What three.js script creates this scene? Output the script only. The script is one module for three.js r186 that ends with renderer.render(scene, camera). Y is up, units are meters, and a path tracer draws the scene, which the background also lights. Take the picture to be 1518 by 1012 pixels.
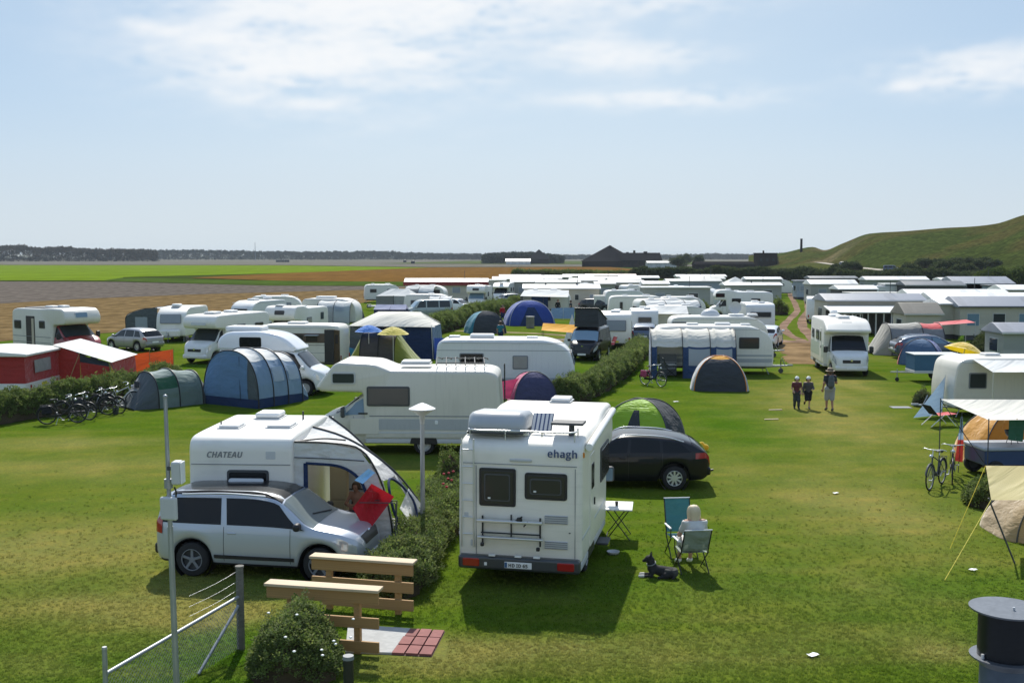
import * as THREE from 'three';
import { mergeGeometries, mergeVertices, toCreasedNormals } from 'three/addons/utils/BufferGeometryUtils.js';
import { RoundedBoxGeometry } from 'three/addons/geometries/RoundedBoxGeometry.js';
import { TextGeometry } from 'three/addons/geometries/TextGeometry.js';
import { FontLoader } from 'three/addons/loaders/FontLoader.js';

// ---------------------------------------------------------------- camera, sky, sun, exposure
const FPX = 1600, HOR = 380, CAMH = 6.2, PITCH = Math.atan((506 - HOR) / FPX), D2R = Math.PI / 180;
const scene = new THREE.Scene();
const camera = new THREE.PerspectiveCamera(2 * Math.atan(506 / FPX) / D2R, 1.5, 0.1, 9000);
camera.position.set(0, CAMH, 0); camera.rotation.x = -PITCH;
scene.add(camera);
const renderer = new THREE.WebGLRenderer({ antialias: true });
renderer.setSize(1024, 682);
renderer.toneMapping = THREE.LinearToneMapping;
renderer.toneMappingExposure = 1.3;
renderer.shadowMap.enabled = true;

const SUN = new THREE.Vector3(-0.055, Math.sin(48 * D2R), -Math.cos(48 * D2R)).normalize();
const sun = new THREE.DirectionalLight(new THREE.Color(1, 0.955, 0.87), 4.4);
sun.position.copy(SUN).multiplyScalar(120).add(new THREE.Vector3(0, 0, -60)); sun.target.position.set(0, 0, -60);
sun.castShadow = true; sun.shadow.mapSize.set(4096, 4096); sun.shadow.radius = 1;
Object.assign(sun.shadow.camera, { left: -90, right: 90, top: 90, bottom: -90, near: 1, far: 400 });
scene.add(sun, sun.target);

// noise
function hash(x, y) { let h = (x | 0) * 374761393 + (y | 0) * 668265263; h = (h ^ (h >>> 13)) * 1274126177; h = h ^ (h >>> 16); return (h >>> 0) / 4294967296; }
function vnoise(x, y, per = 0) {
  const xi = Math.floor(x), yi = Math.floor(y), fx = x - xi, fy = y - yi, u = fx * fx * (3 - 2 * fx), v = fy * fy * (3 - 2 * fy);
  const w = (a) => per ? ((a % per) + per) % per : a;
  const a = hash(w(xi), w(yi)), b = hash(w(xi + 1), w(yi)), c = hash(w(xi), w(yi + 1)), d = hash(w(xi + 1), w(yi + 1));
  return a + (b - a) * u + (c - a) * v + (a - b - c + d) * u * v;
}
function fbm(x, y, o = 4, per = 0) { let s = 0, a = 0.5, n = 0; for (let i = 0; i < o; i++) { s += a * vnoise(x, y, per); n += a; x = x * 2 + 17; y = y * 2 + 31; per *= 2; a *= 0.5; } return s / n; }
let seed = 12345; const rnd = () => { seed = (seed * 1664525 + 1013904223) >>> 0; return seed / 4294967296; };
const rr = (a, b) => a + (b - a) * rnd();
const clamp = (x, a = 0, b = 1) => Math.min(b, Math.max(a, x));
const sst = (a, b, x) => { const t = clamp((x - a) / (b - a)); return t * t * (3 - 2 * t); };
const lerp = (a, b, t) => a + (b - a) * t;

// pixel of the 1518x1012 photograph -> point on the horizontal plane y = h
function dirPx(px, py) { const x = (px - 759) / FPX, y = (506 - py) / FPX, c = Math.cos(PITCH), s = Math.sin(PITCH); return [x, y * c - s, -y * s - c]; }
function G(px, py, h = 0) { const d = dirPx(px, py), t = (h - CAMH) / d[1]; return [d[0] * t, h, d[2] * t]; }
function Gd(px, dist, h = 0) { const d = dirPx(px, HOR), k = dist / -d[2]; return [d[0] * k, h, -dist]; } // bearing of a pixel column at a given depth

{ // the sky: clear summer air with thin cirrus
  const w = 2048, h = 1024, data = new Float32Array(w * h * 4);
  // cirrus sheets: [bearing deg right of view, elevation deg, half width deg, half height deg, strength]
  const cl = [[-8.5, 13.2, 8.5, 4.0, 1.15], [-12, 9.8, 5, 1.7, 1.0], [0, 14.2, 9, 2.2, .85], [9, 14.6, 8, 1.4, .6], [5.5, 10.2, 4.2, .75, .72], [8.3, 8.1, 5.2, .52, .85], [24.5, 8.8, 4.6, .95, 1.15], [20, 8.3, 1.3, .26, .9], [21, 14.8, 4, 1.0, .8], [-26, 14, 3, 1, .3],
    [-60, 17, 16, 4, .7], [55, 20, 14, 5, .6], [110, 15, 18, 3, .6], [-120, 22, 20, 5, .7], [170, 18, 22, 4, .6], [20, 34, 20, 6, .5], [-40, 40, 16, 6, .5]];
  for (let j = 0; j < h; j++) for (let i = 0; i < w; i++) {
    const ph = ((i + .5) / w - .5) * 2 * Math.PI, th = ((j + .5) / h - .5) * Math.PI, ct = Math.cos(th);
    const dx = Math.cos(ph) * ct, dy = Math.sin(th), dz = Math.sin(ph) * ct, el = th / D2R, az = Math.atan2(dx, -dz) / D2R;
    const e = Math.max(el, 0);
    const k1 = sst(0, 9, e), k2 = 1 - Math.exp(-Math.max(e - 5, 0) / 26);
    let r = lerp(lerp(.645, .575, k1), .27, k2), g = lerp(lerp(.725, .725, k1), .40, k2), b = lerp(lerp(.78, .86, k1), .64, k2);
    const side = sst(4, 32, Math.abs(az)) * sst(-2, 12, e) * .2; r *= 1 - side; g *= 1 - side * .62; b *= 1 - side * .2;
    const ca = clamp(dx * SUN.x + dy * SUN.y + dz * SUN.z, -1, 1), au = .5 * Math.exp(-Math.acos(ca) / .36);
    r += au; g += au * .97; b += au * .9;
    let c = 0;
    for (const [ca_, ce, hw, hh, st] of cl) {
      let da = az - ca_; if (da > 180) da -= 360; if (da < -180) da += 360;
      const q = (da / hw) ** 2 + ((el - ce) / hh) ** 2; if (q > 6) continue;
      const sx = az * .42 + el * .3, sy = el * 1.9 - az * .16;
      const n = fbm(sx * .55 + 50, sy * .55 + 9, 5), f2 = fbm(sx * 2.6 + 7, sy * 3.4 + 80, 5), wq = (fbm(sx * .9 + 31, sy * .8 + 4, 3) - .5) * 1.5;
      c += st * Math.exp(-(q + wq * Math.min(q, 1.6)) * 1.15) * clamp((n - .30) * 1.9 + (f2 - .47) * 1.5 + .16, 0, 1.5);
    }
    c = 1 - Math.exp(-c * 2.3);
    r = lerp(r, .97, c * .92); g = lerp(g, .98, c * .92); b = lerp(b, .99, c * .92);
    if (el < 0) { const t = sst(0, -6, el); r = lerp(r, .16, t); g = lerp(g, .18, t); b = lerp(b, .09, t); }
    const o = (j * w + i) * 4, E = 1 / 1.3; data[o] = r * E; data[o + 1] = g * E; data[o + 2] = b * E; data[o + 3] = 1;
  }
  const t = new THREE.DataTexture(data, w, h, THREE.RGBAFormat, THREE.FloatType);
  t.mapping = THREE.EquirectangularReflectionMapping; t.magFilter = t.minFilter = THREE.LinearFilter; t.wrapS = THREE.RepeatWrapping; t.needsUpdate = true;
  scene.background = t; scene.environment = t;
}
scene.fog = new THREE.FogExp2(0xcbd6df, 0.00010);

// ---------------------------------------------------------------- materials
function tex(n, fn, srgb = false, rep = 1) {
  const d = new Uint8Array(n * n * 4);
  for (let j = 0; j < n; j++) for (let i = 0; i < n; i++) { const c = fn(i / n, j / n), o = (j * n + i) * 4; d[o] = clamp(c[0]) * 255; d[o + 1] = clamp(c[1]) * 255; d[o + 2] = clamp(c[2]) * 255; d[o + 3] = 255; }
  const t = new THREE.DataTexture(d, n, n); t.wrapS = t.wrapT = THREE.RepeatWrapping; t.magFilter = THREE.LinearFilter; t.minFilter = THREE.LinearMipmapLinearFilter; t.generateMipmaps = true;
  if (srgb) t.colorSpace = THREE.SRGBColorSpace; t.repeat.set(rep, rep); t.needsUpdate = true; return t;
}
const g3 = (v) => [v, v, v];
const T = {
  grass: tex(1024, (u, v) => { const a = fbm(u * 64, v * 64, 4, 64), b = fbm(u * 6, v * 6, 3, 6), c = hash(u * 1024, v * 1024), d = fbm(u * 140, v * 30, 2, 0); const k = .46 + .34 * a + .12 * (b - .5) + .14 * (c - .5); return [k * (1.0 + .28 * (b - .5) + .1 * (d - .5)), k, k * (.95 - .35 * (a - .5))]; }, false, 1 / 3.2),
  grassB: tex(512, (u, v) => g3(fbm(u * 48, v * 48, 4, 48) * .8 + .2 * hash(u * 512, v * 512)), false, 1 / 1.6),
  paint: tex(512, (u, v) => { const s = fbm(u * 60, v * 4, 3, 0), n = fbm(u * 5, v * 5, 4, 5), k = .95 - .07 * sst(.5, .8, n) - .045 * sst(.55, .8, s); return [k, k * .995, k * .98]; }, false, 1 / 2.6),
  cloth: tex(512, (u, v) => { const k = .9 + .14 * (fbm(u * 7, v * 7, 4, 7) - .5) + .05 * (hash(u * 512, v * 512) - .5); return g3(k); }, false, 1 / 1.7),
  wrink: tex(512, (u, v) => g3(fbm(u * 5 + fbm(u * 4, v * 4, 2, 4), v * 9, 4, 0)), false, 1 / 1.8),
  wood: tex(512, (u, v) => { const n = fbm(u * 3, v * 46, 4, 0), k = .76 + .4 * (n - .5); return [k, k * .97, k * .93]; }, false, 1 / 1.1),
  soil: tex(512, (u, v) => { const k = .6 + .7 * (fbm(u * 10, v * 10, 5, 10) - .5) + .16 * (hash(u * 512, v * 512) - .5); return [k, k * .98, k * .94]; }, false, 1 / 9),
  crop: tex(512, (u, v) => { const k = .72 + .35 * (fbm(u * 40, v * 6, 4, 0) - .5) + .1 * (hash(u * 512, v * 512) - .5) + .2 * (fbm(u * 3, v * 3, 3, 3) - .5); return g3(k); }, false, 1 / 60),
  stone: tex(512, (u, v) => g3(.82 + .3 * (fbm(u * 12, v * 12, 5, 12) - .5) + .1 * (hash(u * 512, v * 512) - .5)), false, 1 / .8),
  metal: tex(256, (u, v) => g3(.85 + .3 * (fbm(u * 9, v * 9, 4, 9) - .5)), false, 1 / .5),
  roof: tex(512, (u, v) => { const k = .9 - .16 * sst(.45, .75, fbm(u * 4, v * 9, 4, 0)) - .1 * sst(.6, .8, fbm(u * 30, v * 3, 2, 0)); return [k, k * .99, k * .96]; }, false, 1 / 5),
};
const mcache = {};
function mat(key, color, rough = .6, o = {}) {
  if (mcache[key]) return mcache[key];
  const m = new THREE.MeshPhysicalMaterial({ roughness: rough, metalness: 0, side: THREE.DoubleSide, ...o });
  if (Array.isArray(color)) m.color.setRGB(...color); else m.color.set(color);
  m.name = key; return mcache[key] = m;
}
const paint = (k, c, o = {}) => mat(k, c, .38, { map: T.paint, clearcoat: .25, clearcoatRoughness: .3, ...o });
const cloth = (k, c, tr = .3) => mat(k, c, .97, { map: T.cloth, bumpMap: T.wrink, bumpScale: .06, transmission: tr, thickness: 0 });
const plas = (k, c, r = .5) => mat(k, c, r);
const K = {
  white: paint('white', [.81, .785, .725]), mwhite: paint('mwhite', [.82, .785, .70]), white2: paint('white2', [.76, .755, .735]), cream: paint('cream', [.66, .635, .565]), ivory: paint('ivory', [.72, .69, .61]), beige: paint('beige', [.52, .46, .36]),
  greyp: paint('greyp', [.42, .44, .46]), lgrey: paint('lgrey', [.58, .6, .62]), red: paint('red', [.36, .025, .03]), navyp: paint('navyp', [.03, .06, .16]), bluep: paint('bluep', [.05, .13, .28]), brownp: paint('brownp', [.09, .055, .035]), darkp: paint('darkp', [.05, .055, .06]), greenish: paint('greenish', [.5, .55, .47]),
  roofw: mat('roofw', [.80, .80, .79], .5, { map: T.roof }), roofg: mat('roofg', [.16, .175, .20], .6, { map: T.roof }), roofb: mat('roofb', [.30, .32, .37], .5, { map: T.roof }), roofo: mat('roofo', [.22, .205, .175], .7, { map: T.roof }), roofp: mat('roofp', [.72, .58, .52], .6, { map: T.roof }), roofl: mat('roofl', [.5, .5, .49], .6, { map: T.roof }),
  wallc: mat('wallc', [.60, .565, .48], .7, { map: T.roof }), wallg: mat('wallg', [.42, .43, .41], .7, { map: T.roof }), wallw: mat('wallw', [.68, .69, .67], .6, { map: T.roof }), wallb: mat('wallb', [.36, .42, .5], .6, { map: T.roof }), wallgr: mat('wallgr', [.34, .37, .31], .7, { map: T.roof }), walld: mat('walld', [.10, .10, .11], .7, { map: T.roof }), wallbr: mat('wallbr', [.13, .06, .045], .7, { map: T.roof }), dred: mat('dred', [.26, .025, .03], .6, { map: T.roof }),
  glass: mat('glass', [.010, .011, .013], .05, { specularIntensity: .55 }), glassg: mat('glassg', [.035, .042, .048], .08, { specularIntensity: .8 }), glassb: mat('glassb', [.16, .25, .33], .1, { clearcoat: .5 }), curtain: mat('curtain', [.36, .34, .3], .35, { map: T.cloth }), blind: mat('blind', [.25, .28, .32], .4), acryl: mat('acryl', [.05, .045, .04], .12, { specularIntensity: .7 }),
  rubber: plas('rubber', [.018, .018, .019], .85), black: plas('black', [.016, .016, .018], .45), dgrey: plas('dgrey', [.06, .063, .067], .6), mgrey: plas('mgrey', [.2, .21, .22], .55), lgp: plas('lgp', [.5, .51, .51], .5), whitep: plas('whitep', [.78, .78, .76], .45),
  steel: mat('steel', [.55, .56, .57], .4, { metalness: .75, map: T.metal }), galv: mat('galv', [.40, .42, .43], .5, { metalness: .55, map: T.metal }), chrome: mat('chrome', [.8, .8, .82], .15, { metalness: 1 }), alu: mat('alu', [.68, .69, .7], .35, { metalness: .8 }),
  silverp: mat('silverp', [.45, .49, .55], .36, { metalness: .35, clearcoat: 1, clearcoatRoughness: .06 }), blackp: mat('blackp', [.007, .007, .010], .3, { specularIntensity: .3, clearcoat: .55, clearcoatRoughness: .04 }), greyc: mat('greyc', [.30, .30, .31], .35, { metalness: .5, clearcoat: 1, clearcoatRoughness: .08 }), whitec: mat('whitec', [.76, .77, .78], .3, { clearcoat: 1, clearcoatRoughness: .06 }), dbluec: mat('dbluec', [.06, .09, .15], .3, { metalness: .3, clearcoat: 1, clearcoatRoughness: .06 }), redc: mat('redc', [.3, .02, .025], .4, { clearcoat: .6, clearcoatRoughness: .2 }),
  lred: mat('lred', [.35, .012, .015], .2, { clearcoat: 1 }), lorange: mat('lorange', [.6, .2, .02], .25), lclear: mat('lclear', [.6, .62, .64], .12, { metalness: .4, clearcoat: 1 }), yellowp: plas('yellowp', [.75, .6, .04], .5),
  wood: mat('woodm', [.47, .285, .115], .75, { map: T.wood, bumpMap: T.wood, bumpScale: .003 }), woodcap: mat('woodcap', [.72, .58, .40], .7, { map: T.wood, bumpMap: T.wood, bumpScale: .002 }), woodgrey: mat('woodgrey', [.19, .185, .165], .85, { map: T.wood }), bark: mat('bark', [.09, .07, .05], .9, { map: T.soil }), brown: plas('brown', [.09, .05, .03], .6),
  skin: mat('skin', [.48, .27, .19], .6), skint: mat('skint', [.36, .18, .115], .6), hairb: mat('hairb', [.74, .62, .42], .6, { bumpMap: T.wood, bumpScale: .01 }), hairbr: mat('hairbr', [.10, .055, .03], .6),
};
const C = {
  blue: cloth('c_blue', [.11, .20, .34]), lblue: cloth('c_lblue', [.30, .44, .62], .45), navy: cloth('c_navy', [.015, .035, .10], .02), royal: cloth('c_royal', [.025, .07, .34], .3), teal: cloth('c_teal', [.02, .24, .34]), sky: cloth('c_sky', [.03, .20, .66]), white: cloth('c_white', [.76, .76, .73], .15), grey: cloth('c_grey', [.28, .285, .285]), lgrey: cloth('c_lgrey', [.48, .49, .5]), dgrey: cloth('c_dgrey', [.045, .05, .058], .02), slate: cloth('c_slate', [.11, .13, .14], .2), sage: cloth('c_sage', [.20, .27, .25]), green: cloth('c_green', [.03, .13, .07]), lime: cloth('c_lime', [.50, .80, .04], .5), olive: cloth('c_olive', [.30, .34, .06]), red: cloth('c_red', [.52, .045, .035], .35), redb: cloth('c_redb', [.55, .01, .02], .2), orange: cloth('c_orange', [.80, .10, .012], .4), amber: cloth('c_amber', [.85, .40, .01], .25), dblue: cloth('c_dblue', [.035, .07, .16], .05), tblue: cloth('c_tblue', [.17, .32, .55], .45), yellow: cloth('c_yellow', [.74, .62, .12], .3), gold: cloth('c_gold', [.85, .58, .012], .45), pale: cloth('c_pale', [.75, .62, .24], .5), sand: cloth('c_sand', [.55, .42, .26], .4), tan: cloth('c_tan', [.72, .36, .05], .4), pink: cloth('c_pink', [.6, .08, .2]), purple: cloth('c_purple', [.32, .09, .34]), plum: cloth('c_plum', [.06, .06, .13], .04), brown: cloth('c_brown', [.11, .10, .105]), coral: cloth('c_coral', [.68, .10, .10], .2), khaki: cloth('c_khaki', [.42, .40, .35]), black: cloth('c_black', [.014, .015, .02], 0), tealg: cloth('c_tealg', [.06, .21, .22], .1), cream: cloth('c_cream', [.74, .71, .62], .12), chair: cloth('c_chair', [.27, .32, .28], .1), mesh: mat('c_mesh', [.05, .08, .13], .7, { opacity: .75, transparent: true }), clear: mat('c_clear', [.55, .62, .68], .15, { transmission: .55, thickness: 0 }),
};

// ---------------------------------------------------------------- object helpers
const taken = {};
function uname(n) { const k = taken[n] = (taken[n] ?? -1) + 1; return k ? n + '_' + String(k).padStart(3, '0') : n; }
function tag(o, label, category, group) { o.userData.label = label; o.userData.category = category; if (group) o.userData.group = group; return o; }
function thing(name, label, category, group) { const o = new THREE.Group(); o.name = uname(name); scene.add(o); return tag(o, label, category, group); }
function mesh(name, geo, m, parent) { const o = new THREE.Mesh(geo, m); o.name = name; o.castShadow = o.receiveShadow = true; (parent || scene).add(o); return o; }
function struct(name, geo, m, label) { const o = mesh(uname(name), geo, m); o.userData.kind = 'structure'; if (label) { o.userData.label = label; } return o; }
// put local point (ax, az) of a thing on ground pixel (px, py); heading: 0 faces right, 90 away, -90 towards the camera
function at(o, px, py, deg, ax = 0, az = 0, h = 0) { const g = G(px, py, h), a = deg * D2R, c = Math.cos(a), s = Math.sin(a); o.position.set(g[0] - (ax * c + az * s), 0, g[2] - (-ax * s + az * c)); o.rotation.y = a; return o; }
const V = (a) => new THREE.Vector3(a[0], a[1], a[2]);
function box(w, h, d, x = 0, y = 0, z = 0, r = 0) { const g = r ? new RoundedBoxGeometry(w, h, d, 2, Math.min(r, w / 2.01, h / 2.01, d / 2.01)) : new THREE.BoxGeometry(w, h, d); return g.translate(x, y, z); }
function cyl(r0, r1, h, x = 0, y = 0, z = 0, n = 14) { return new THREE.CylinderGeometry(r1, r0, h, n).translate(x, y, z); }
function rod(a, b, r, n = 7) { const A = V(a), B = V(b), d = B.clone().sub(A), g = new THREE.CylinderGeometry(r, r, d.length(), n); g.applyQuaternion(new THREE.Quaternion().setFromUnitVectors(new THREE.Vector3(0, 1, 0), d.clone().normalize())); return g.translate((A.x + B.x) / 2, (A.y + B.y) / 2, (A.z + B.z) / 2); }
function tube(pts, r, n = 6, seg = 0, closed = false) { const c = new THREE.CatmullRomCurve3(pts.map(V), closed, 'centripetal'); return new THREE.TubeGeometry(c, seg || pts.length * 5, r, n, closed); }
function merge(gs) { return mergeGeometries(gs.map((g) => { g = g.index ? g.toNonIndexed() : g; for (const k of Object.keys(g.attributes)) if (!['position', 'normal', 'uv'].includes(k)) g.deleteAttribute(k); if (!g.attributes.uv) g.setAttribute('uv', new THREE.BufferAttribute(new Float32Array(g.attributes.position.count * 2), 2)); return g; })); }
function roundShape(pts) { // [[x,y,r],...]
  const s = new THREE.Shape(), n = pts.length;
  for (let i = 0; i < n; i++) {
    const p = pts[i], a = pts[(i + n - 1) % n], b = pts[(i + 1) % n], la = Math.hypot(a[0] - p[0], a[1] - p[1]), lb = Math.hypot(b[0] - p[0], b[1] - p[1]), r = Math.min(p[2] || 0, la * .49, lb * .49);
    const x0 = p[0] + (a[0] - p[0]) / la * r, y0 = p[1] + (a[1] - p[1]) / la * r, x1 = p[0] + (b[0] - p[0]) / lb * r, y1 = p[1] + (b[1] - p[1]) / lb * r;
    i ? s.lineTo(x0, y0) : s.moveTo(x0, y0); if (r) s.quadraticCurveTo(p[0], p[1], x1, y1);
  }
  s.closePath(); return s;
}
function extr(pts, w, b = .05, seg = 3) { // side profile (x,y) extruded across z, centred, outline kept
  const g = new THREE.ExtrudeGeometry(roundShape(pts), { depth: w - 2 * b, bevelEnabled: b > 0, bevelThickness: b, bevelSize: b, bevelOffset: -b, bevelSegments: seg, curveSegments: 7 });
  g.translate(0, 0, -(w / 2 - b)); return toCreasedNormals(g, .6);
}
const pcache = {};
function panelGeo(w, h, t = .02, r = .05) {
  const k = [w, h, t, r].map((v) => v.toFixed(3)).join(); if (pcache[k]) return pcache[k];
  const b = Math.min(.008, t * .45), g = new THREE.ExtrudeGeometry(roundShape([[-w / 2, -h / 2, r], [w / 2, -h / 2, r], [w / 2, h / 2, r], [-w / 2, h / 2, r]]), { depth: t - b, bevelEnabled: true, bevelThickness: b, bevelSize: b, bevelOffset: -b, bevelSegments: 1, curveSegments: 4 });
  return pcache[k] = g;
}
const FACE = { R: 0, L: Math.PI, F: Math.PI / 2, B: -Math.PI / 2 };
function pan(parent, name, m, w, h, pos, face = 'R', o = {}) {
  const q = mesh(name, panelGeo(w, h, o.t ?? .02, o.r ?? .04), m, parent); q.position.set(...pos); q.rotation.order = 'YXZ';
  if (face === 'T') { q.rotation.x = -Math.PI / 2; if (o.yaw) q.rotation.y = o.yaw; } else { q.rotation.y = FACE[face] + (o.yaw || 0); q.rotation.x = -(o.tilt || 0); if (o.roll) q.rotation.z = o.roll; }
  return q;
}
function win(parent, w, h, pos, face = 'R', o = {}) { const f = pan(parent, 'window', o.frame || K.mgrey, w, h, pos, face, { t: .03, r: o.r ?? .07, tilt: o.tilt, yaw: o.yaw }); const p = mesh('pane', panelGeo(w - .09, h - .09, .016, (o.r ?? .07) * .7), o.glass || K.acryl, f); p.position.z = .026; return f; }

// ---------------------------------------------------------------- lofted car bodies
function pchip(k) {
  const n = k.length, h = [], d = [], m = [];
  for (let i = 0; i < n - 1; i++) { h[i] = k[i + 1][0] - k[i][0]; d[i] = (k[i + 1][1] - k[i][1]) / h[i]; }
  m[0] = d[0]; m[n - 1] = d[n - 2];
  for (let i = 1; i < n - 1; i++) m[i] = d[i - 1] * d[i] <= 0 ? 0 : 3 * (h[i - 1] + h[i]) / ((2 * h[i] + h[i - 1]) / d[i - 1] + (h[i] + 2 * h[i - 1]) / d[i]);
  return (x) => { if (x <= k[0][0]) return k[0][1]; if (x >= k[n - 1][0]) return k[n - 1][1]; let i = 0; while (x > k[i + 1][0]) i++; const t = (x - k[i][0]) / h[i], t2 = t * t, t3 = t2 * t; return (2 * t3 - 3 * t2 + 1) * k[i][1] + (t3 - 2 * t2 + t) * h[i] * m[i] + (-2 * t3 + 3 * t2) * k[i + 1][1] + (t3 - t2) * h[i] * m[i + 1]; };
}
function mkDef(o) {
  const top = pchip(o.top), hw = pchip(o.hw), bt = pchip(o.belt), b0 = pchip(o.bot), d = { x0: o.top[0][0], x1: o.top[o.top.length - 1][0] };
  const tum = o.tumble ?? .27;
  d.S = (x, t, sd) => {
    const T_ = top(x), B = Math.min(bt(x), T_ - .015), w = hw(x); let bo = Math.min(b0(x), B - .05);
    for (const [xc, r, yc] of o.arches || []) { const q = r * r - (x - xc) ** 2; if (q > 0) bo = Math.max(bo, Math.min(yc + Math.sqrt(q), B - .1)); }
    const gh = T_ - B, e = Math.min(.085, gh * .45), rw = Math.max(.12, w * .965 - tum * gh);
    const P = [[w * .93, bo], [w * .99, lerp(bo, B, .18)], [w, lerp(bo, B, .6)], [w * .965, B], [rw, T_ - e], [rw * .78, T_ - e * .22], [0, T_]];
    const i = Math.min(5, Math.floor(t)), f = t - i; return [x, lerp(P[i][1], P[i + 1][1], f), sd * lerp(P[i][0], P[i + 1][0], f)];
  };
  return d;
}
function gridGeo(nu, nv, fn, flip) {
  const p = [], uv = [], id = [];
  for (let i = 0; i <= nu; i++) for (let j = 0; j <= nv; j++) { const q = fn(i / nu, j / nv); p.push(q[0], q[1], q[2]); uv.push(q[3] ?? (q[0] + q[2]), q[4] ?? (q[1] + q[2] * .3)); }
  for (let i = 0; i < nu; i++) for (let j = 0; j < nv; j++) { const a = i * (nv + 1) + j, b = a + nv + 1; flip ? id.push(a, a + 1, b, b, a + 1, b + 1) : id.push(a, b, a + 1, b, b + 1, a + 1); }
  const g = new THREE.BufferGeometry(); g.setAttribute('position', new THREE.Float32BufferAttribute(p, 3)); g.setAttribute('uv', new THREE.Float32BufferAttribute(uv, 2)); g.setIndex(id); g.computeVertexNormals(); return g;
}
function loftBody(parent, name, m, d, n = 90) {
  const tt = [0, .5, 1, 1.5, 2, 2.5, 3, 3.3, 3.6, 3.85, 4, 4.5, 5, 5.5, 6], xs = []; for (let i = 0; i <= n; i++) { const u = i / n, c = .5 - .5 * Math.cos(u * Math.PI); xs.push(lerp(d.x0, d.x1, lerp(u, c, .75))); }
  const nv = tt.length * 2 - 2, g = gridGeo(n, nv, (u, v) => { const i = Math.round(u * n), j = Math.round(v * nv), k = j < tt.length ? j : nv - j; return d.S(xs[i], tt[k], j < tt.length ? 1 : -1); });
  const caps = []; for (const [x, fl] of [[d.x0, 0], [d.x1, 1]]) caps.push(gridGeo(tt.length - 1, 1, (u, v) => { const q = d.S(x, tt[Math.round(u * (tt.length - 1))], 1); return [q[0], q[1], q[2] * (1 - 2 * v)]; }, fl));
  const flo = gridGeo(n, 1, (u, v) => { const q = d.S(xs[Math.round(u * n)], 0, 1); return [q[0], q[1], q[2] * (1 - 2 * v)]; });
  return mesh(name, merge([g, ...caps, flo]), m, parent);
}
// patch on a loft: corners in (x,t); sd +1 right, -1 left
function sidePatch(parent, name, m, d, xa, xb, ta, tb, sd, off = .006, nu = 10, nt = 5) {
  const g = gridGeo(nu, nt, (u, v) => {
    const t = lerp(ta, tb, v), x = lerp(lerp(xa[0], xa[1], u), lerp(xb[0], xb[1], u), v), e = .01, p = d.S(x, t, sd), px = d.S(x + e, t, sd), pt = d.S(x, Math.min(t + e, 6), sd), pt0 = d.S(x, Math.max(t - e, 0), sd);
    const n = new THREE.Vector3(px[0] - p[0], px[1] - p[1], px[2] - p[2]).cross(new THREE.Vector3(pt[0] - pt0[0], pt[1] - pt0[1], pt[2] - pt0[2])).normalize(); if (n.z * sd < 0) n.negate();
    return [p[0] + n.x * off, p[1] + n.y * off, p[2] + n.z * off];
  }, sd > 0); return mesh(name, g, m, parent);
}
function topPatch(parent, name, m, d, x0, x1, te0, te1, off = .006, nu = 14, nv = 14) { // te: ring parameter of the side edge (6 = centre)
  const g = gridGeo(nu, nv, (u, v) => {
    const x = lerp(x0, x1, u), s = v * 2 - 1, te = lerp(te0, te1, u), t = 6 - Math.abs(s) * (6 - te), sd = s < 0 ? -1 : 1, p = d.S(x, t, sd), a = d.S(x - .012, t, sd), b = d.S(x + .012, t, sd);
    const tx = [b[0] - a[0], b[1] - a[1]], L = Math.hypot(...tx); return [p[0] - tx[1] / L * off, p[1] + tx[0] / L * off, p[2]];
  }); return mesh(name, g, m, parent);
}
const wcache = {};
function wheel(parent, x, z, r = .32, w = .2, rimM = K.alu, spokes = 5) {
  const sd = z < 0 ? -1 : 1, k = [r, w, spokes, sd].join();
  if (!wcache[k]) {
    const pr = [[r * .6, -w / 2], [r * .9, -w / 2], [r * .985, -w * .36], [r, -w * .2], [r, w * .2], [r * .985, w * .36], [r * .9, w / 2], [r * .6, w / 2]].map((p) => new THREE.Vector2(...p));
    const ty = new THREE.LatheGeometry(pr, 24).rotateX(Math.PI / 2); const parts = [new THREE.CylinderGeometry(r * .64, r * .64, w * .3, 22, 1, true).rotateX(Math.PI / 2).translate(0, 0, sd * w * .34), new THREE.CylinderGeometry(r * .16, r * .18, w * .18, 12).rotateX(Math.PI / 2).translate(0, 0, sd * w * .36), new THREE.TorusGeometry(r * .62, r * .035, 5, 24).translate(0, 0, sd * w * .47)];
    if (spokes) for (let i = 0; i < spokes; i++) parts.push(box(r * .16, r * .6, w * .12, 0, r * .33, sd * w * .38, .01).rotateZ(i / spokes * Math.PI * 2)); else parts.push(new THREE.CylinderGeometry(r * .6, r * .5, w * .1, 22).rotateX(Math.PI / 2).translate(0, 0, sd * w * .3));
    wcache[k] = [ty, merge(parts), new THREE.CylinderGeometry(r * .63, r * .63, w * .2, 20).rotateX(Math.PI / 2)];
  }
  const o = mesh('wheel', wcache[k][0], K.rubber, parent); o.position.set(x, r, z); mesh('rim', wcache[k][1], rimM, o); mesh('brake_drum', wcache[k][2], K.dgrey, o); return o;
}
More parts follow.
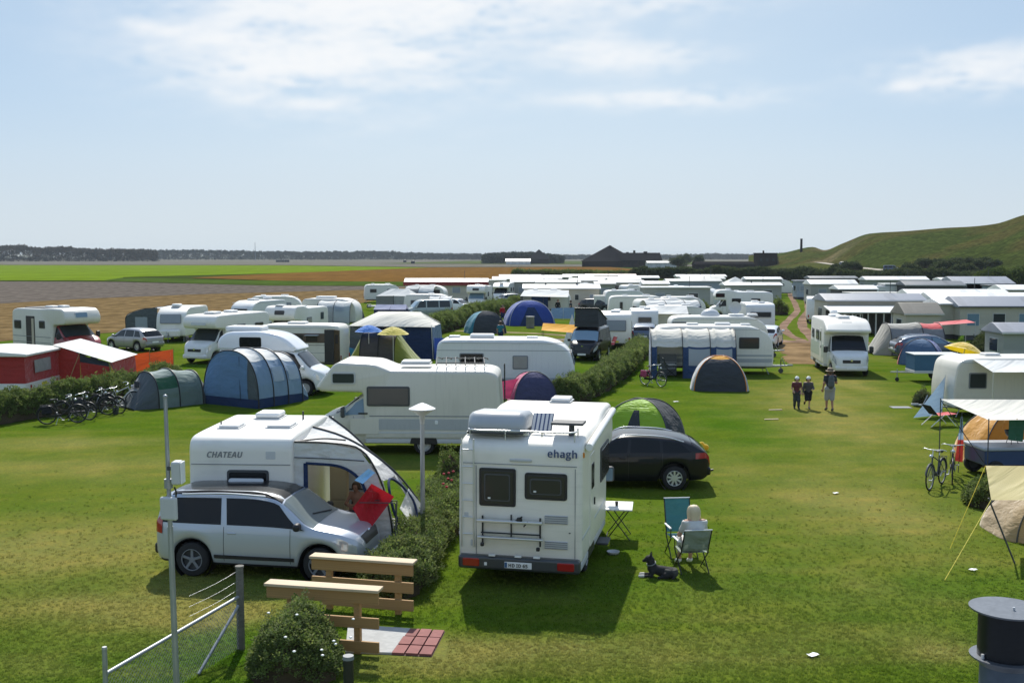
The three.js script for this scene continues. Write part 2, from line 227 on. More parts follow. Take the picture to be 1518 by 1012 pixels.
// ---------------------------------------------------------------- ground, fields, tracks
function flat(name, pix, y, m, label, uvs = 1) { // polygon given by ground pixels
  const w = pix.map(([a, b]) => G(a, b)), s = new THREE.Shape(w.map((p) => new THREE.Vector2(p[0], -p[2])));
  const g = new THREE.ShapeGeometry(s); g.rotateX(-Math.PI / 2); g.translate(0, y, 0);
  return struct(name, g, m, label);
}
struct('ground', new THREE.PlaneGeometry(14000, 14000).rotateX(-Math.PI / 2).translate(0, -.12, -2000), mat('farground', [.085, .088, .05], .95, { specularIntensity: 0, map: T.crop }), 'flat open countryside around the campsite');
{ const g = new THREE.PlaneGeometry(1400, 700, 1, 1).rotateX(-Math.PI / 2).translate(0, -.05, -320); const u = g.attributes.uv; for (let i = 0; i < 4; i++) u.setXY(i, u.getX(i) * 1400, u.getY(i) * 700); struct('pasture', g, mat('pasture', [.065, .092, .022], .95, { specularIntensity: 0, map: T.grass }), 'green pasture beyond the pitches'); }
const dryEll = [ // worn, dry patches: pixel centre, half axes in metres, strength
  [60, 820, 5, 3.2, .75], [170, 900, 3, 1.0, .9], [180, 690, 6, 2.4, .55], [250, 790, 3, 1.6, .4], [1270, 640, 2.6, 9, .75], [1230, 740, 3.2, 6, .55], [1180, 880, 3.4, 3.2, .22], [1330, 900, 3, 2.2, .14], [870, 975, 2.6, .9, .6], [760, 960, 1.7, .6, .7], [1400, 965, 1.2, .5, .7], [1180, 960, 2, 1, .16], [1190, 590, 3.4, 8, .55], [960, 690, 3, 2, .25], [1240, 560, 2.4, 7, .8], [1160, 505, 4, 6, .6], [1310, 760, 2.5, 5, .3], [640, 980, 1.6, .8, .6], [100, 655, 5, 1.2, .6], [590, 690, 1, .6, .3], [300, 915, 1.4, .7, .7]
].map(([a, b, rx, rz, s]) => [...G(a, b), rx, rz, s * 1.1]);
function lawnCol(x, z) {
  const n1 = fbm(x * .16 + 3, z * .12 + 5, 4), n2 = fbm(x * .9 + 40, z * .55 + 2, 3), n3 = fbm(x * .05 + 9, z * .05 + 70, 3);
  let dry = .04 + sst(.5, .78, n1) * .26 + (n2 - .5) * .22 + sst(.5, .7, n3) * .14;
  for (const [cx, , cz, rx, rz, s] of dryEll) { const q = ((x - cx) / rx) ** 2 + ((z - cz) / rz) ** 2; if (q < 4) dry += s * Math.exp(-q * 1.3) * (.55 + .9 * n2); }
  dry += .16 * sst(.55, .7, vnoise(x * .35, z * 2.1)); dry = clamp(dry * .9, 0, 1);
  const lush = sst(.52, .75, fbm(x * .23 + 60, z * .2 + 33, 3)) * .6;
  const a = [.054, .091, .007], b = [.146, .138, .038], c = [.039, .088, .006];
  return [0, 1, 2].map((i) => lerp(lerp(a[i], c[i], lush), b[i], dry) * (1.9 + .2 * (n2 - .5)));
}
{
  const zs = []; let z = -7; while (z > -250) { zs.push(z); z -= Math.max(.22, -z * .011); }
  const nx = 420, p = [], col = [], uv = [], id = [];
  zs.forEach((zz) => { const hw = Math.max(14, -zz * .62); for (let i = 0; i <= nx; i++) { const x = lerp(-hw, hw, i / nx), c = lawnCol(x, zz); p.push(x, 0, zz); col.push(...c); uv.push(x, zz); } });
  for (let j = 0; j < zs.length - 1; j++) for (let i = 0; i < nx; i++) { const a = j * (nx + 1) + i, b = a + nx + 1; id.push(a, a + 1, b, b, a + 1, b + 1); }
  const g = new THREE.BufferGeometry(); g.setAttribute('position', new THREE.Float32BufferAttribute(p, 3)); g.setAttribute('color', new THREE.Float32BufferAttribute(col, 3)); g.setAttribute('uv', new THREE.Float32BufferAttribute(uv, 2)); g.setIndex(id); g.computeVertexNormals();
  struct('lawn', g, mat('lawn', [1, 1, 1], .95, { specularIntensity: 0, map: T.grass, bumpMap: T.grassB, bumpScale: .014, vertexColors: true }), 'short patchy campsite grass with dry worn spots');
}
const SO = (k, c) => mat(k, c, .95, { specularIntensity: 0, map: T.soil });
const CR = (k, c) => mat(k, c, .95, { specularIntensity: 0, map: T.crop });
flat('stubble_field', [[-500, 600], [0, 506], [180, 492], [330, 478], [520, 452], [640, 430], [640, 424], [400, 430], [130, 434], [-500, 446]], .012, SO('stubble', [.25, .175, .085]), 'dry brown stubble field left of the pitches');
flat('bare_field', [[-700, 480], [0, 450], [120, 443], [300, 436], [560, 429], [620, 424.5], [400, 423.5], [180, 418], [-700, 414]], .03, SO('bare', [.195, .17, .15]), 'bare grey ploughed field');
flat('green_field', [[-900, 414.5], [180, 416], [182, 411], [420, 405], [640, 396.5], [420, 393.3], [-900, 391]], .06, CR('greenf', [.165, .245, .016]), 'bright green crop field');
flat('verge', [[150, 416.5], [400, 423.5], [600, 424], [700, 412], [400, 416], [180, 412]], .07, CR('verge', [.07, .115, .02]), 'dark green grass verge between fields');
flat('brown_field', [[280, 412], [420, 416.5], [600, 418], [900, 420], [1010, 405], [900, 395.5], [640, 396.5], [420, 405]], .09, CR('brownf', [.195, .105, .028]), 'rust brown crop field');
flat('far_field', [[-2500, 391], [420, 393.2], [640, 396.3], [900, 395.4], [1150, 395], [1150, 384.6], [-2500, 384]], .2, CR('farf', [.19, .18, .145]), 'distant grey brown field');
flat('far_meadow', [[560, 391], [800, 392], [1150, 393], [1150, 388], [700, 386.6]], .35, CR('farm', [.11, .14, .05]), 'distant pale green meadow');
function ribbon(name, pix, w, y, m, label) { // track following ground pixels
  const c = new THREE.CatmullRomCurve3(pix.map(([a, b]) => V(G(a, b)))), n = 90;
  struct(name, gridGeo(n, 4, (u, v) => { const p = c.getPoint(u), t = c.getTangent(u), s = (v - .5) * w * (1 + .5 * (fbm(u * 26, v * 2 + 5, 3) - .5)); return [p.x - t.z * s, y, p.z + t.x * s, p.x - t.z * s, p.z + t.x * s]; }, true), m, label);
}
const dirt = SO('dirt', [.36, .25, .185]), sandy = SO('sandy', [.40, .33, .20]);
ribbon('dirt_track', [[1192, 506], [1172, 497], [1161, 485], [1172, 472], [1182, 461], [1179, 450], [1172, 438], [1171, 430]], .75, .005, dirt, 'reddish wheel track running away between the static caravans');
ribbon('dirt_track', [[1208, 506], [1200, 496], [1190, 484], [1190, 474], [1198, 462], [1198, 450], [1193, 440], [1187, 431]], .85, .005, dirt, 'second reddish wheel track beside the parked motorhome');
ribbon('cross_path', [[1080, 500], [1150, 505], [1215, 507], [1290, 508]], 2.0, .009, dirt, 'bare reddish cross path behind the walkers');
ribbon('worn_path', [[1190, 507], [1200, 522], [1214, 540]], 3.6, .007, SO('wornp', [.34, .235, .13]), 'worn earth patch beside the motorhome');
ribbon('gravel_path', [[600, 488], [700, 491], [790, 494], [850, 498]], 1.1, .005, sandy, 'narrow sandy path crossing behind the long caravan');
ribbon('worn_path', [[735, 499], [780, 502], [845, 505]], 3.0, .008, SO('wornq', [.30, .215, .11]), 'bare earth strip behind the long caravan');

// ---------------------------------------------------------------- dunes and the road below them
{
  const ridge = pchip([[1110, 379], [1160, 375], [1205, 366.5], [1222, 371], [1250, 361], [1290, 347], [1345, 343.5], [1400, 339], [1440, 337], [1475, 333], [1518, 320], [1640, 300], [1900, 285], [2300, 300]]);
  const dist = pchip([[1110, 620], [1200, 560], [1300, 470], [1420, 430], [1518, 390], [1900, 300], [2300, 250]]), base = pchip([[1110, 500], [1200, 430], [1320, 345], [1420, 300], [1518, 262], [1900, 190], [2300, 150]]);
  const nu = 260, nv = 70, p = [], col = [], id = [];
  for (let i = 0; i <= nu; i++) for (let j = 0; j <= nv; j++) {
    const px = lerp(1110, 2300, (i / nu) ** 1.25), v = j / nv, dr = dist(px), db = base(px), d = v < .6 ? lerp(db, dr, v / .6) : lerp(dr, dr + 160, (v - .6) / .4);
    const [x, , z] = Gd(px, d), dz = dirPx(px, ridge(px)), top = CAMH + dz[1] / -dz[2] * dr;
    const t = v / .6, prof = v < .6 ? Math.pow(sst(0, 1.12, t), .8) : 1 - .35 * (v - .6) / .4;
    const gul = (fbm(x * .02 + 5, z * .02 + 8, 4) - .5) * 3.2 * Math.sin(Math.PI * Math.min(t, 1)) + (fbm(x * .12, z * .12, 3) - .5) * .7;
    p.push(x, Math.max(-.3, -.1 + (top) * prof / (sst(0, 1.12, 1) ** .8) * (v < .6 ? 1 : 1) + (v > .0 && v < .58 ? gul : 0)), z);
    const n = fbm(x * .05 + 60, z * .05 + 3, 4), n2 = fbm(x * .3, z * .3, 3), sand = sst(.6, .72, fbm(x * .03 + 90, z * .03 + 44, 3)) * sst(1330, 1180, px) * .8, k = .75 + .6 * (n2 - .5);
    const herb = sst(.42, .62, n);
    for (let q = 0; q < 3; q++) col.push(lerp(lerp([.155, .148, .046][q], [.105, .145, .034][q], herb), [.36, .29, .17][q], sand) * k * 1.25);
  }
  for (let i = 0; i < nu; i++) for (let j = 0; j < nv; j++) { const a = i * (nv + 1) + j, b = a + nv + 1; id.push(a, b, a + 1, b, b + 1, a + 1); }
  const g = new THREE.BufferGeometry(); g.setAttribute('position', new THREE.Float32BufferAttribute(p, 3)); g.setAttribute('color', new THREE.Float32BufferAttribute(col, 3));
  const uv = []; for (let i = 0; i < p.length; i += 3) uv.push(p[i], p[i + 2]); g.setAttribute('uv', new THREE.Float32BufferAttribute(uv, 2)); g.setIndex(id); g.computeVertexNormals();
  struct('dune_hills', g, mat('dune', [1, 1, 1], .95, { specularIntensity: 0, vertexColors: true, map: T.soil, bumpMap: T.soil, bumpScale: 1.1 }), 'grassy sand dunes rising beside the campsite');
}
{ const c = new THREE.CatmullRomCurve3([[1215, 470, 3.2], [1235, 440, 2.6], [1262, 400, 2.0], [1300, 365, 1.4], [1330, 340, 1.0], [1372, 318, .7]].map(([px, d, h]) => V(Gd(px, d, h))));
  struct('dune_road', gridGeo(60, 2, (u, v) => { const q = c.getPoint(u), t = c.getTangent(u), s = (v - .5) * 4.5; return [q.x - t.z * s, q.y + .5, q.z + t.x * s]; }, true), mat('road', [.52, .47, .38], .9, { map: T.soil }), 'pale road at the foot of the dunes'); 
  struct('road_bank', gridGeo(60, 8, (u, v) => { const q = c.getPoint(u), t = c.getTangent(u), s = (v - .5) * 40, e = Math.abs(v - .5) * 2; return [q.x - t.z * s, q.y + .42 - e * e * (q.y + .6), q.z + t.x * s]; }, true), mat('bank', [.10, .115, .03], .95, { specularIntensity: 0, map: T.soil }), 'green bank carrying the dune road'); }

// ---------------------------------------------------------------- foliage
const sprigs = [0, 1, 2].map((k) => {
  seed = 77 + k * 13; const p = [], nn = 11;
  for (let i = 0; i < nn; i++) {
    const c = new THREE.Vector3(rr(-1, 1), rr(-.8, 1), rr(-1, 1)).multiplyScalar(.85), d = new THREE.Vector3(rr(-1, 1), rr(-.3, 1), rr(-1, 1)).normalize(), s = d.clone().cross(new THREE.Vector3(rr(-1, 1), 1, rr(-1, 1))).normalize(), n = d.clone().cross(s), L = rr(.5, .8), w = L * .36;
    const a = c.clone(), b = c.clone().addScaledVector(d, L * .5).addScaledVector(s, w).addScaledVector(n, .1), e = c.clone().addScaledVector(d, L), f = c.clone().addScaledVector(d, L * .5).addScaledVector(s, -w).addScaledVector(n, .1);
    for (const q of [a, b, e, a, e, f]) p.push(q.x, q.y, q.z);
  }
  const g = new THREE.BufferGeometry(); g.setAttribute('position', new THREE.Float32BufferAttribute(p, 3)); g.computeVertexNormals(); g.setAttribute('uv', new THREE.Float32BufferAttribute(new Float32Array(p.length / 3 * 2), 2)); return g;
});
const leafM = mat('leaf', [1, 1, 1], .95, { specularIntensity: .35, transmission: .45, thickness: 0 }), leafFar = mat('leaffar', [1, 1, 1], .9, { specularIntensity: .1, transmission: .3, thickness: 0 });
const GREENS = [[.12, .17, .035], [.16, .22, .05], [.095, .14, .032], [.21, .25, .07], [.14, .17, .055]], DARK = [[.065, .085, .034], [.085, .11, .042], [.05, .07, .028], [.10, .115, .05]];
const tmpM = new THREE.Matrix4(), tmpQ = new THREE.Quaternion(), tmpE = new THREE.Euler(), tmpC = new THREE.Color();
function foliage(parent, name, n, fn, size, cols = GREENS, m = leafM) {
  const im = new THREE.InstancedMesh(sprigs[n % 3], m, n);
  for (let i = 0; i < n; i++) { const p = fn(i); tmpQ.setFromEuler(tmpE.set(rr(-.7, .7), rr(0, 6.3), rr(-.7, .7))); const s = size * rr(.65, 1.35); tmpM.compose(V(p), tmpQ, new THREE.Vector3(s, s, s)); im.setMatrixAt(i, tmpM); const c = cols[Math.floor(rnd() * cols.length)], k = rr(.75, 1.3); im.setColorAt(i, tmpC.setRGB(c[0] * k, c[1] * k, c[2] * k)); }
  im.name = name; im.castShadow = im.receiveShadow = true; im.userData.kind = 'stuff'; parent.add(im); return im;
}
const coreM = mat('hedgetwigs', [.11, .088, .06], .95, { specularIntensity: 0, map: T.soil });
function hedge(name, label, path, w, h, o = {}) { // path: world ground points
  seed = 900 + Math.floor(path[0][0] * 10 + path[0][2] * 7) % 5000;
  const root = thing(name, label, o.cat || 'hedge', o.group), c = new THREE.CatmullRomCurve3(path.map(V)), L = c.getLength(), org = c.getPoint(.5); root.position.set(org.x, 0, org.z);
  const sd = path[0][0];
  const hull = (u, a, k) => {
    const q = c.getPoint(clamp(u)), t = c.getTangent(clamp(u)), en = Math.min(1, Math.pow(Math.min(u, 1 - u) * L / (w * .45) + .04, .5)), nz = .58 + .84 * fbm(u * L * (o.nf || 1.1) + sd, a * 1.3 + 7, 3) + .18 * (fbm(u * L * 4 + sd, a * 4, 2) - .5);
    const lx = Math.cos(a) * Math.pow(Math.abs(Math.cos(a)), -.25) * w / 2 * k * nz * en, y = Math.pow(Math.sin(a), .7) * h * k * nz * en; return [q.x - t.z * lx - org.x, Math.max(.02, y), q.z + t.x * lx - org.z];
  };
  mesh('light_block_core', gridGeo(Math.max(8, Math.round(L * 3)), 10, (u, v) => hull(u, v * Math.PI, .8)), coreM, root);  // solid wood-coloured hull added inside the leaves to block light
  const n = Math.round(L * (w + 2 * h) * (o.dens || 130)), sz = o.leaf || .09;
  foliage(root, 'foliage', n, () => hull(rnd(), Math.acos(rr(-1, 1)), 1 - .3 * rnd() ** 2 + (rnd() < .12 ? .2 * rnd() : 0)), sz, o.cols || GREENS, o.far ? leafFar : leafM);
  return root;
}
function bush(name, label, pos, w, h, o = {}) { return hedge(name, label, [[pos[0] - w * .28, 0, pos[2]], [pos[0] + w * .28, 0, pos[2] + .05]], w, h, { cat: 'bush', ...o }); }
function tree(name, label, pos, h, cw, o = {}) {
  seed = Math.abs(Math.floor(pos[0] * 31 + pos[2] * 17)) + 5; const root = thing(name, label, 'tree', o.group); root.position.set(...pos);
  const th = h * .4, parts = [tube([[0, 0, 0], [rr(-.1, .1) * cw, th * .6, 0], [rr(-.1, .1) * cw, th * 1.5, rr(-.1, .1) * cw]], h * .03, 6)], lobes = [];
  for (let i = 0; i < (o.lobes || 7); i++) { const a = i * 2.4, r = cw * .3 * rr(.5, 1.1), p = [Math.cos(a) * r, h * rr(.42, .82), Math.sin(a) * r]; lobes.push([...p, cw * rr(.2, .3)]); parts.push(tube([[0, th * .6, 0], [p[0] * .5, lerp(th, p[1], .5), p[2] * .5], p], h * .012, 5)); }
  mesh('trunk', merge(parts), K.bark, root);
  foliage(root, 'crown', o.n || 500, () => { const l = lobes[Math.floor(rnd() * lobes.length)], d = new THREE.Vector3(rr(-1, 1), rr(-1, 1), rr(-1, 1)).normalize().multiplyScalar(l[3] * rr(.55, 1.08)); return [l[0] + d.x, l[1] + d.y * .85, l[2] + d.z]; }, o.leaf || cw * .07, o.cols || DARK, leafFar); return root;
}
function wood(name, label, fn, n, size, cols) { const g = new THREE.Group(); g.name = uname(name); scene.add(g); const im = foliage(g, 'foliage', n, fn, size, cols, leafFar); g.remove(im); im.name = g.name; scene.remove(g); scene.add(im); im.userData.label = label; im.userData.category = 'woodland'; return im; }
const gp = (a) => a.map(([x, y]) => G(x, y));

// far woods and horizon
seed = 4242;
{ // each wood follows a skyline: [px, top y] over a depth, with clumps down to the ground
  const skyline = (keys, depth, thick) => { const f = pchip(keys), a = keys[0][0], b = keys[keys.length - 1][0]; return () => { const px = rr(a, b), d = depth + rr(0, thick), dr = dirPx(px, f(px) + fbm(px * .35, 3, 3) * 3.5 - 1), top = CAMH + dr[1] / -dr[2] * d; const g = Gd(px, d); return [g[0], Math.max(.5, top * (1 - rnd() ** 2.2 * .98)), g[2]]; }; };
  const FAR = [[.045, .045, .035], [.06, .055, .042], [.035, .04, .03], [.085, .068, .05]], FAR2 = [[.04, .05, .04], [.05, .06, .045], [.03, .04, .035]];
  wood('far_wood', 'brown grey wood along the left horizon', skyline([[-400, 364], [0, 366], [30, 365], [60, 369], [90, 367], [130, 371], [200, 371], [232, 373]], 1300, 60), 9000, 2.2, FAR);
  wood('far_wood', 'thin dark treeline on the horizon left of the farm', skyline([[190, 373], [300, 372.5], [400, 374.5], [470, 375], [560, 374], [600, 376], [660, 377.5], [740, 379]], 1900, 80), 8000, 2.4, FAR2);
  wood('far_wood', 'low wooded mound in front of distant farm roofs', skyline([[716, 380], [735, 377.5], [780, 376], [815, 379], [835, 381]], 900, 60), 2500, 1.6, FAR2);
  wood('far_wood', 'hazy treeline behind the dark barns', skyline([[830, 380], [870, 379.5], [1000, 379.5], [1060, 378], [1120, 379], [1200, 378]], 2100, 80), 5000, 2.6, FAR2);
}
hedge('boundary_hedge', 'long dark hedge closing the far end of the campsite', gp([[930, 412.5], [1010, 413], [1100, 414], [1180, 415.5], [1240, 417]]), 4, 2.6, { dens: 12, leaf: .5, cols: DARK, far: true, nf: .25 });
hedge('boundary_hedge', 'dark scrub hedge below the dune road', gp([[1236, 418], [1300, 419], [1400, 419], [1518, 421], [1600, 422]]), 5, 2.4, { dens: 12, leaf: .5, cols: DARK, far: true, nf: .25 });
hedge('boundary_hedge', 'low green hedge in front of the dark barns', gp([[760, 408], [860, 409.5], [930, 411.5], [1000, 412]]), 3, 1.4, { dens: 12, leaf: .45, cols: GREENS, far: true, nf: .25 });
[[1018, 395, 8, 7], [1035, 396, 7.5, 7], [1005, 398, 6, 8], [1160, 397, 7.5, 7], [1176, 397, 7, 6], [1190, 396, 8, 9], [1142, 399, 6, 8], [1206, 399, 6, 9]].forEach(([px, gy, h, w], i) => tree('far_tree', i < 3 ? 'rounded dark tree right of the twin barns' : 'dark tree below the chimney and dune foot', G(px, gy), h, w, { group: i < 3 ? 'trees beside the barns' : 'trees at the dune foot', n: 420, leaf: .75 }));
[[1262, 395, 9], [1240, 396, 5], [1380, 392, 16], [1410, 394, 12], [1440, 391, 20], [1462, 393, 14], [1395, 397, 9], [1428, 399, 10], [1350, 398, 8]].forEach(([px, py, w], i) => { w *= .8; const d = 268 + (1462 - px) * .25 + (py < 394 ? 40 : 0), g = Gd(px, d), dr = dirPx(px, py), y = CAMH + dr[1] / -dr[2] * d; const b = hedge('dune_scrub', 'dark thorn scrub on the lower dune slope', [[g[0] - w * .4, 0, g[2]], [g[0] + w * .4, 0, g[2] + 1]], 3.5, 1.5 + w * .05, { cat: 'bush', group: 'scrub clumps on the dune foot', dens: 9, leaf: .55, cols: DARK, far: true, nf: .4 }); b.position.y = Math.max(0, y - 1.2); });
{ const g = Gd(1500, 215); const b = hedge('dune_scrub', 'bright green thicket beside the dune foot', [[g[0] - 8, 0, g[2]], [g[0] + 25, 0, g[2] + 4]], 8, 2.9, { cat: 'bush', dens: 9, leaf: .5, cols: [[.07, .10, .02], [.09, .12, .025], [.05, .08, .02]], far: true, nf: .3 }); }

// campsite hedges
hedge('hedge', 'leafy hedge beside the lamp post and silver car', gp([[575, 893], [600, 858], [634, 808], [654, 772], [668, 742], [677, 722]]), 1.15, .68, { dens: 300, leaf: .068, nf: 1.6 });
hedge('hedge', 'clipped hedge behind the parked bikes and red trailer tent', gp([[-60, 636], [40, 620], [120, 608], [200, 588], [262, 572]]), 1.2, 1.0, { dens: 190, leaf: .08 });
hedge('hedge', 'green hedge left of the striped awning', gp([[838, 600], [872, 585], [905, 566], [930, 546], [952, 520]]), 1.3, .95, { dens: 170, leaf: .085 });
hedge('hedge', 'dark clipped hedge left of the teal dome tent', gp([[636, 497], [668, 487], [700, 476], [735, 467], [772, 457]]), 1.5, 1.35, { dens: 90, leaf: .11 });
hedge('hedge', 'low hedge beside the long caravan', gp([[815, 592], [850, 594]]), .8, .5, { dens: 150, leaf: .08 });
bush('garden_bush', 'white flowered shrub by the wooden railings', G(438, 1000), 2.3, 1.35, { dens: 330, leaf: .062 });
bush('garden_bush', 'low shrub behind the parked bicycles', G(1462, 748), 1.9, .85, { dens: 330, leaf: .065 });
bush('garden_bush', 'rounded bush in front of the cream cottage', G(1475, 530), 5.2, 2.0, { dens: 70, leaf: .12, cols: [[.06, .085, .022], [.08, .105, .03], [.045, .065, .02]] });
bush('garden_bush', 'dark bush beside the static caravans near the track', G(1222, 462), 3, 1.7, { dens: 60, leaf: .14, cols: DARK, group: 'bushes by the track' });
bush('garden_bush', 'round dark bush near the white car', G(1195, 437), 3, 1.6, { dens: 60, leaf: .14, cols: DARK });
bush('garden_bush', 'green bush at the track side by the camper', G(1152, 466), 4, 2.0, { dens: 50, leaf: .15 });
bush('garden_bush', 'shaggy bush between the awning caravans', G(1040, 468), 4.5, 1.6, { dens: 50, leaf: .15 });
bush('garden_bush', 'small plant tub greenery by the caravan steps', G(1368, 602), 1.3, .75, { dens: 180, leaf: .07, cols: DARK });
bush('garden_bush', 'tall bright green conifer by the red canopy', G(1424, 528), .9, 1.5, { dens: 150, leaf: .09, cols: [[.13, .26, .015], [.17, .3, .02]] });

// far farm buildings
function gable(parent, name, L, W, h0, h1, wm, rm, ov = .3) {
  mesh('wall', extr([[-W / 2, 0], [W / 2, 0], [W / 2, h0], [0, h1], [-W / 2, h0]], L, 0).rotateY(Math.PI / 2), wm, parent);
  const t = .15, sl = (h1 - h0) / (W / 2); const r = mesh(name, extr([[-W / 2 - ov, h0 - ov * sl + .02], [0, h1 + .02], [W / 2 + ov, h0 - ov * sl + .02], [W / 2 + ov, h0 - ov * sl + t], [0, h1 + t], [-W / 2 - ov, h0 - ov * sl + t]], L + 2 * ov, 0).rotateY(Math.PI / 2), rm, parent); return r;
}
{
  const b = thing('barn', 'tall dark barn with steep peaked roof on the horizon', 'barn'); const slate = mat('slate', [.022, .021, .023], .9, { specularIntensity: 0, map: T.roof }), brick = mat('fbrick', [.045, .036, .034], .9, { specularIntensity: 0, map: T.soil });
  b.position.set(...Gd(904, 640)); b.rotation.y = 1.2;
  mesh('wall', box(26, 3.4, 26, 0, 1.7, 0), brick, b); mesh('roof', new THREE.ConeGeometry(19.5, 9.5, 4, 1).rotateY(Math.PI / 4).translate(0, 8.1, 0), slate, b); mesh('lean_to', extr([[-9, 0], [9, 0], [9, 3], [0, 7.5], [-9, 3]], 24, 0).translate(10, 0, 6), slate, b); mesh('chimney', box(1, 2, 1, -2, 11.6, 1), brick, b);
  const c = thing('barn', 'long dark barn with stepped roof beside the peaked barn', 'barn'); c.position.set(...Gd(948, 630)); gable(c, 'roof', 22, 20, 4.2, 8.2, brick, slate, 1).rotation.y = 0; mesh('chimney', box(1.2, 2.2, 1.2, -3, 8.6, 0), brick, c); mesh('ridge_vent', box(2, 1.6, 2, 3.5, 8.3, 0), slate, c); mesh('ridge_vent', box(1.4, 1.3, 1.4, -7, 8.1, 0), slate, c);
  const w = thing('farm_shed', 'low white shed right of the dark barns', 'shed'); w.position.set(...Gd(980, 600)); gable(w, 'roof', 16, 8, 2.6, 3.6, K.wallw, K.roofl);
  const w2 = thing('farm_shed', 'pale farm shed below the wooded mound', 'shed'); w2.position.set(...Gd(768, 800)); gable(w2, 'roof', 18, 9, 2.6, 4.4, K.wallw, K.roofw);
  const w3 = thing('farm_roof', 'small dark peaked farmhouse on the wooded mound', 'farmhouse'); w3.position.set(...Gd(799, 880)); mesh('wall', box(16, 4, 16, 0, 2, 0), brick, w3); mesh('roof', new THREE.ConeGeometry(13, 8, 4, 1).rotateY(.8).translate(0, 8, 0), slate, w3);
  const t = thing('brick_building', 'flat topped brick building below the dunes', 'building'); t.position.set(...Gd(1135, 520)); mesh('wall', box(9.5, 7.6, 8, 0, 3.8, 0), brick, t); mesh('roof', box(10, .4, 8.5, 0, 7.7, 0), slate, t); mesh('chimney', box(.7, 1.2, .7, -1, 8.4, 0), brick, t); for (const x of [-3, 0, 3]) mesh('window', box(1.2, 1.4, .1, x, 4.6, 4.06), K.glassg, t);
  const m = thing('chimney_stack', 'slim dark chimney on the dune skyline', 'chimney'); m.position.set(...Gd(1188, 545, 3)); mesh('stack', cyl(.75, .55, 12, 0, 6, 0, 12), brick, m); mesh('rim', cyl(.65, .65, .4, 0, 11.9, 0, 12), slate, m);
  const f = thing('farm_shed', 'long low farm shed behind the boundary hedge', 'shed'); f.position.set(...Gd(1072, 480)); gable(f, 'roof', 26, 8, 2.6, 3.8, brick, slate);
  for (const [px, d, l] of [[415, 1150, 9], [425, 1150, 5], [612, 900, 3], [600, 1100, 3]]) { const k = thing('farm_machine', 'tiny dark farm machine out on the field', 'machine', 'machines on the far field'); k.position.set(...Gd(px, d)); mesh('body', box(l, 2.6, 2.4, 0, 1.5, 0, .3), K.darkp, k); for (const x of [-l * .3, l * .3]) wheel(k, x, 1.2, .8, .5, K.dgrey, 0); }
  for (const [px, h] of [[378, 26], [17, 16]]) { const k = thing('radio_mast', 'thin mast on the far horizon', 'mast', 'masts on the horizon'); k.position.set(...Gd(px, 1500)); mesh('pole', cyl(.5, .25, h, 0, h / 2, 0, 6), K.mgrey, k); }
}
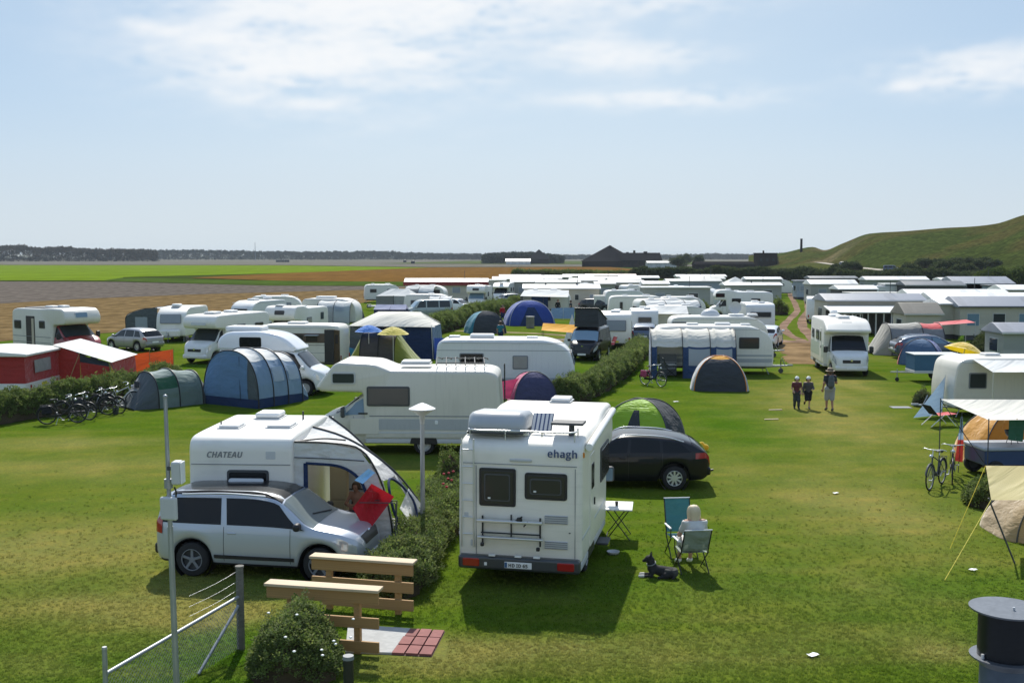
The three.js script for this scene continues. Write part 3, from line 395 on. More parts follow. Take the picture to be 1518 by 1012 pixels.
// ---------------------------------------------------------------- vehicle builders (front = +x, right side = +z)
function hatch(p, x, y, z, w, d, h = .09, m = K.whitep) { const o = mesh('roof_hatch', box(w + .06, .035, d + .06, 0, .0175, 0, .015), K.lgp, p); o.position.set(x, y, z); const l = box(w, h, d, 0, .035 + h / 2, 0, h * .45); mesh('lid', l, m, o); return o; }
function caravan(label, o = {}) {
  const { L = 5, W = 2.15, H = 2.55, fl = .42, m = K.white, group, cat = 'caravan', tow = 1 } = o, g = thing(o.name || 'caravan', label, cat, group), e = L / 2;
  const pts = o.pts || [[-e, fl, .1], [-e - .02, 1.15, .3], [-e + .14, H - .06, .45], [-e + .9, H, .4], [e - 1.0, H, .6], [e - .12, H - .45, .55], [e + .05, 1.2, .4], [e, fl, .12]];
  mesh('body', extr(pts, W, o.bev ?? .07), m, g);
  if (o.two) mesh('lower_panel', extr([[-e - .01, fl - .06, .05], [-e - .025, fl + .36, .02], [e + .02, fl + .36, .02], [e + .01, fl - .06, .05]], W + .02, .03), o.two, g);
  mesh('chassis', box(L - .7, .1, W * .7, 0, fl - .06, 0), K.dgrey, g);
  for (const s of [1, -1]) { // side rails and stripes
    mesh('awning_rail', box(L - .7, .03, .03, -.05, H - .16, s * (W / 2 + .005)), K.lgp, g);
    for (const [y, h, sm] of o.stripes || []) pan(g, 'stripe', sm, L - .12, h, [0, y, s * (W / 2 + .001)], s > 0 ? 'R' : 'L', { t: .006, r: .01 });
    wheel(g, o.wx ?? -.2, s * (W / 2 - .14), .31, .18, K.lgp, 0);
    const ar = mesh('wheel_arch', new THREE.CylinderGeometry(.39, .39, .05, 18, 1, false, 0, Math.PI).rotateX(Math.PI / 2).rotateZ(Math.PI / 2), K.dgrey, g); ar.position.set(o.wx ?? -.2, .32, s * (W / 2 - .012)); ar.rotation.z = 0;
  }
  for (const [f, x, y, w, h, gl, fr] of o.win || []) { const p = f === 'R' ? [x, y, W / 2 - .002] : f === 'L' ? [x, y, -W / 2 + .002] : f === 'F' ? [e + (o.fx ?? .0), y, x] : [-e + (o.bx ?? -.02), y, x]; win(g, w, h, p, f, { glass: gl ? K[gl] : K.acryl, frame: fr ? K[fr] : K.mgrey, tilt: f === 'F' ? o.ft || .12 : f === 'B' ? o.bt || .05 : 0 }); }
  if (o.door) { const [f, x] = o.door, z = (f === 'R' ? 1 : -1) * (W / 2 - .002), d = pan(g, 'door', o.doorM || m, .62, 1.75, [x, fl + .95, z], f, { t: .02, r: .06 }); const h = mesh('handle', box(.1, .03, .03, .2, -.05, .03), K.black, d); const p = mesh('pane', panelGeo(.36, .5, .012, .05), K.acryl, d); p.position.set(0, .42, .02); }
  for (const [x, z, w, d, h] of o.hatch || [[.8, 0, .7, .5], [-1.2, .2, .45, .45]]) hatch(g, x, H - .01, z, w, d, h);
  const te = -tow * e; for (const s of [1, -1]) { const t = pan(g, 'tail_light', K.lred, .1, .24, [te * 1.0 - tow * .015, fl + .3, s * (W / 2 - .14)], tow > 0 ? 'B' : 'F', { t: .03, r: .03 }); }
  pan(g, 'number_plate', K.yellowp, .5, .12, [te - tow * .015, fl + .14, 0], tow > 0 ? 'B' : 'F', { t: .015, r: .01 });
  if (o.bar !== 0) { const b = mesh('drawbar', merge([rod([tow * (e - .3), fl - .05, .55], [tow * (e + .95), fl - .02, .04], .035), rod([tow * (e - .3), fl - .05, -.55], [tow * (e + .95), fl - .02, -.04], .035), box(.3, .09, .09, tow * (e + 1.08), fl, 0, .03), rod([tow * (e + .8), fl, .1], [tow * (e + .62), fl + .38, .1], .02)]), K.galv, g); const j = mesh('jockey_wheel', merge([rod([tow * (e + .6), .14, 0], [tow * (e + .6), fl + .3, 0], .028), new THREE.CylinderGeometry(.13, .13, .07, 14).rotateX(Math.PI / 2).translate(tow * (e + .6), .13, 0)]), K.dgrey, b); const bx_ = o.gas ? mesh('gas_locker', box(.5, .5, 1.5, tow * (e + .28), fl + .24, 0, .12), m, g) : 0; }
  for (const sx of [1, -1]) for (const s of [1, -1]) mesh('corner_steady', rod([sx * (e - .35), fl - .05, s * (W / 2 - .25)], [sx * (e - .18), .02, s * (W / 2 - .2)], .022), K.galv, g);
  return g;
}
function cab(g, xn, m, o = {}) { // van cab with its nose at x = xn
  const H = o.h || 2.15, k = o.k || 1, wr = .33, fx = xn - .88, d = mkDef({ top: [[xn - 2.0, H], [xn - 1.65, H - .02], [xn - 1.45, H - .12], [xn - .72, 1.34], [xn - .35, 1.2], [xn - .1, 1.02], [xn - .03, .8], [xn, .5]], belt: [[xn - 2, 1.22], [xn - .7, 1.2], [xn - .3, 1.05], [xn, .6]], bot: [[xn - 2, .36], [xn - .3, .32], [xn, .36]], hw: [[xn - 2, o.hw || 1.0], [xn - .8, (o.hw || 1.0) - .03], [xn - .3, .86], [xn - .06, .68], [xn, .55]], arches: [[fx, .43, wr]], tumble: .16 });
  loftBody(g, 'cab', m, d, 70); topPatch(g, 'windscreen', o.glass || K.glass, d, xn - 1.42, xn - .74, 4.1, 4.05, .008);
  for (const s of [1, -1]) {
    sidePatch(g, 'side_window', o.sglass || K.glass, d, [xn - 1.85, xn - .82], [xn - 1.83, xn - 1.33], 3.08, 3.9, s); const hl = sidePatch(g, 'headlight', K.lclear, d, [xn - .42, xn - .1], [xn - .4, xn - .16], 2.1, 3.0, s, .012);
    sidePatch(g, 'door_seam', K.black, d, [xn - 1.95, xn - 1.94], [xn - 1.95, xn - 1.94], .3, 4, s, .004, 1, 8); sidePatch(g, 'door_seam', K.black, d, [xn - 1.28, xn - 1.27], [xn - 1.28, xn - 1.27], 1.4, 3, s, .004, 1, 6);
    const mr = mesh('mirror', box(.14, .34, .22, 0, 0, 0, .06), o.mirror || K.dgrey, g); mr.position.set(xn - .98, 1.36, s * (1.16)); mesh('mirror_arm', rod([.0, -.06, -s * .08], [.02, -.12, -s * .26], .025), K.dgrey, mr); mesh('mirror_glass', panelGeo(.17, .28, .008, .04), K.glassb, mr).position.set(-.07, 0, 0); mr.children[1].rotation.y = -Math.PI / 2;
    wheel(g, fx, s * .85, wr, .2, K.lgp, 0);
  }
  mesh('grille', box(.06, .17, .9, xn - .045, .8, 0, .02), K.black, g); mesh('bumper', box(.24, .26, 1.62, xn - .1, .45, 0, .1), o.bumper || m, g); pan(g, 'number_plate', o.plate || K.yellowp, .5, .11, [xn + .018, .46, 0], 'F', { t: .012, r: .01 }); mesh('emblem', new THREE.CylinderGeometry(.06, .06, .02, 14).rotateZ(Math.PI / 2).translate(xn - .01, .87, 0), K.chrome, g);
  const wm = topPatch(g, 'bonnet_gap', K.black, d, xn - .73, xn - .7, 4.2, 4.2, .006, 2, 10); return d;
}
function motorhome(label, o = {}) {
  const { L = 5.8, W = 2.25, H = 2.85, fl = .5, m = K.white, group } = o, g = thing(o.name || 'motorhome', label, 'motorhome', group), e = L / 2, xc = e - (o.cabL || 1.75);
  let pts = o.pts; // habitation profile
  const a = e - .5;
  if (pts) ; else if (o.type === 'semi') pts = [[-e, fl, .12], [-e - .03, 1.2, .3], [-e + .05, H - .05, .3], [-e + .5, H, .3], [xc - .5, H, .4], [xc + .15, H - .12, .3], [xc + .78, H - .52, .25], [xc + .72, H - .66, .1], [xc + .1, H - .74, .1], [xc + .05, fl, .05]];
  else { const ah = o.ah ?? .12; pts = [[-e, fl, .12], [-e - .03, 1.2, .3], [-e + .03, H - .12, .35], [-e + .45, H, .3], [xc - .9, H, .5], [xc - .3, H + ah, .6], [a - .25, H + ah - .02, .5], [a + .02, H - .42, .3], [a - .08, H - .78, .2], [xc + .15, H - .84, .15], [xc + .08, fl, .05]]; }
  mesh('body', extr(pts, W, o.bev ?? .09), m, g);
  mesh('skirt', extr([[-e, fl - .12, .05], [-e, fl + .02, 0], [xc + .08, fl + .02, 0], [xc + .08, fl - .12, .05]], W - .03, .02), o.skirt || K.lgp, g);
  mesh('chassis', box(L - .8, .14, W * .55, -.1, fl - .14, 0), K.black, g);
  for (const s of [1, -1]) { wheel(g, -e + (o.rw || 1.35), s * (W / 2 - .2), .33, .2, K.lgp, 0); const ar = mesh('wheel_arch', new THREE.CylinderGeometry(.43, .43, .04, 18, 1, false, 0, Math.PI).rotateX(Math.PI / 2).rotateZ(Math.PI / 2), K.black, g); ar.rotation.z = 0; ar.position.set(-e + (o.rw || 1.35), .36, s * (W / 2 - .028)); for (const [y, h, sm, x0, x1] of o.stripes || []) pan(g, 'stripe', sm, (x1 ?? xc) - (x0 ?? -e) - .1, h, [((x1 ?? xc) + (x0 ?? -e)) / 2, y, s * (W / 2 + .001)], s > 0 ? 'R' : 'L', { t: .006, r: .01 }); }
  cab(g, e, o.cabM || m, { h: o.cabH || 2.12, glass: o.ws, sglass: o.sws, mirror: o.mirror, bumper: o.bumper, plate: o.plate });
  for (const [f, x, y, w, h, gl, fr] of o.win || []) win(g, w, h, f === 'R' ? [x, y, W / 2 - .002] : f === 'L' ? [x, y, -W / 2 + .002] : f === 'F' ? [a - .06, y, x] : [-e - .03, y, x], f, { glass: gl ? K[gl] : K.acryl, frame: fr ? K[fr] : K.dgrey, tilt: f === 'F' ? .25 : 0 });
  if (o.door) { const [f, x] = o.door, d = pan(g, 'door', m, .6, 1.8, [x, fl + .98, (f === 'R' ? 1 : -1) * (W / 2 - .004)], f, { t: .02, r: .05 }); mesh('handle', box(.04, .14, .03, .22, -.1, .03), K.black, d); const p = mesh('pane', panelGeo(.34, .5, .012, .05), K.acryl, d); p.position.set(0, .45, .02); }
  for (const [x, z, w, d, h] of o.hatch || [[-1, 0, .7, .5], [1.2, 0, .5, .5]]) hatch(g, x, H - .008 + (x > xc - .4 && o.type !== 'semi' ? (o.ah ?? .12) : 0), z, w, d, h);
  if (o.rear !== 0) { mesh('rear_bumper', box(.2, .26, W - .04, -e - .05, fl - .02, 0, .06), o.rb || K.dgrey, g); for (const s of [1, -1]) pan(g, 'tail_light', K.lred, .32, .15, [-e - .148, fl - .01, s * (W / 2 - .28)], 'B', { t: .02, r: .03 }); pan(g, 'rear_plate', K.whitep, .52, .12, [-e - .148, fl - .01, 0], 'B', { t: .012, r: .01 }); }
  return g;
}
const CARS = {
  suv: { L: 4.22, top: [[-2.11, .5], [-2.09, .95], [-2.04, 1.25], [-1.92, 1.56], [-1.6, 1.645], [-.2, 1.67], [.3, 1.62], [.5, 1.54], [1.18, 1.08], [1.6, 1.0], [1.93, .9], [2.04, .78], [2.09, .6], [2.11, .45]], belt: [[-2.1, 1.02], [.8, 1.0], [1.6, .88], [2.1, .6]], hw: [[-2.11, .66], [-2.04, .78], [-1.7, .88], [-1, .9], [1.2, .9], [1.7, .85], [1.98, .7], [2.11, .5]], bot: [[-2.11, .4], [-1.9, .28], [1.9, .26], [2.11, .34]], f: 1.29, r: -1.29, wr: .335, ws: [.53, 1.17], wins: [[-1.96, -.68, -1.84, -.72], [-.56, 1.0, -.62, .46]], rearg: [-2.06, -1.93], hl: [1.55, 2.0], tlr: [2.35, 3.35], tl: [-2.09, -1.9], seams: [-.62, .72], roof: [-1.9, .5] },
  estate: { L: 4.5, top: [[-2.25, .5], [-2.23, .85], [-2.12, 1.02], [-1.75, 1.28], [-1.3, 1.39], [-.3, 1.46], [.1, 1.44], [.4, 1.35], [1.15, 1.0], [1.7, .9], [2.1, .74], [2.22, .6], [2.25, .42]], belt: [[-2.25, 1.02], [-1.6, 1.0], [.9, .93], [1.6, .82], [2.25, .5]], hw: [[-2.25, .64], [-2.15, .76], [-1.7, .87], [-1, .9], [1.1, .9], [1.75, .82], [2.1, .66], [2.25, .45]], bot: [[-2.25, .42], [-2.0, .28], [2, .22], [2.25, .3]], f: 1.38, r: -1.3, wr: .325, ws: [.42, 1.13], wins: [[-1.75, -1.0, -1.45, -.98], [-.92, -.12, -.9, -.16], [-.04, .98, -.08, .33]], rearg: [-2.12, -1.75], hl: [1.7, 2.15], tl: [-2.24, -1.85], seams: [-.98, -.08, .85], roof: [-1.7, .4] },
  hatch: { L: 4.2, top: [[-2.1, .5], [-2.08, .85], [-1.98, .98], [-1.6, 1.36], [-1.2, 1.47], [-.2, 1.51], [.2, 1.48], [.5, 1.38], [1.25, .98], [1.7, .86], [2.0, .7], [2.08, .58], [2.1, .4]], belt: [[-2.1, .95], [.9, .92], [1.6, .8], [2.1, .5]], hw: [[-2.1, .66], [-2.0, .78], [-1.6, .86], [1.1, .87], [1.7, .8], [1.98, .64], [2.1, .42]], bot: [[-2.1, .42], [-1.9, .26], [1.9, .22], [2.1, .3]], f: 1.28, r: -1.28, wr: .31, ws: [.52, 1.22], wins: [[-1.65, -1.02, -1.4, -1.0], [-.94, -.1, -.92, -.14], [-.02, 1.06, -.06, .42]], rearg: [-1.97, -1.62], hl: [1.6, 2.02], tl: [-2.09, -1.85], seams: [-.98, -.06, .9], roof: [-1.6, .45] },
  van: { L: 4.75, top: [[-2.37, .5], [-2.35, 1.6], [-2.25, 1.86], [-2.0, 1.93], [.6, 1.95], [.95, 1.88], [1.15, 1.76], [1.72, 1.22], [2.0, 1.1], [2.25, .92], [2.33, .7], [2.37, .45]], belt: [[-2.37, 1.12], [1.3, 1.1], [1.9, .95], [2.37, .55]], hw: [[-2.37, .8], [-2.28, .9], [-1.9, .93], [1.2, .93], [1.9, .86], [2.2, .72], [2.37, .5]], bot: [[-2.37, .38], [-2.1, .3], [2.1, .26], [2.37, .34]], f: 1.5, r: -1.45, wr: .33, ws: [1.14, 1.7], wins: [[-2.1, -1.0, -2.05, -1.0], [-.9, .3, -.9, .3], [.42, 1.5, .4, 1.02]], rearg: [-2.36, -2.28], hl: [1.8, 2.26], tl: [-2.36, -2.2], seams: [-.95, .36, 1.3], roof: [-2.2, .9], tumble: .16 },
};
function car(name, label, style, m, o = {}) {
  const c = CARS[style], g = thing(name, label, o.cat || 'car', o.group), d = mkDef({ ...c, arches: [[c.f, c.wr + .075, c.wr], [c.r, c.wr + .075, c.wr]] });
  loftBody(g, 'body', m, d); mesh('underbody', box(c.L - .5, .3, 1.3, 0, .42, 0), K.black, g);
  topPatch(g, 'windscreen', o.ws || K.glassg, d, c.ws[0], c.ws[1], 4.15, 4.1, .007); topPatch(g, 'rear_window', K.glass, d, c.rearg[0], c.rearg[1], 4.3, 4.2, .007);
  if (o.roofM) topPatch(g, 'roof_panel', o.roofM, d, c.roof[0], c.roof[1], 3.97, 3.97, .005);
  for (const s of [1, -1]) {
    for (const [a0, a1, b0, b1] of c.wins) sidePatch(g, 'side_window', o.wg || K.glass, d, [a0, a1], [b0, b1], 3.06, 3.92, s);
    sidePatch(g, 'headlight', K.lclear, d, [c.hl[0], c.hl[1]], [c.hl[0] + .1, c.hl[1] - .04], 2.2, 3.05, s, .01); sidePatch(g, 'tail_light', K.lred, d, [c.tl[0], c.tl[1]], [c.tl[0] + .03, c.tl[1]], ...(c.tlr || [2.45, 2.98]), s, .012, 6, 4);
    for (const x of c.seams) sidePatch(g, 'door_seam', K.black, d, [x - .005, x + .005], [x - .005, x + .005], .6, 3, s, .003, 1, 8);
    for (const x of c.seams.slice(0, -1)) { const q = d.S(x + .16, 2.6, s); mesh('door_handle', box(.17, .03, .04, q[0], q[1], q[2], .012), o.handle || m, g); }
    if (o.clad) { sidePatch(g, 'cladding', K.black, d, [d.x0 + .15, d.x1 - .15], [d.x0 + .15, d.x1 - .15], 0, .32, s, .006, 60, 2); sidePatch(g, 'side_moulding', K.black, d, [-.82, 1.0 - .2], [-.82, 1.0 - .2], 1.0, 1.22, s, .014, 12, 1); }
    const mx = c.ws[1] - .28, q = d.S(mx, 3.1, s), mr = mesh('mirror', box(.14, .15, .2, 0, 0, 0, .06), o.mirror || m, g); mr.position.set(q[0], q[1] + .07, q[2] + s * .1);
    for (const x of [c.f, c.r]) { wheel(g, x, s * (c.hw[3][1] - .13), c.wr, .21, o.rim || K.alu, o.spokes ?? 5); const ar = mesh('wheel_well', new THREE.CylinderGeometry(c.wr + .07, c.wr + .07, .3, 20, 1, true).rotateX(Math.PI / 2), K.black, g); ar.position.set(x, c.wr, s * (c.hw[3][1] - .2)); }
    if (o.rails) mesh('roof_rail', tube([[c.roof[0] + .15, d.S(c.roof[0] + .15, 4.3, s)[1], s * d.S(c.roof[0] + .15, 4.3, 1)[2]], ...[.3, .6, .9].map((t) => { const x = lerp(c.roof[0], c.roof[1] - .1, t), p = d.S(x, 4.3, s); return [x, p[1] + .05, p[2]]; }), [c.roof[1] - .05, d.S(c.roof[1] - .05, 4.3, s)[1], d.S(c.roof[1] - .05, 4.3, s)[2]]], .018, 6, 24), o.railM || K.black, g);
  }
  const nose = d.x1; topPatch(g, 'grille', K.black, d, nose - .12, nose - .035, 5.0, 5.0, .01, 6, 8); mesh('emblem', new THREE.CylinderGeometry(.05, .05, .02, 12).rotateZ(Math.PI / 2 - .3).translate(nose - .09, d.S(nose - .09, 6, 1)[1] + .035, 0), K.chrome, g);
  pan(g, 'number_plate', K.whitep, .5, .11, [nose + .004, .42, 0], 'F', { t: .012, r: .01 }); pan(g, 'rear_plate', K.whitep, .5, .11, [d.x0 - .004, .62, 0], 'B', { t: .012, r: .01 }); mesh('rear_bumper', box(.14, .22, 1.5, d.x0 + .05, .5, 0, .06), o.clad ? K.black : m, g);
  g.userData.def = undefined; delete g.userData.def; return g;
}

// ---------------------------------------------------------------- tents and cloth
function clothQ(parent, name, m, a, b, c, d, sag = .04, n = 8, wr = .015) { // quad a-b-c-d with a little sag and wrinkling
  const A = V(a), B = V(b), Cc = V(c), D = V(d), nn = B.clone().sub(A).cross(D.clone().sub(A)).normalize(); if (nn.y < 0) nn.negate(); const sd = a[0] * 7 + c[2] * 3;
  return mesh(name, gridGeo(n, n, (u, v) => { const p = A.clone().lerp(B, u), q = D.clone().lerp(Cc, u), r = p.lerp(q, v), e = 16 * u * (1 - u) * v * (1 - v); r.addScaledVector(nn, -sag * e + wr * e * (fbm(u * 4 + sd, v * 4, 2) - .5) * 4); return [r.x, r.y, r.z, r.x + r.z, r.y * 1.2 + r.z * .3]; }), m, parent);
}
function tri(parent, name, m, a, b, c, sag = .03) { return clothQ(parent, name, m, a, b, c, c, sag, 6); }
function hoopPt(h, f) { const a = f * Math.PI, c = Math.cos(a), s = Math.sin(a), p = h.p ?? .72; return [h.x, h.h * Math.pow(s, p) + .01, (h.z || 0) - Math.sign(c) * Math.pow(Math.abs(c), h.q ?? .85) * h.w]; }
function tunnel(name, label, hoops, bays, o = {}) { // bays[i]: list of [f0, f1, material, part name] between hoop i and i+1
  const g = thing(name, label, o.cat || 'tent', o.group);
  bays.forEach((bay, i) => bay.forEach(([f0, f1, m, nm]) => mesh(nm || 'fabric_panel', gridGeo(8, Math.max(4, Math.round((f1 - f0) * 26)), (u, v) => { const f = lerp(f0, f1, v), a = hoopPt(hoops[i], f), b = hoopPt(hoops[i + 1], f), s = 4 * u * (1 - u) * (o.sag ?? .035), k = 1 + .012 * (fbm(u * 5 + i * 9, v * 8, 2) - .5); return [lerp(a[0], b[0], u), lerp(a[1], b[1], u) * (1 - s) * k, lerp(a[2], b[2], u) * (1 - s * .6) * k, lerp(a[0], b[0], u), f * 4]; }), m, g)));
  hoops.forEach((h, i) => { if (h.pole !== 0 && h.h > .2) mesh('pole', tube(Array.from({ length: 21 }, (_, j) => { const p = hoopPt(h, j / 20); return [p[0], p[1] + .012, p[2] * 1.006]; }), h.pr || .028, 5, 40), o.poleM || K.black, g); });
  for (const [i, m] of o.ends || []) { const h = hoops[i]; mesh('end_wall', gridGeo(16, 5, (u, v) => { const p = hoopPt(h, u); return [p[0] - Math.sign(i ? -1 : 1) * .01 + (fbm(u * 5, v * 5, 2) - .5) * .03, p[1] * v, p[2] * (.985), u * 3, v * 2]; }), m, g); }
  for (const f of o.guys || []) mesh('guy_rope', rod(f[0], f[1], .008, 4), K.lgp, g);
  return g;
}
function dome(name, label, o) { // rx, rz half sizes, h, sec: four materials (+x, +z, -x, -z)
  const g = thing(name, label, o.cat || 'tent', o.group), R = (a) => { const c = Math.abs(Math.cos(a)), s = Math.abs(Math.sin(a)), k = 1 / Math.pow(c ** 5 + s ** 5, .2); return [Math.cos(a) * k, Math.sin(a) * k]; };
  const P = (a, v) => { const r = R(a), rid = Math.abs(Math.cos(2 * a)), f = Math.pow(Math.cos(v * Math.PI / 2), .82), sg = 1 - .09 * rid * Math.sin(v * Math.PI); return [r[0] * o.rx * f * sg, o.h * Math.pow(Math.sin(v * Math.PI / 2), 1.05) * (1 - .04 * rid * Math.sin(v * 3.1)) + .005, r[1] * o.rz * f * sg]; };
  for (let k = 0; k < 4; k++) { const vs = o.split?.[k]; const a0 = k * Math.PI / 2 - Math.PI / 4, seg = (m, v0, v1, nm) => mesh(nm, gridGeo(12, 10, (u, v) => { const q = P(a0 + u * Math.PI / 2, lerp(v0, v1, v)); return [...q, u * 2, v * 2]; }), m, g); if (vs) { seg(o.sec[k], 0, vs[0], 'fabric_panel'); seg(vs[1], vs[0], .999, 'top_panel'); } else seg(o.sec[k], 0, .999, 'fabric_panel'); }
  for (const a of [1, 3]) mesh('pole', tube(Array.from({ length: 25 }, (_, j) => { const v = j / 12, q = P(v <= 1 ? a * Math.PI / 4 : a * Math.PI / 4 + Math.PI, v <= 1 ? v * .99 : (2 - v) * .99); return [q[0] * 1.01, q[1] + .01, q[2] * 1.01]; }), .02, 5, 50), o.poleM || K.dgrey, g);
  if (o.door) { const [k, m, w, h] = o.door, a = k * Math.PI / 2; mesh('door_panel', gridGeo(10, 8, (u, v) => { const q = P(a + (u - .5) * w * (1 - v * .55), .02 + v * h); return [q[0] * 1.012, q[1] + .006, q[2] * 1.012, u, v]; }), m, g); }
  return g;
}
function parasol(name, label, m, px, py, r, h, tilt = 0) { const g = thing(name, label, 'parasol'); at(g, px, py, 20); mesh('pole', rod([0, 0, 0], [0, h, 0], .022), K.alu, g); const c = mesh('canopy', gridGeo(48, 5, (u, v) => { const a = u * Math.PI * 2, k = 1 - .06 * Math.abs(Math.sin(a * 4)) * v; return [Math.cos(a) * r * v * k, h - r * .46 * v ** 1.7, Math.sin(a) * r * v * k, u * 6, v * 2]; }), m, g); for (let i = 0; i < 8; i++) { const a = i * Math.PI / 4; mesh('rib', rod([0, h - .03, 0], [Math.cos(a) * r * .98, h - r * .46 - .01, Math.sin(a) * r * .98], .008, 4), K.alu, g); } mesh('foot', cyl(.2, .16, .07, 0, .035, 0), K.dgrey, g); g.rotation.z = tilt; return g; }

// ---------------------------------------------------------------- static caravans and cabins
function home(label, o) { // xl..xr pixels of the wall facing us, y pixel of its top edge, h wall height, d depth
  const h = o.h ?? 2.6, s = (o.y - HOR) / (CAMH - h), dist = FPX / s, A = Gd(o.xl, dist), B = Gd(o.xr, dist), L = B[0] - A[0], g = thing(o.name || 'static_caravan', label, o.cat || 'static caravan', o.group), d = o.d ?? 3.4, rm = o.roof || K.roofw, wm = o.wall || K.wallg, yaw = (o.yaw || 0) * D2R;
  g.position.set((A[0] + B[0]) / 2, 0, A[2]); g.rotation.y = yaw; // front wall at z = 0
  mesh('wall', box(L, h - .35, d, 0, .35 + (h - .35) / 2, -d / 2), wm, g); mesh('plinth', box(L - .2, .36, d - .2, 0, .18, -d / 2), K.dgrey, g);
  const ov = o.ov ?? .18, rh = o.rh ?? .3; let rg;
  if (o.flat) rg = box(L + 2 * ov, .16, d + 2 * ov, 0, h + .085, -d / 2, .04);
  else if (o.mono) rg = extr([[ov, h - .02, .02], [ov, h + .1, .02], [-d - ov, h + rh + .1, .02], [-d - ov, h + rh - .02, .02]], L + 2 * ov, .02).rotateY(-Math.PI / 2);
  else rg = extr([[-d / 2 - ov, h - .02, .03], [-d / 2 - ov, h + .08, .05], [0, h + rh + .1, .3], [d / 2 + ov, h + .08, .05], [d / 2 + ov, h - .02, .03]], L + 2 * ov, .02).rotateY(Math.PI / 2).translate(0, 0, -d / 2);
  mesh('roof', rg, rm, g); if (!o.flat) mesh('gutter', box(L + 2 * ov, .08, .07, 0, h + .02, ov + .03), o.gut || K.lgp, g);
  if (o.fascia) mesh('fascia', box(L + 2 * ov + .1, .5, .06, 0, h - .1, ov + .1), o.fascia, g);
  const ws = o.win ?? Math.max(1, Math.floor(L / 2.6)); for (let i = 0; i < ws; i++) { const isD = o.door === i, x = -L / 2 + (i + .5) * L / ws; if (isD) { const q = pan(g, 'door', K.wallw, .8, 1.9, [x, 1.35, .001], 'R', { t: .03, r: .02 }); mesh('pane', panelGeo(.5, .8, .01, .02), K.glassg, q).position.set(0, .4, .03); } else win(g, o.ww || 1.15, o.wh || .85, [x, h * .62, .001], 'R', { glass: i % 2 ? K.glassg : (o.glass || K.blind), frame: K.wallw, r: .03 }); }
  win(g, 1.1, .8, [L / 2 - .001, h * .62, -d / 2], 'F', { glass: K.glassg, frame: K.wallw, r: .03 }); win(g, 1.1, .8, [-L / 2 + .001, h * .62, -d / 2], 'B', { glass: K.glassg, frame: K.wallw, r: .03 });
  if (o.h !== 0 && L > 6) mesh('aerial', rod([L * .22, h, -d * .5], [L * .22, h + rh + 1.1, -d * .5], .03, 5), K.dgrey, g);
  if (L > 7.5) { mesh('gas_bottle', merge([cyl(.16, .16, .55, L * .44, .3, .3, 12), cyl(.06, .09, .12, L * .44, .63, .3, 10)]), K.lgp, g); }
  if (o.vents) for (let i = 0; i < o.vents; i++) mesh('roof_vent', cyl(.09, .09, .4, -L / 2 + (i + .7) * L / (o.vents + .4), h + rh * .7 + .2, -d * .4, 8), K.dgrey, g);
  return g;
}

// ---------------------------------------------------------------- sdf figures
function sdfMesh(fn, mn, mx, c) { // surface nets
  const n = [0, 1, 2].map((i) => Math.ceil((mx[i] - mn[i]) / c) + 1), [nx, ny, nz] = n, f = new Float32Array(nx * ny * nz), I = (i, j, k) => i + nx * (j + ny * k);
  for (let k = 0; k < nz; k++) for (let j = 0; j < ny; j++) for (let i = 0; i < nx; i++) f[I(i, j, k)] = fn(mn[0] + i * c, mn[1] + j * c, mn[2] + k * c);
  const vid = new Int32Array(nx * ny * nz).fill(-1), pos = [], idx = [], E = [[0, 1], [2, 3], [4, 5], [6, 7], [0, 2], [1, 3], [4, 6], [5, 7], [0, 4], [1, 5], [2, 6], [3, 7]];
  for (let k = 0; k < nz - 1; k++) for (let j = 0; j < ny - 1; j++) for (let i = 0; i < nx - 1; i++) {
    const v = [0, 1, 2, 3, 4, 5, 6, 7].map((q) => f[I(i + (q & 1), j + ((q >> 1) & 1), k + (q >> 2))]); let neg = 0; for (const a of v) if (a < 0) neg++; if (!neg || neg === 8) continue;
    let x = 0, y = 0, z = 0, m = 0; for (const [a, b] of E) if ((v[a] < 0) !== (v[b] < 0)) { const t = v[a] / (v[a] - v[b]); x += lerp(a & 1, b & 1, t); y += lerp((a >> 1) & 1, (b >> 1) & 1, t); z += lerp(a >> 2, b >> 2, t); m++; }
    vid[I(i, j, k)] = pos.length / 3; pos.push(mn[0] + (i + x / m) * c, mn[1] + (j + y / m) * c, mn[2] + (k + z / m) * c);
  }
  for (let k = 1; k < nz - 1; k++) for (let j = 1; j < ny - 1; j++) for (let i = 1; i < nx - 1; i++) {
    const a = f[I(i, j, k)] < 0; for (const [di, dj, dk, q] of [[1, 0, 0, [[0, 0, 0], [0, -1, 0], [0, -1, -1], [0, 0, -1]]], [0, 1, 0, [[0, 0, 0], [0, 0, -1], [-1, 0, -1], [-1, 0, 0]]], [0, 0, 1, [[0, 0, 0], [-1, 0, 0], [-1, -1, 0], [0, -1, 0]]]]) {
      const b = f[I(i + di, j + dj, k + dk)] < 0; if (a === b) continue; let w = q.map(([x, y, z]) => vid[I(i + x, j + y, k + z)]); if (w.some((t) => t < 0)) continue; if (!a) w = [w[3], w[2], w[1], w[0]]; idx.push(w[0], w[1], w[2], w[0], w[2], w[3]);
    }
  }
  const g = new THREE.BufferGeometry(); g.setAttribute('position', new THREE.Float32BufferAttribute(pos, 3)); g.setAttribute('uv', new THREE.Float32BufferAttribute(new Float32Array(pos.length / 3 * 2), 2)); g.setIndex(idx); g.computeVertexNormals(); return g;
}
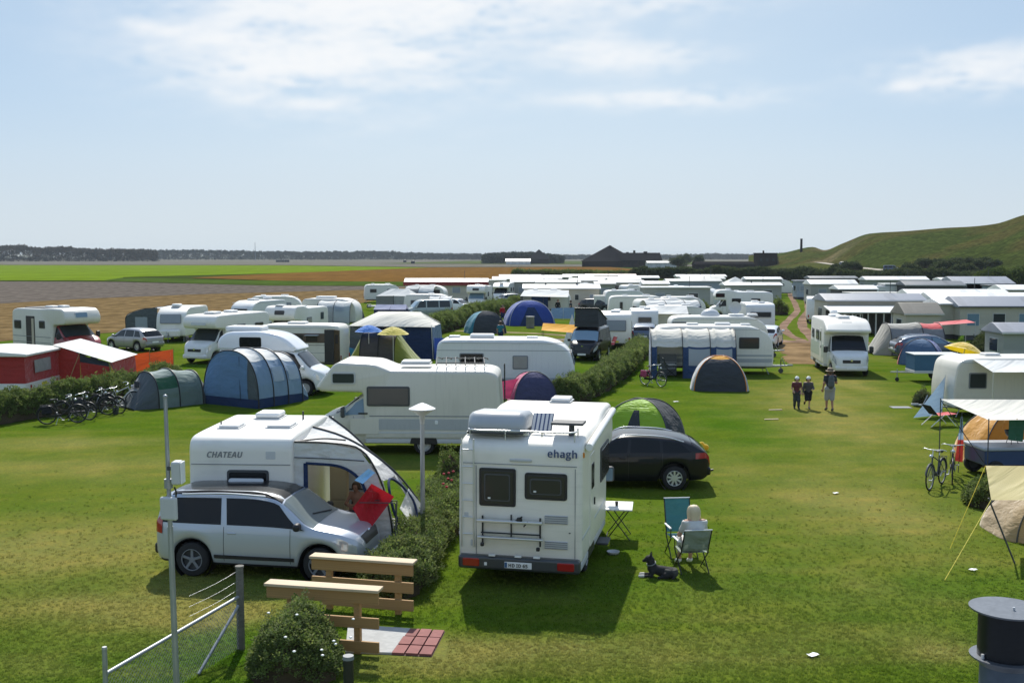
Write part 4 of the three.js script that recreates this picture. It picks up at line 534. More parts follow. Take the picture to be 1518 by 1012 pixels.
function caps(bones, k = .03) { // [[a, b, ra, rb], ...] smooth union of tapered capsules
  const B = bones.map(([a, b, r, s]) => { const d = [b[0] - a[0], b[1] - a[1], b[2] - a[2]]; return [a, d, d[0] ** 2 + d[1] ** 2 + d[2] ** 2 + 1e-9, r, s ?? r]; });
  return (x, y, z) => { let m = 9; for (const [a, d, l, r, s] of B) { const px = x - a[0], py = y - a[1], pz = z - a[2], t = clamp((px * d[0] + py * d[1] + pz * d[2]) / l), e = Math.hypot(px - d[0] * t, py - d[1] * t, pz - d[2] * t) - lerp(r, s, t); const h = Math.max(k - Math.abs(m - e), 0) / k; m = Math.min(m, e) - h * h * k * .25; } return m; };
}
function bounds(bones, pad) { const mn = [9, 9, 9], mx = [-9, -9, -9]; for (const [a, b, r, s] of bones) for (const p of [a, b]) for (let i = 0; i < 3; i++) { mn[i] = Math.min(mn[i], p[i] - Math.max(r, s ?? r) - pad); mx[i] = Math.max(mx[i], p[i] + Math.max(r, s ?? r) + pad); } return [mn, mx]; }
function capMesh(bones, cell, k, clip) { const [a, b] = bounds(bones, .04), f = caps(bones, k); return sdfMesh(clip ? (x, y, z) => Math.max(f(x, y, z), clip(x, y, z)) : f, a, b, cell); }
function handBones(w, dir, up, sd) { // wrist, finger direction, palm-up normal, side
  const D = V(dir).normalize(), U = V(up).normalize(), S = D.clone().cross(U).multiplyScalar(sd), W = V(w), P = (f, s, u) => { const q = W.clone().addScaledVector(D, f).addScaledVector(S, s).addScaledVector(U, u); return [q.x, q.y, q.z]; };
  const o = [[P(0, 0, 0), P(.07, 0, 0), .026, .034], [P(.05, .02, 0), P(.08, .024, 0), .018], [P(.05, -.02, 0), P(.08, -.024, 0), .018]];
  [[-.03, .060], [-.01, .072], [.011, .068], [.031, .05]].forEach(([s, l]) => { o.push([P(.08, s, 0), P(.08 + l * .55, s * 1.1, -.008), .0095, .009], [P(.08 + l * .55, s * 1.1, -.008), P(.08 + l, s * 1.1, -.03), .009, .0075]); });
  o.push([P(.025, -.03, 0), P(.06, -.06, -.008), .012, .0105], [P(.06, -.06, -.008), P(.09, -.062, -.02), .0105, .0085]); return o;
}
function person(label, J, o) { // J: joints in metres, facing +x, right +z
  const g = thing('person', label, 'person', o.group), k = o.k || 1, R = (r) => r * k, cell = o.cell || .018;
  const limb = (s) => [[J['sh' + s], J['el' + s], R(.052), R(.042)], [J['el' + s], J['wr' + s], R(.042), R(.029)]], leg = (s) => [[J['hp' + s], J['kn' + s], R(.088), R(.058)], [J['kn' + s], J['an' + s], R(.056), R(.036)]];
  const H = J.head, hd = [[[H[0], H[1] + .02 * k, H[2]], [H[0] - .015 * k, H[1] + .06 * k, H[2]], R(.088), R(.086)], [[H[0] + .02 * k, H[1] - .03 * k, H[2]], [H[0] + .035 * k, H[1] - .06 * k, H[2]], R(.066), R(.052)]];
  const torso = [[J.hip, J.waist, R(.135), R(.118)], [J.waist, J.chest, R(.118), R(.13)], [J.shL, J.shR, R(.062)], [[J.chest[0], J.chest[1], J.chest[2] - .07 * k], [J.chest[0], J.chest[1], J.chest[2] + .07 * k], R(.115)], [J.hpL, J.hpR, R(.105)]];
  const foot = (s) => [[J['an' + s], J['to' + s], R(.038), R(.03)]];
  const bones = [...torso, [J.chest, J.neck, R(.085), R(.052)], [J.neck, [H[0], H[1] - .02 * k, H[2]], R(.05), R(.05)], ...hd, ...limb('L'), ...limb('R'), ...leg('L'), ...leg('R'), ...foot('L'), ...foot('R')];
  const parts = [capMesh(bones, cell, .035)];
  const fw = o.face || [1, 0, 0], F = V(fw).normalize(), S = new THREE.Vector3(-F.z, 0, F.x), hp = (f, u, s) => [H[0] + F.x * f * k + S.x * s * k, H[1] + u * k, H[2] + F.z * f * k + S.z * s * k];
  parts.push(capMesh([[hp(.09, .0, 0), hp(.108, -.028, 0), R(.012), R(.016)], [hp(.03, .0, .088), hp(.02, -.03, .086), R(.016)], [hp(.03, .0, -.088), hp(.02, -.03, -.086), R(.016)], [hp(.088, -.062, -.022), hp(.088, -.062, .022), R(.009)]], .007, .01));
  for (const s of ['L', 'R']) { const e = J['el' + s], w = J['wr' + s], b = handBones(w, [w[0] - e[0], w[1] - e[1], w[2] - e[2]], o['up' + s] || [1, .3, 0], s === 'L' ? 1 : -1).map(([a, c, r, q]) => [a, c, r * k, (q ?? r) * k]); parts.push(capMesh(b, .006, .008)); }
  const body = mesh('body', merge(parts), o.skin || K.skin, g);
  for (const s of [-1, 1]) mesh('eye', new THREE.SphereGeometry(.012 * k, 8, 6).translate(...hp(.088, .012, s * .032)), K.black, body);
  const cl = (name, b, inf, m, clip) => mesh(name, capMesh(b.map(([a, c, r, q]) => [a, c, r + inf, (q ?? r) + inf]), cell, .05, clip), m, g);
  if (o.top) cl('top', [...torso.slice(0, 4), ...(o.sleeve === 2 ? [...limb('L'), ...limb('R')] : o.sleeve === 0 ? [] : [[J.shL, lp(J.shL, J.elL, .6), R(.055), R(.05)], [J.shR, lp(J.shR, J.elR, .6), R(.055), R(.05)]])], .016, o.top, (x, y) => Math.max(y - (J.neck[1] - .02 * k), (J.hip[1] - .03 * k) - y));
  if (o.legs) { const fr = o.legLen ?? .5, lg = (s) => fr <= .5 ? [[J['hp' + s], lp(J['hp' + s], J['kn' + s], fr * 2), R(.098), R(.085)]] : [[J['hp' + s], J['kn' + s], R(.098), R(.068)], [J['kn' + s], lp(J['kn' + s], J['an' + s], fr * 2 - 1), R(.066), R(.052)]]; cl(fr > .5 ? 'trousers' : 'shorts', [...lg('L'), ...lg('R'), [J.hpL, J.hpR, R(.112)], [J.hip, J.waist, R(.12), R(.1)]], .014, o.legs, (x, y) => y - (J.hip[1] + .1 * k)); }
  for (const s of ['L', 'R']) if (o.shoe) cl('shoe', foot(s), .014, o.shoe);
  if (o.hair) { // strands combed back and down from the crown
    const L = o.hairLen ?? .02, st = [], nS = o.strands || 60; for (let i = 0; i < nS; i++) { const a = lerp(-2.35, 2.35, hash(i, 3)), lift = hash(i, 7), w = .088 + .022 * hash(i, 9), cs = Math.cos(a), sn = Math.sin(a), len = L * (.75 + .5 * hash(i, 5)); st.push(tube([hp(.02 * cs, .155 - .01 * lift, .02 * sn), hp(-w * .62 * cs, .13 + .01 * lift, w * .72 * sn), hp(-w * 1.05 * cs - .01, .06, w * 1.12 * sn), hp(-w * cs - .018, .0 - len * .4, w * 1.15 * sn), hp(-w * cs * .9 - .03, -.02 - len, w * 1.0 * sn)], R(o.strands ? .009 : .016), 5, 9)); }
    st.push(capMesh([[hp(-.015, .07, 0), hp(-.025, .03, 0), R(.094), R(.094)], [hp(-.03, .03, 0), hp(-.045, -L * .8, 0), R(.088), R(.085)]], cell, .03, (x, y, z) => { const fq = (x - H[0]) * F.x + (z - H[2]) * F.z, u = y - H[1]; return Math.min(fq - .035 * k, .085 * k - u); }));
    mesh('hair', merge(st), o.hair, g); }
  if (o.hat) { const h = mesh('hat', new THREE.LatheGeometry((o.brim ? [[.001, .19], [.05, .185], [.1, .15], [.108, .08], [.11, .07], [.19, .045], [.19, .05]] : [[.001, .2], [.06, .19], [.105, .14], [.118, .075], [.118, .06], [.11, .06]]).map(([r, y]) => new THREE.Vector2(r * k, y * k)), 24), o.hat, g); h.position.set(H[0], H[1], H[2]); }
  return g;
}
const lp = (a, b, t) => [lerp(a[0], b[0], t), lerp(a[1], b[1], t), lerp(a[2], b[2], t)];
function stand(h, o = {}) { // standing or walking joints
  const k = h / 1.72, s = o.step ?? .12, J = { hip: [0, .93, 0], waist: [0, 1.08, 0], chest: [.01, 1.28, 0], neck: [0, 1.46, 0], head: [.02, 1.575, 0], shL: [0, 1.40, -.17], shR: [0, 1.40, .17], elL: [-.05 - (o.arm ?? 0), 1.13, -.25], elR: [-.05, 1.13, .25], wrL: [.03, .9, -.27], wrR: [.03, .9, .27], hpL: [0, .9, -.09], hpR: [0, .9, .09], knL: [s * .7 + .03, .49, -.09], knR: [-s * .3 + .03, .49, .09], anL: [s, .085, -.09], anR: [-s, .085, .09], toL: [s + .14, .035, -.1], toR: [-s + .14, .035, .1], ...o.J };
  for (const q in J) J[q] = J[q].map((v) => v * k); return J;
}
// ---------------------------------------------------------------- bicycle, chair
let bikeProto;
function bike(label, o = {}) {
  const g = thing('bicycle', label, 'bicycle', o.group), F = o.m || K.black, r = .345, ax = [-.52, .54];
  ax.forEach((x) => { const t = mesh('wheel', new THREE.TorusGeometry(r - .02, .02, 6, 32), K.rubber, g); t.position.set(x, r, 0); mesh('rim', new THREE.TorusGeometry(r - .045, .012, 5, 32), o.rim || K.alu, t); mesh('spokes', merge(Array.from({ length: 14 }, (_, i) => rod([0, 0, (i % 2 ? .02 : -.02)], [Math.cos(i / 14 * 6.283) * (r - .05), Math.sin(i / 14 * 6.283) * (r - .05), 0], .0025, 3))), o.rim || K.alu, t); mesh('mudguard', new THREE.TorusGeometry(r + .02, .02, 4, 20, 2.6).rotateZ(x < 0 ? .5 : .3), F, t).scale.z = 1.5; });
  const bb = [-.08, .29, 0], st = [-.22, .82, 0], hd = [.36, .88, 0], hb = [.41, .66, 0]; mesh('frame', merge([rod(bb, st, .017), rod(bb, hb, .019), rod([-.18, .68, 0], hd, .016), rod(hd, hb, .02), rod(bb, [-.52, r, .06], .011), rod(bb, [-.52, r, -.06], .011), rod([-.2, .74, 0], [-.52, r, .06], .01), rod([-.2, .74, 0], [-.52, r, -.06], .01), rod(hb, [.54, r, .06], .013), rod(hb, [.54, r, -.06], .013)]), F, g);
  mesh('saddle', extr([[-.14, 0, .03], [-.12, .06, .03], [.14, .045, .02], [.14, .02, .01]], .15, .05).translate(-.25, .9, 0), K.black, g); mesh('seat_post', rod(st, [-.24, .92, 0], .014), K.alu, g); mesh('handlebar', tube([[.2, 1.02, -.3], [.3, 1.06, -.24], [.36, 1.05, -.08], [.36, 1.05, .08], [.3, 1.06, .24], [.2, 1.02, .3]], .013, 6, 30), K.alu, g); mesh('stem', rod(hd, [.34, 1.05, 0], .016), K.alu, g); mesh('chain_guard', box(.5, .1, .03, -.28, .33, .05, .03), F, g); mesh('crank', merge([rod([-.08, .29, .08], [.04, .17, .09], .01), rod([-.08, .29, -.08], [-.2, .41, -.09], .01), box(.09, .02, .08, .05, .17, .13), box(.09, .02, .08, -.21, .41, -.13)]), K.steel, g); mesh('headlamp', new THREE.SphereGeometry(.05, 10, 8).translate(.5, .9, 0), K.lclear, g); mesh('carrier', merge([rod([-.28, .74, .06], [-.72, .73, .06], .007), rod([-.28, .74, -.06], [-.72, .73, -.06], .007), rod([-.68, .73, .06], [-.52, r, .07], .007), rod([-.68, .73, -.06], [-.52, r, -.07], .007), rod([-.5, .73, -.06], [-.5, .73, .06], .007), rod([-.72, .73, -.06], [-.72, .73, .06], .007)]), K.black, g); mesh('kickstand', rod([-.12, .28, .03], [-.2, .0, .2], .011), K.steel, g);
  if (o.bag) for (const s of [1, -1]) mesh('pannier', box(.34, .32, .12, -.5, .56, s * .13, .04), o.bag, g);
  return g;
}
function chair(label, m, o = {}) {
  const g = thing('camping_chair', label, 'chair', o.group), f = o.frame || K.black, W = .28, bh = o.bh || .98;
  for (const s of [1, -1]) { mesh('leg', rod([.24, .43, s * W], [-.26, .01, s * W], .013), f, g); mesh('leg', rod([-.2, .43, s * W], [.28, .01, s * W], .013), f, g); mesh('arm', box(.44, .03, .05, .04, .64, s * (W + .02), .012), o.armM || K.whitep, g); mesh('arm_post', rod([.2, .43, s * W], [.22, .63, s * W], .011), f, g); mesh('back_post', rod([-.18, .4, s * (W - .01)], [-.42, bh, s * (W - .01)], .013), f, g); }
  clothQ(g, 'seat', m, [.25, .45, -W + .01], [.25, .45, W - .01], [-.19, .42, W - .01], [-.19, .42, -W + .01], .03, 6); clothQ(g, 'backrest', m, [-.2, .46, -W + .02], [-.2, .46, W - .02], [-.41, bh - .01, W - .02], [-.41, bh - .01, -W + .02], .03, 6); mesh('top_bar', rod([-.42, bh, -W], [-.42, bh, W], .013), o.bar || K.alu, g); return g;
}
const font = await new FontLoader().loadAsync('fonts/droid/droid_sans_bold.typeface.json');
function text(parent, name, s, size, m, pos, face, o = {}) { const t = new TextGeometry(s, { font, size, depth: .006, curveSegments: 3 }); t.computeBoundingBox(); t.translate(-(t.boundingBox.max.x) / 2, 0, 0); if (o.shear) t.applyMatrix4(new THREE.Matrix4().set(1, o.shear, 0, 0, 0, 1, 0, 0, 0, 0, 1, 0, 0, 0, 0, 1)); const q = mesh(name, t, m, parent); q.position.set(...pos); q.rotation.order = 'YXZ'; q.rotation.y = FACE[face]; q.rotation.x = -(o.tilt || 0); return q; }
// quarter-arch awning: sections at local x positions; curve points [z, y] from the caravan wall to the ground
function qAwning(label, xs, curves, bays, o = {}) {
  const g = thing('awning', label, 'awning', o.group), cv = curves.map((c) => new THREE.CatmullRomCurve3(c.map(([z, y]) => new THREE.Vector3(0, y, z)), false, 'centripetal')), P = (i, f) => { const p = cv[i].getPointAt(f); return [xs[i], p.y, p.z]; };
  bays.forEach((bay, i) => bay.forEach(([f0, f1, m, nm]) => mesh(nm || 'fabric_panel', gridGeo(10, Math.max(3, Math.round((f1 - f0) * 24)), (u, v) => { const f = lerp(f0, f1, v), a = P(i, f), b = P(i + 1, f), s = 4 * u * (1 - u) * (o.sag ?? .03); return [lerp(a[0], b[0], u), lerp(a[1], b[1], u) * (1 - s), lerp(a[2], b[2], u) - s * .3 * (lerp(a[2], b[2], u) - curves[0][0][0]), lerp(a[0], b[0], u), f * 4]; }), m, g)));
  xs.forEach((x, i) => { if (!o.poles || o.poles.includes(i)) mesh('pole', tube(Array.from({ length: 16 }, (_, j) => { const p = P(i, j / 15); return [p[0], p[1] + .015, p[2] + .01]; }), .022, 5, 30), K.black, g); });
  return g;
}

// ================================================================ the white alcove motorhome seen from behind
{
  const L = 5.3, W = 2.36, g = motorhome('white alcove motorhome seen from behind with grey roof box', { L, W, m: K.mwhite, H: 2.82, ah: .16, door: ['R', -1.35], rear: 1, rb: K.darkp, hatch: [[1.55, .1, .5, .42, .07]], win: [['R', .55, 1.88, 1.3, .72], ['L', -1, 1.9, 1, .6]], skirt: K.lgp, stripes: [[.98, .05, K.lgrey]] });
  at(g, 861, 854, 78, -L / 2 - .15, W / 2, .34); const e = L / 2, rx = -e - .005;
  win(g, .70, .72, [rx, 1.9, -.42], 'B', { frame: K.black, r: .05 }); win(g, .80, .50, [rx, 1.95, .50], 'B', { frame: K.black, r: .06 });
  for (const [w, h, y, z] of [[.5, .52, 1.9, -.42], [.6, .3, 1.95, .5]]) { pan(g, 'inner_seal', K.dgrey, w, h, [rx - .045, y, z], 'B', { t: .004, r: .05 }); pan(g, 'inner_pane', K.acryl, w - .05, h - .05, [rx - .048, y, z], 'B', { t: .005, r: .04 }); mesh('catch', box(.012, .03, .05, rx - .056, y - h / 2 + .06, z - w / 2 + .1), K.whitep, g); }
  for (const z of [-.83, W / 2 - .13]) pan(g, 'panel_seam', K.mgrey, .012, 1.7, [rx - .012, 1.45, z], 'B', { t: .01, r: 0 }); pan(g, 'maker_badge', K.lgp, .08, .1, [rx - .014, 1.35, -1.02], 'B', { t: .008, r: .02 }); pan(g, 'maker_badge', K.lgp, .08, .12, [rx - .014, .82, -.9], 'B', { t: .008, r: .02 }); mesh('lock', cyl(.02, .02, .02, rx - .01, 1.1, .95, 10).rotateZ(0), K.dgrey, g);
  mesh('brake_lamp', box(.03, .05, .42, -e + .0, 2.42, .02, .015), K.lgp, g); for (const [y, h] of [[1.34, .16], [.86, .15]]) { const v = pan(g, 'vent_grille', K.lgp, .44, h, [rx - .02, y, .7], 'B', { t: .015, r: .01 }); for (let i = 0; i < 4; i++) mesh('slat', box(.42, .012, .012, 0, -h / 2 + (i + .5) * h / 4, .018), K.mgrey, v); }
  text(g, 'lettering', 'ehagh', .14, K.navyp, [rx - .005, 2.50, .80], 'B', { tilt: .05 });
  pan(g, 'seam', K.mgrey, W - .2, .012, [rx - .012, 2.34, 0], 'B', { t: .01, r: 0 }); mesh('reflector', box(.012, .06, .05, -e - .15, .47, -.62), K.whitep, g); for (const z of [-.5, 0, .35]) mesh('plate_lamp', box(.06, .03, .12, -e - .13, .635, z), K.whitep, g);
  { const p = g.children.find((c) => c.name === 'rear_plate'); p.position.y = .47; text(p, 'lettering', 'HD ID 65', .065, K.black, [0, -.035, .012], 'R'); const eu = mesh('country_band', box(.05, .1, .004, -.23, 0, .013), K.bluep, p); }
  // ladder on the rear left edge
  { const z = -1.0; const lad = mesh('ladder', merge([rod([-e - .07, .75, z - .1], [-e - .05, 2.8, z - .1], .014), rod([-e - .07, .75, z + .13], [-e - .05, 2.8, z + .13], .014), ...[1.0, 1.32, 1.64, 1.96, 2.28, 2.6].map((y) => rod([-e - .065, y, z - .1], [-e - .065, y, z + .13], .012))]), K.alu, g); }
  // cycle carrier
  { const c = mesh('cycle_carrier', merge([rod([-e - .1, 1.28, -.72], [-e - .1, 1.28, .42], .018), rod([-e - .1, 1.05, -.72], [-e - .1, 1.05, .42], .014), rod([-e - .05, .82, -.7], [-e - .05, 1.36, -.7], .016), rod([-e - .05, .82, .4], [-e - .05, 1.36, .4], .016), rod([-e - .05, .95, -.15], [-e - .05, 1.4, -.15], .014)]), K.black, g); const ra = mesh('wheel_rail', merge([box(.1, .05, 1.25, -e - .2, 1.3, -.15, .015), box(.1, .04, 1.25, -e - .16, .98, -.15, .015)]), K.alu, c); mesh('clamp', merge([rod([-e - .1, 1.28, -.1], [-e - .26, 1.42, .1], .014), rod([-e - .1, 1.2, .1], [-e - .24, 1.32, .2], .014), box(.07, .07, .07, -e - .16, .84, -.68, .02), box(.07, .07, .07, -e - .16, .8, .38, .02), box(.08, .1, .1, -e - .2, 1.34, .04, .02)]), K.black, c); }
  // roof: rail, box, solar panel, flat antenna
  const H = 2.82; { const r = mesh('roof_rail', merge([tube([[-e + .5, H + .14, -1.02], [-e + .16, H + .13, -1.0], [-e + .12, H + .13, 0], [-e + .16, H + .13, 1.0], [-e + .5, H + .14, 1.02]], .016, 6, 60), ...[[-e + .2, -1], [-e + .12, -.3], [-e + .12, .4], [-e + .2, 1], [-e + .5, 1.02]].map(([x, z]) => rod([x, H - .06, z], [x, H + .13, z], .012))]), K.alu, g); }
  { const q = thing('roof_box', 'grey rounded roof box on the white motorhome', 'roof box'); q.position.copy(g.position); q.rotation.copy(g.rotation); const s = extr([[-.55, 0, .06], [-.6, .2, .1], [-.42, .42, .12], [.5, .36, .16], [.62, .12, .1], [.58, 0, .05]], 1.1, .12); const b = mesh('lid', s, K.greyp, q); b.position.set(-e + .78, H + .02, -.52); b.rotation.y = .0; mesh('base_rim', box(1.16, .05, 1.08, -e + .78, H + .06, -.52, .02), K.dgrey, q); mesh('foot_bar', merge([box(.06, .05, 1.2, -e + .45, H + .02, -.52), box(.06, .05, 1.2, -e + 1.1, H + .02, -.52)]), K.alu, q); }
  { const s = pan(g, 'solar_panel', K.navyp, .4, .46, [-e + .72, H + .2, .3], 'B', { t: .03, r: .01, tilt: .8 }); mesh('prop', rod([0, .1, -.02], [0, -.1, -.26], .012), K.alu, s); for (let i = 0; i < 5; i++) mesh('cell_strip', box(.05, .42, .004, -.16 + i * .08, 0, .032), K.lgp, s); }
  { const s = mesh('antenna', merge([cyl(.06, .05, .24, -e + .62, H + .1, .88), box(.42, .05, .62, -e + .62, H + .24, .82, .02)]), K.dgrey, g); }
  mesh('awning_case', merge([rod([-e + .3, H - .16, W / 2 + .08], [1.6, H - .02, W / 2 + .06], .07, 12)]), K.whitep, g); mesh('marker_lamp', box(.05, .1, .05, -e + .12, H - .28, W / 2 + .0, .015), K.lorange, g);
  mesh('step', box(.5, .05, .25, -.1, .3, W / 2 + .08, .02), K.dgrey, g);
}
// ================================================================ silver car and the caravan with its awning
{
  const c = car('car', 'silver compact off road car with black roof', 'suv', K.silverp, { roofM: K.blackp, wg: K.glass, clad: 1, rails: 1, railM: K.black, mirror: K.black, rim: K.mgrey, ws: mat('wsuv', [.16, .19, .19], .08, {}) }); at(c, 284, 855, -9, -1.29, .88);  // windscreen base colour is paler to paint in the reflected sky
  const d = CARS.suv; mesh('roof_rail_trim', tube([[-1.5, 1.60, .77], [-.6, 1.64, .77], [.2, 1.61, .77]], .018, 6, 20), K.alu, c); mesh('wiper', rod([.98, 1.20, .3], [1.12, 1.12, -.4], .012), K.black, c);
  const L = 4.2, W = 2.15, H = 2.55, e = L / 2;
  const v = caravan('small white touring caravan with grey lettering behind the silver car', { L, W, H, tow: 1, m: K.white, pts: [[-e, .42, .1], [-e - .02, 1.2, .3], [-e, H - .03, .34], [-e + .6, H, .3], [e - .9, H, .5], [e - .1, H - .4, .5], [e, 1.2, .4], [e, .42, .1]], hatch: [[.5, -.1, .6, .55, .12], [-.9, -.55, .5, .42, .05], [-.75, .5, .6, .5, .05]], win: [['L', 0, 1.55, 1.1, .6]] });
  at(v, 279, 660, 87, -e, -W / 2, 2.36);
  { const f = win(v, .86, .5, [-e - .012, 1.62, .15], 'B', { frame: K.dgrey, glass: K.glass }); const fl = mesh('flap', panelGeo(.72, .3, .02, .06), K.lgp, f); fl.position.set(0, -.02, .2); fl.rotation.x = -.75; }
  text(v, 'lettering', 'CHATEAU', .12, K.mgrey, [-e - .008, 2.12, -.35], 'B', { shear: .25 }); pan(v, 'badge', K.lgrey, .2, .16, [-e - .005, 2.17, .62], 'B', { t: .006, r: .02 }); pan(v, 'seam', K.mgrey, W - .1, .015, [-e - .012, 1.98, 0], 'B', { t: .012, r: 0 }); mesh('aerial', rod([.3, H, .7], [.3, H + .18, .7], .02), K.black, v); mesh('aerial', rod([-1.0, H, -.75], [-1.0, H + .14, -.75], .015), K.black, v);
  const y0 = W / 2, near = [[y0, 2.42], [y0 + .75, 2.4], [y0 + 1.35, 2.28], [y0 + 1.72, 1.75], [y0 + 1.95, .95], [y0 + 2.05, .01]], mid = [[y0, 2.48], [y0 + .6, 2.3], [y0 + 1.2, 1.98], [y0 + 1.9, 1.4], [y0 + 2.4, .7], [y0 + 2.65, .01]], far = [[y0, 2.48], [y0 + .5, 2.1], [y0 + 1.0, 1.6], [y0 + 1.5, 1.0], [y0 + 1.9, .5], [y0 + 2.1, .01]];
  const a = qAwning('white and blue caravan awning with arched openings', [-e + .1, -e + 1.7, e - .9], [near, mid, far], [[[0, .46, C.white, 'roof_panel'], [.46, .56, C.lgrey], [.90, 1, C.dblue, 'mud_flap']], [[0, .5, C.white, 'roof_panel'], [.5, .62, C.lgrey], [.62, .85, C.clear, 'window_panel'], [.85, 1, C.dblue, 'mud_flap']]]); a.position.copy(v.position); a.rotation.copy(v.rotation);
  // near wall with its door opening
  const sh = new THREE.Shape([[y0, .01], [y0, 2.42], ...near.slice(1)].map(([z, y]) => new THREE.Vector2(z, y))), ho = new THREE.Path([[y0 + .25, .03], [y0 + 1.56, .03], [y0 + 1.54, 1.1], [y0 + 1.36, 1.66], [y0 + 1.0, 1.92], [y0 + .25, 2.0]].map(([z, y]) => new THREE.Vector2(z, y))); sh.holes.push(ho);
  mesh('front_wall', new THREE.ExtrudeGeometry(sh, { depth: .012, bevelEnabled: false }).rotateY(-Math.PI / 2).translate(-e + .11, 0, 0), C.white, a);
  mesh('door_binding', tube([[-e + .08, .05, y0 + 1.56], [-e + .08, 1.1, y0 + 1.54], [-e + .08, 1.66, y0 + 1.36], [-e + .08, 1.92, y0 + 1.0], [-e + .08, 2.0, y0 + .25]], .03, 6, 40), C.navy, a); pan(a, 'door_edge', C.navy, .09, 1.0, [-e + .09, 1.5, y0 + .24], 'B', { t: .012, r: .01 }); mesh('seam_cord', tube([[-e + .06, 2.12, y0 + .02], [-e + .06, 2.1, y0 + .7], [-e + .06, 2.06, y0 + 1.45]], .012, 5, 20), K.dgrey, a); mesh('roof_pole', tube([[-e + .1, 2.44, y0 + .02], [-e + .6, 2.42, y0 + .5], [-e + .9, 2.34, y0 + .9]], .02, 5, 20), K.black, a);
  // arched window ring on the outer bay and loose flap
  { const ring = [], c0 = [-e + .55, .62]; const W_ = (u, f) => { const A = new THREE.CatmullRomCurve3(near.map(([z, y]) => new THREE.Vector3(-e + .1, y, z)), false, 'centripetal').getPointAt(f), B = new THREE.CatmullRomCurve3(mid.map(([z, y]) => new THREE.Vector3(-e + 1.7, y, z)), false, 'centripetal').getPointAt(f); return A.lerp(B, u); }; for (let i = 0; i < 24; i++) { const q = i / 24 * 6.283, p = W_(.5 + .36 * Math.cos(q), .72 + .15 * Math.sin(q)); ring.push([p.x, p.y, p.z + .015]); } mesh('window_ring', tube(ring, .03, 5, 60, true), C.navy, a);
    const q = (u, f, o = 0) => { const p = W_(u, f); return [p.x, p.y, p.z + o]; }; clothQ(a, 'lower_panel', C.white, q(.1, .84, .01), q(.9, .84, .01), q(.9, .9, .01), q(.1, .9, .01), .0); clothQ(a, 'side_panel', C.lgrey, q(0, .56), q(.16, .56), q(.13, .9), q(0, .9), 0); clothQ(a, 'side_panel', C.lgrey, q(.86, .56), q(1, .56), q(1, .9), q(.86, .9), 0); clothQ(a, 'loose_flap', C.white, q(.3, .74, .05), q(.92, .66, .05), q(1, .93, .25), q(.45, .95, .3), .14, 10, .05); }
  mesh('ground_sheet', box(3.4, .012, 1.9, -.2, .008, y0 + 1.0), C.khaki, a);
  // kitchen stand inside
  const P = (o, x, z, y = 0) => { o.position.copy(v.localToWorld(new THREE.Vector3(x, y, z))); o.rotation.y = v.rotation.y; return o; }; v.updateMatrixWorld(true);
  { const k = thing('camp_cupboard', 'beige camping cupboard inside the open awning', 'cupboard'); P(k, -e + 2.6, y0 + .4); mesh('case', box(.5, 1.5, .36, 0, .75, 0, .02), mat('cup', [.52, .44, .27], .7), k); mesh('door', box(.02, .7, .32, -.26, 1.1, 0, .01), mat('cup2', [.56, .48, .3], .7), k); mesh('door', box(.02, .66, .32, -.26, .38, 0, .01), mat('cup2', [.56, .48, .3], .7), k); mesh('shelf_unit', box(.4, 1.45, .6, .1, .74, .52, .02), K.lgp, k); mesh('shelf', box(.02, .03, .56, -.11, .95, .52), K.dgrey, k); mesh('shelf', box(.02, .03, .56, -.11, .5, .52), K.dgrey, k); }
  { const k = chair('dark camping chair inside the awning doorway', C.black, {}); P(k, -e + 1.5, y0 + 1.0); k.rotation.y = v.rotation.y + 2.9; }
  { const k = .62, J = { hip: [.0, .55, 0], waist: [-.03, .66, 0], chest: [-.04, .82, 0], neck: [-.02, .93, 0], head: [.0, 1.01, 0], shL: [-.03, .89, -.11], shR: [-.03, .89, .11], elL: [.06, .72, -.17], elR: [.06, .72, .17], wrL: [.18, .73, -.04], wrR: [.18, .70, .05], hpL: [.02, .53, -.07], hpR: [.02, .53, .07], knL: [.27, .53, -.08], knR: [.27, .53, .08], anL: [.3, .2, -.08], anR: [.3, .2, .08], toL: [.4, .16, -.08], toR: [.4, .16, .08] };
    const p = person('child sitting in the awning doorway with folded arms and dark trousers', J, { k, skin: K.skint, legs: C.navy, legLen: .95, hair: K.hairbr, cell: .014 }); P(p, -e + 1.44, y0 + 1.0, .0); p.scale.setScalar(1.2); p.rotation.y = v.rotation.y + 2.9; }
  // drying rack with towels
  { const k = thing('drying_rack', 'thin drying rack beside the awning', 'drying rack'); P(k, -e - .25, y0 + 1.7); const bars = [[-.3, 1.28], [0, 1.34], [.3, 1.28]]; mesh('frame', merge([rod([-.35, 0, -.3], [.1, 1.3, -.3], .012), rod([.35, 0, -.3], [-.1, 1.3, -.3], .012), rod([-.35, 0, .45], [.1, 1.3, .45], .012), rod([.35, 0, .45], [-.1, 1.3, .45], .012), rod([-.1, 1.3, -.3], [-.1, 1.3, .45], .01), rod([.1, 1.3, -.3], [.1, 1.3, .45], .01)]), K.dgrey, k);
    const t = thing('towel', 'bright red towel blowing over the drying rack', 'towel'); P(t, -e - .32, y0 + 1.72); clothQ(t, 'cloth', C.redb, [-.1, 1.2, -.42], [.0, 1.68, -.05], [.02, 1.42, .4], [-.12, .72, -.12], .2, 14, .1); const u = thing('towel', 'small pale blue towel pegged above the red one', 'towel'); P(u, -e - .2, y0 + 1.5); clothQ(u, 'cloth', mat('c_pb', [.3, .55, .8], .9), [0, 1.72, -.2], [.05, 1.95, .08], [0, 1.88, .22], [-.05, 1.66, -.02], .04, 8, .03); }
}
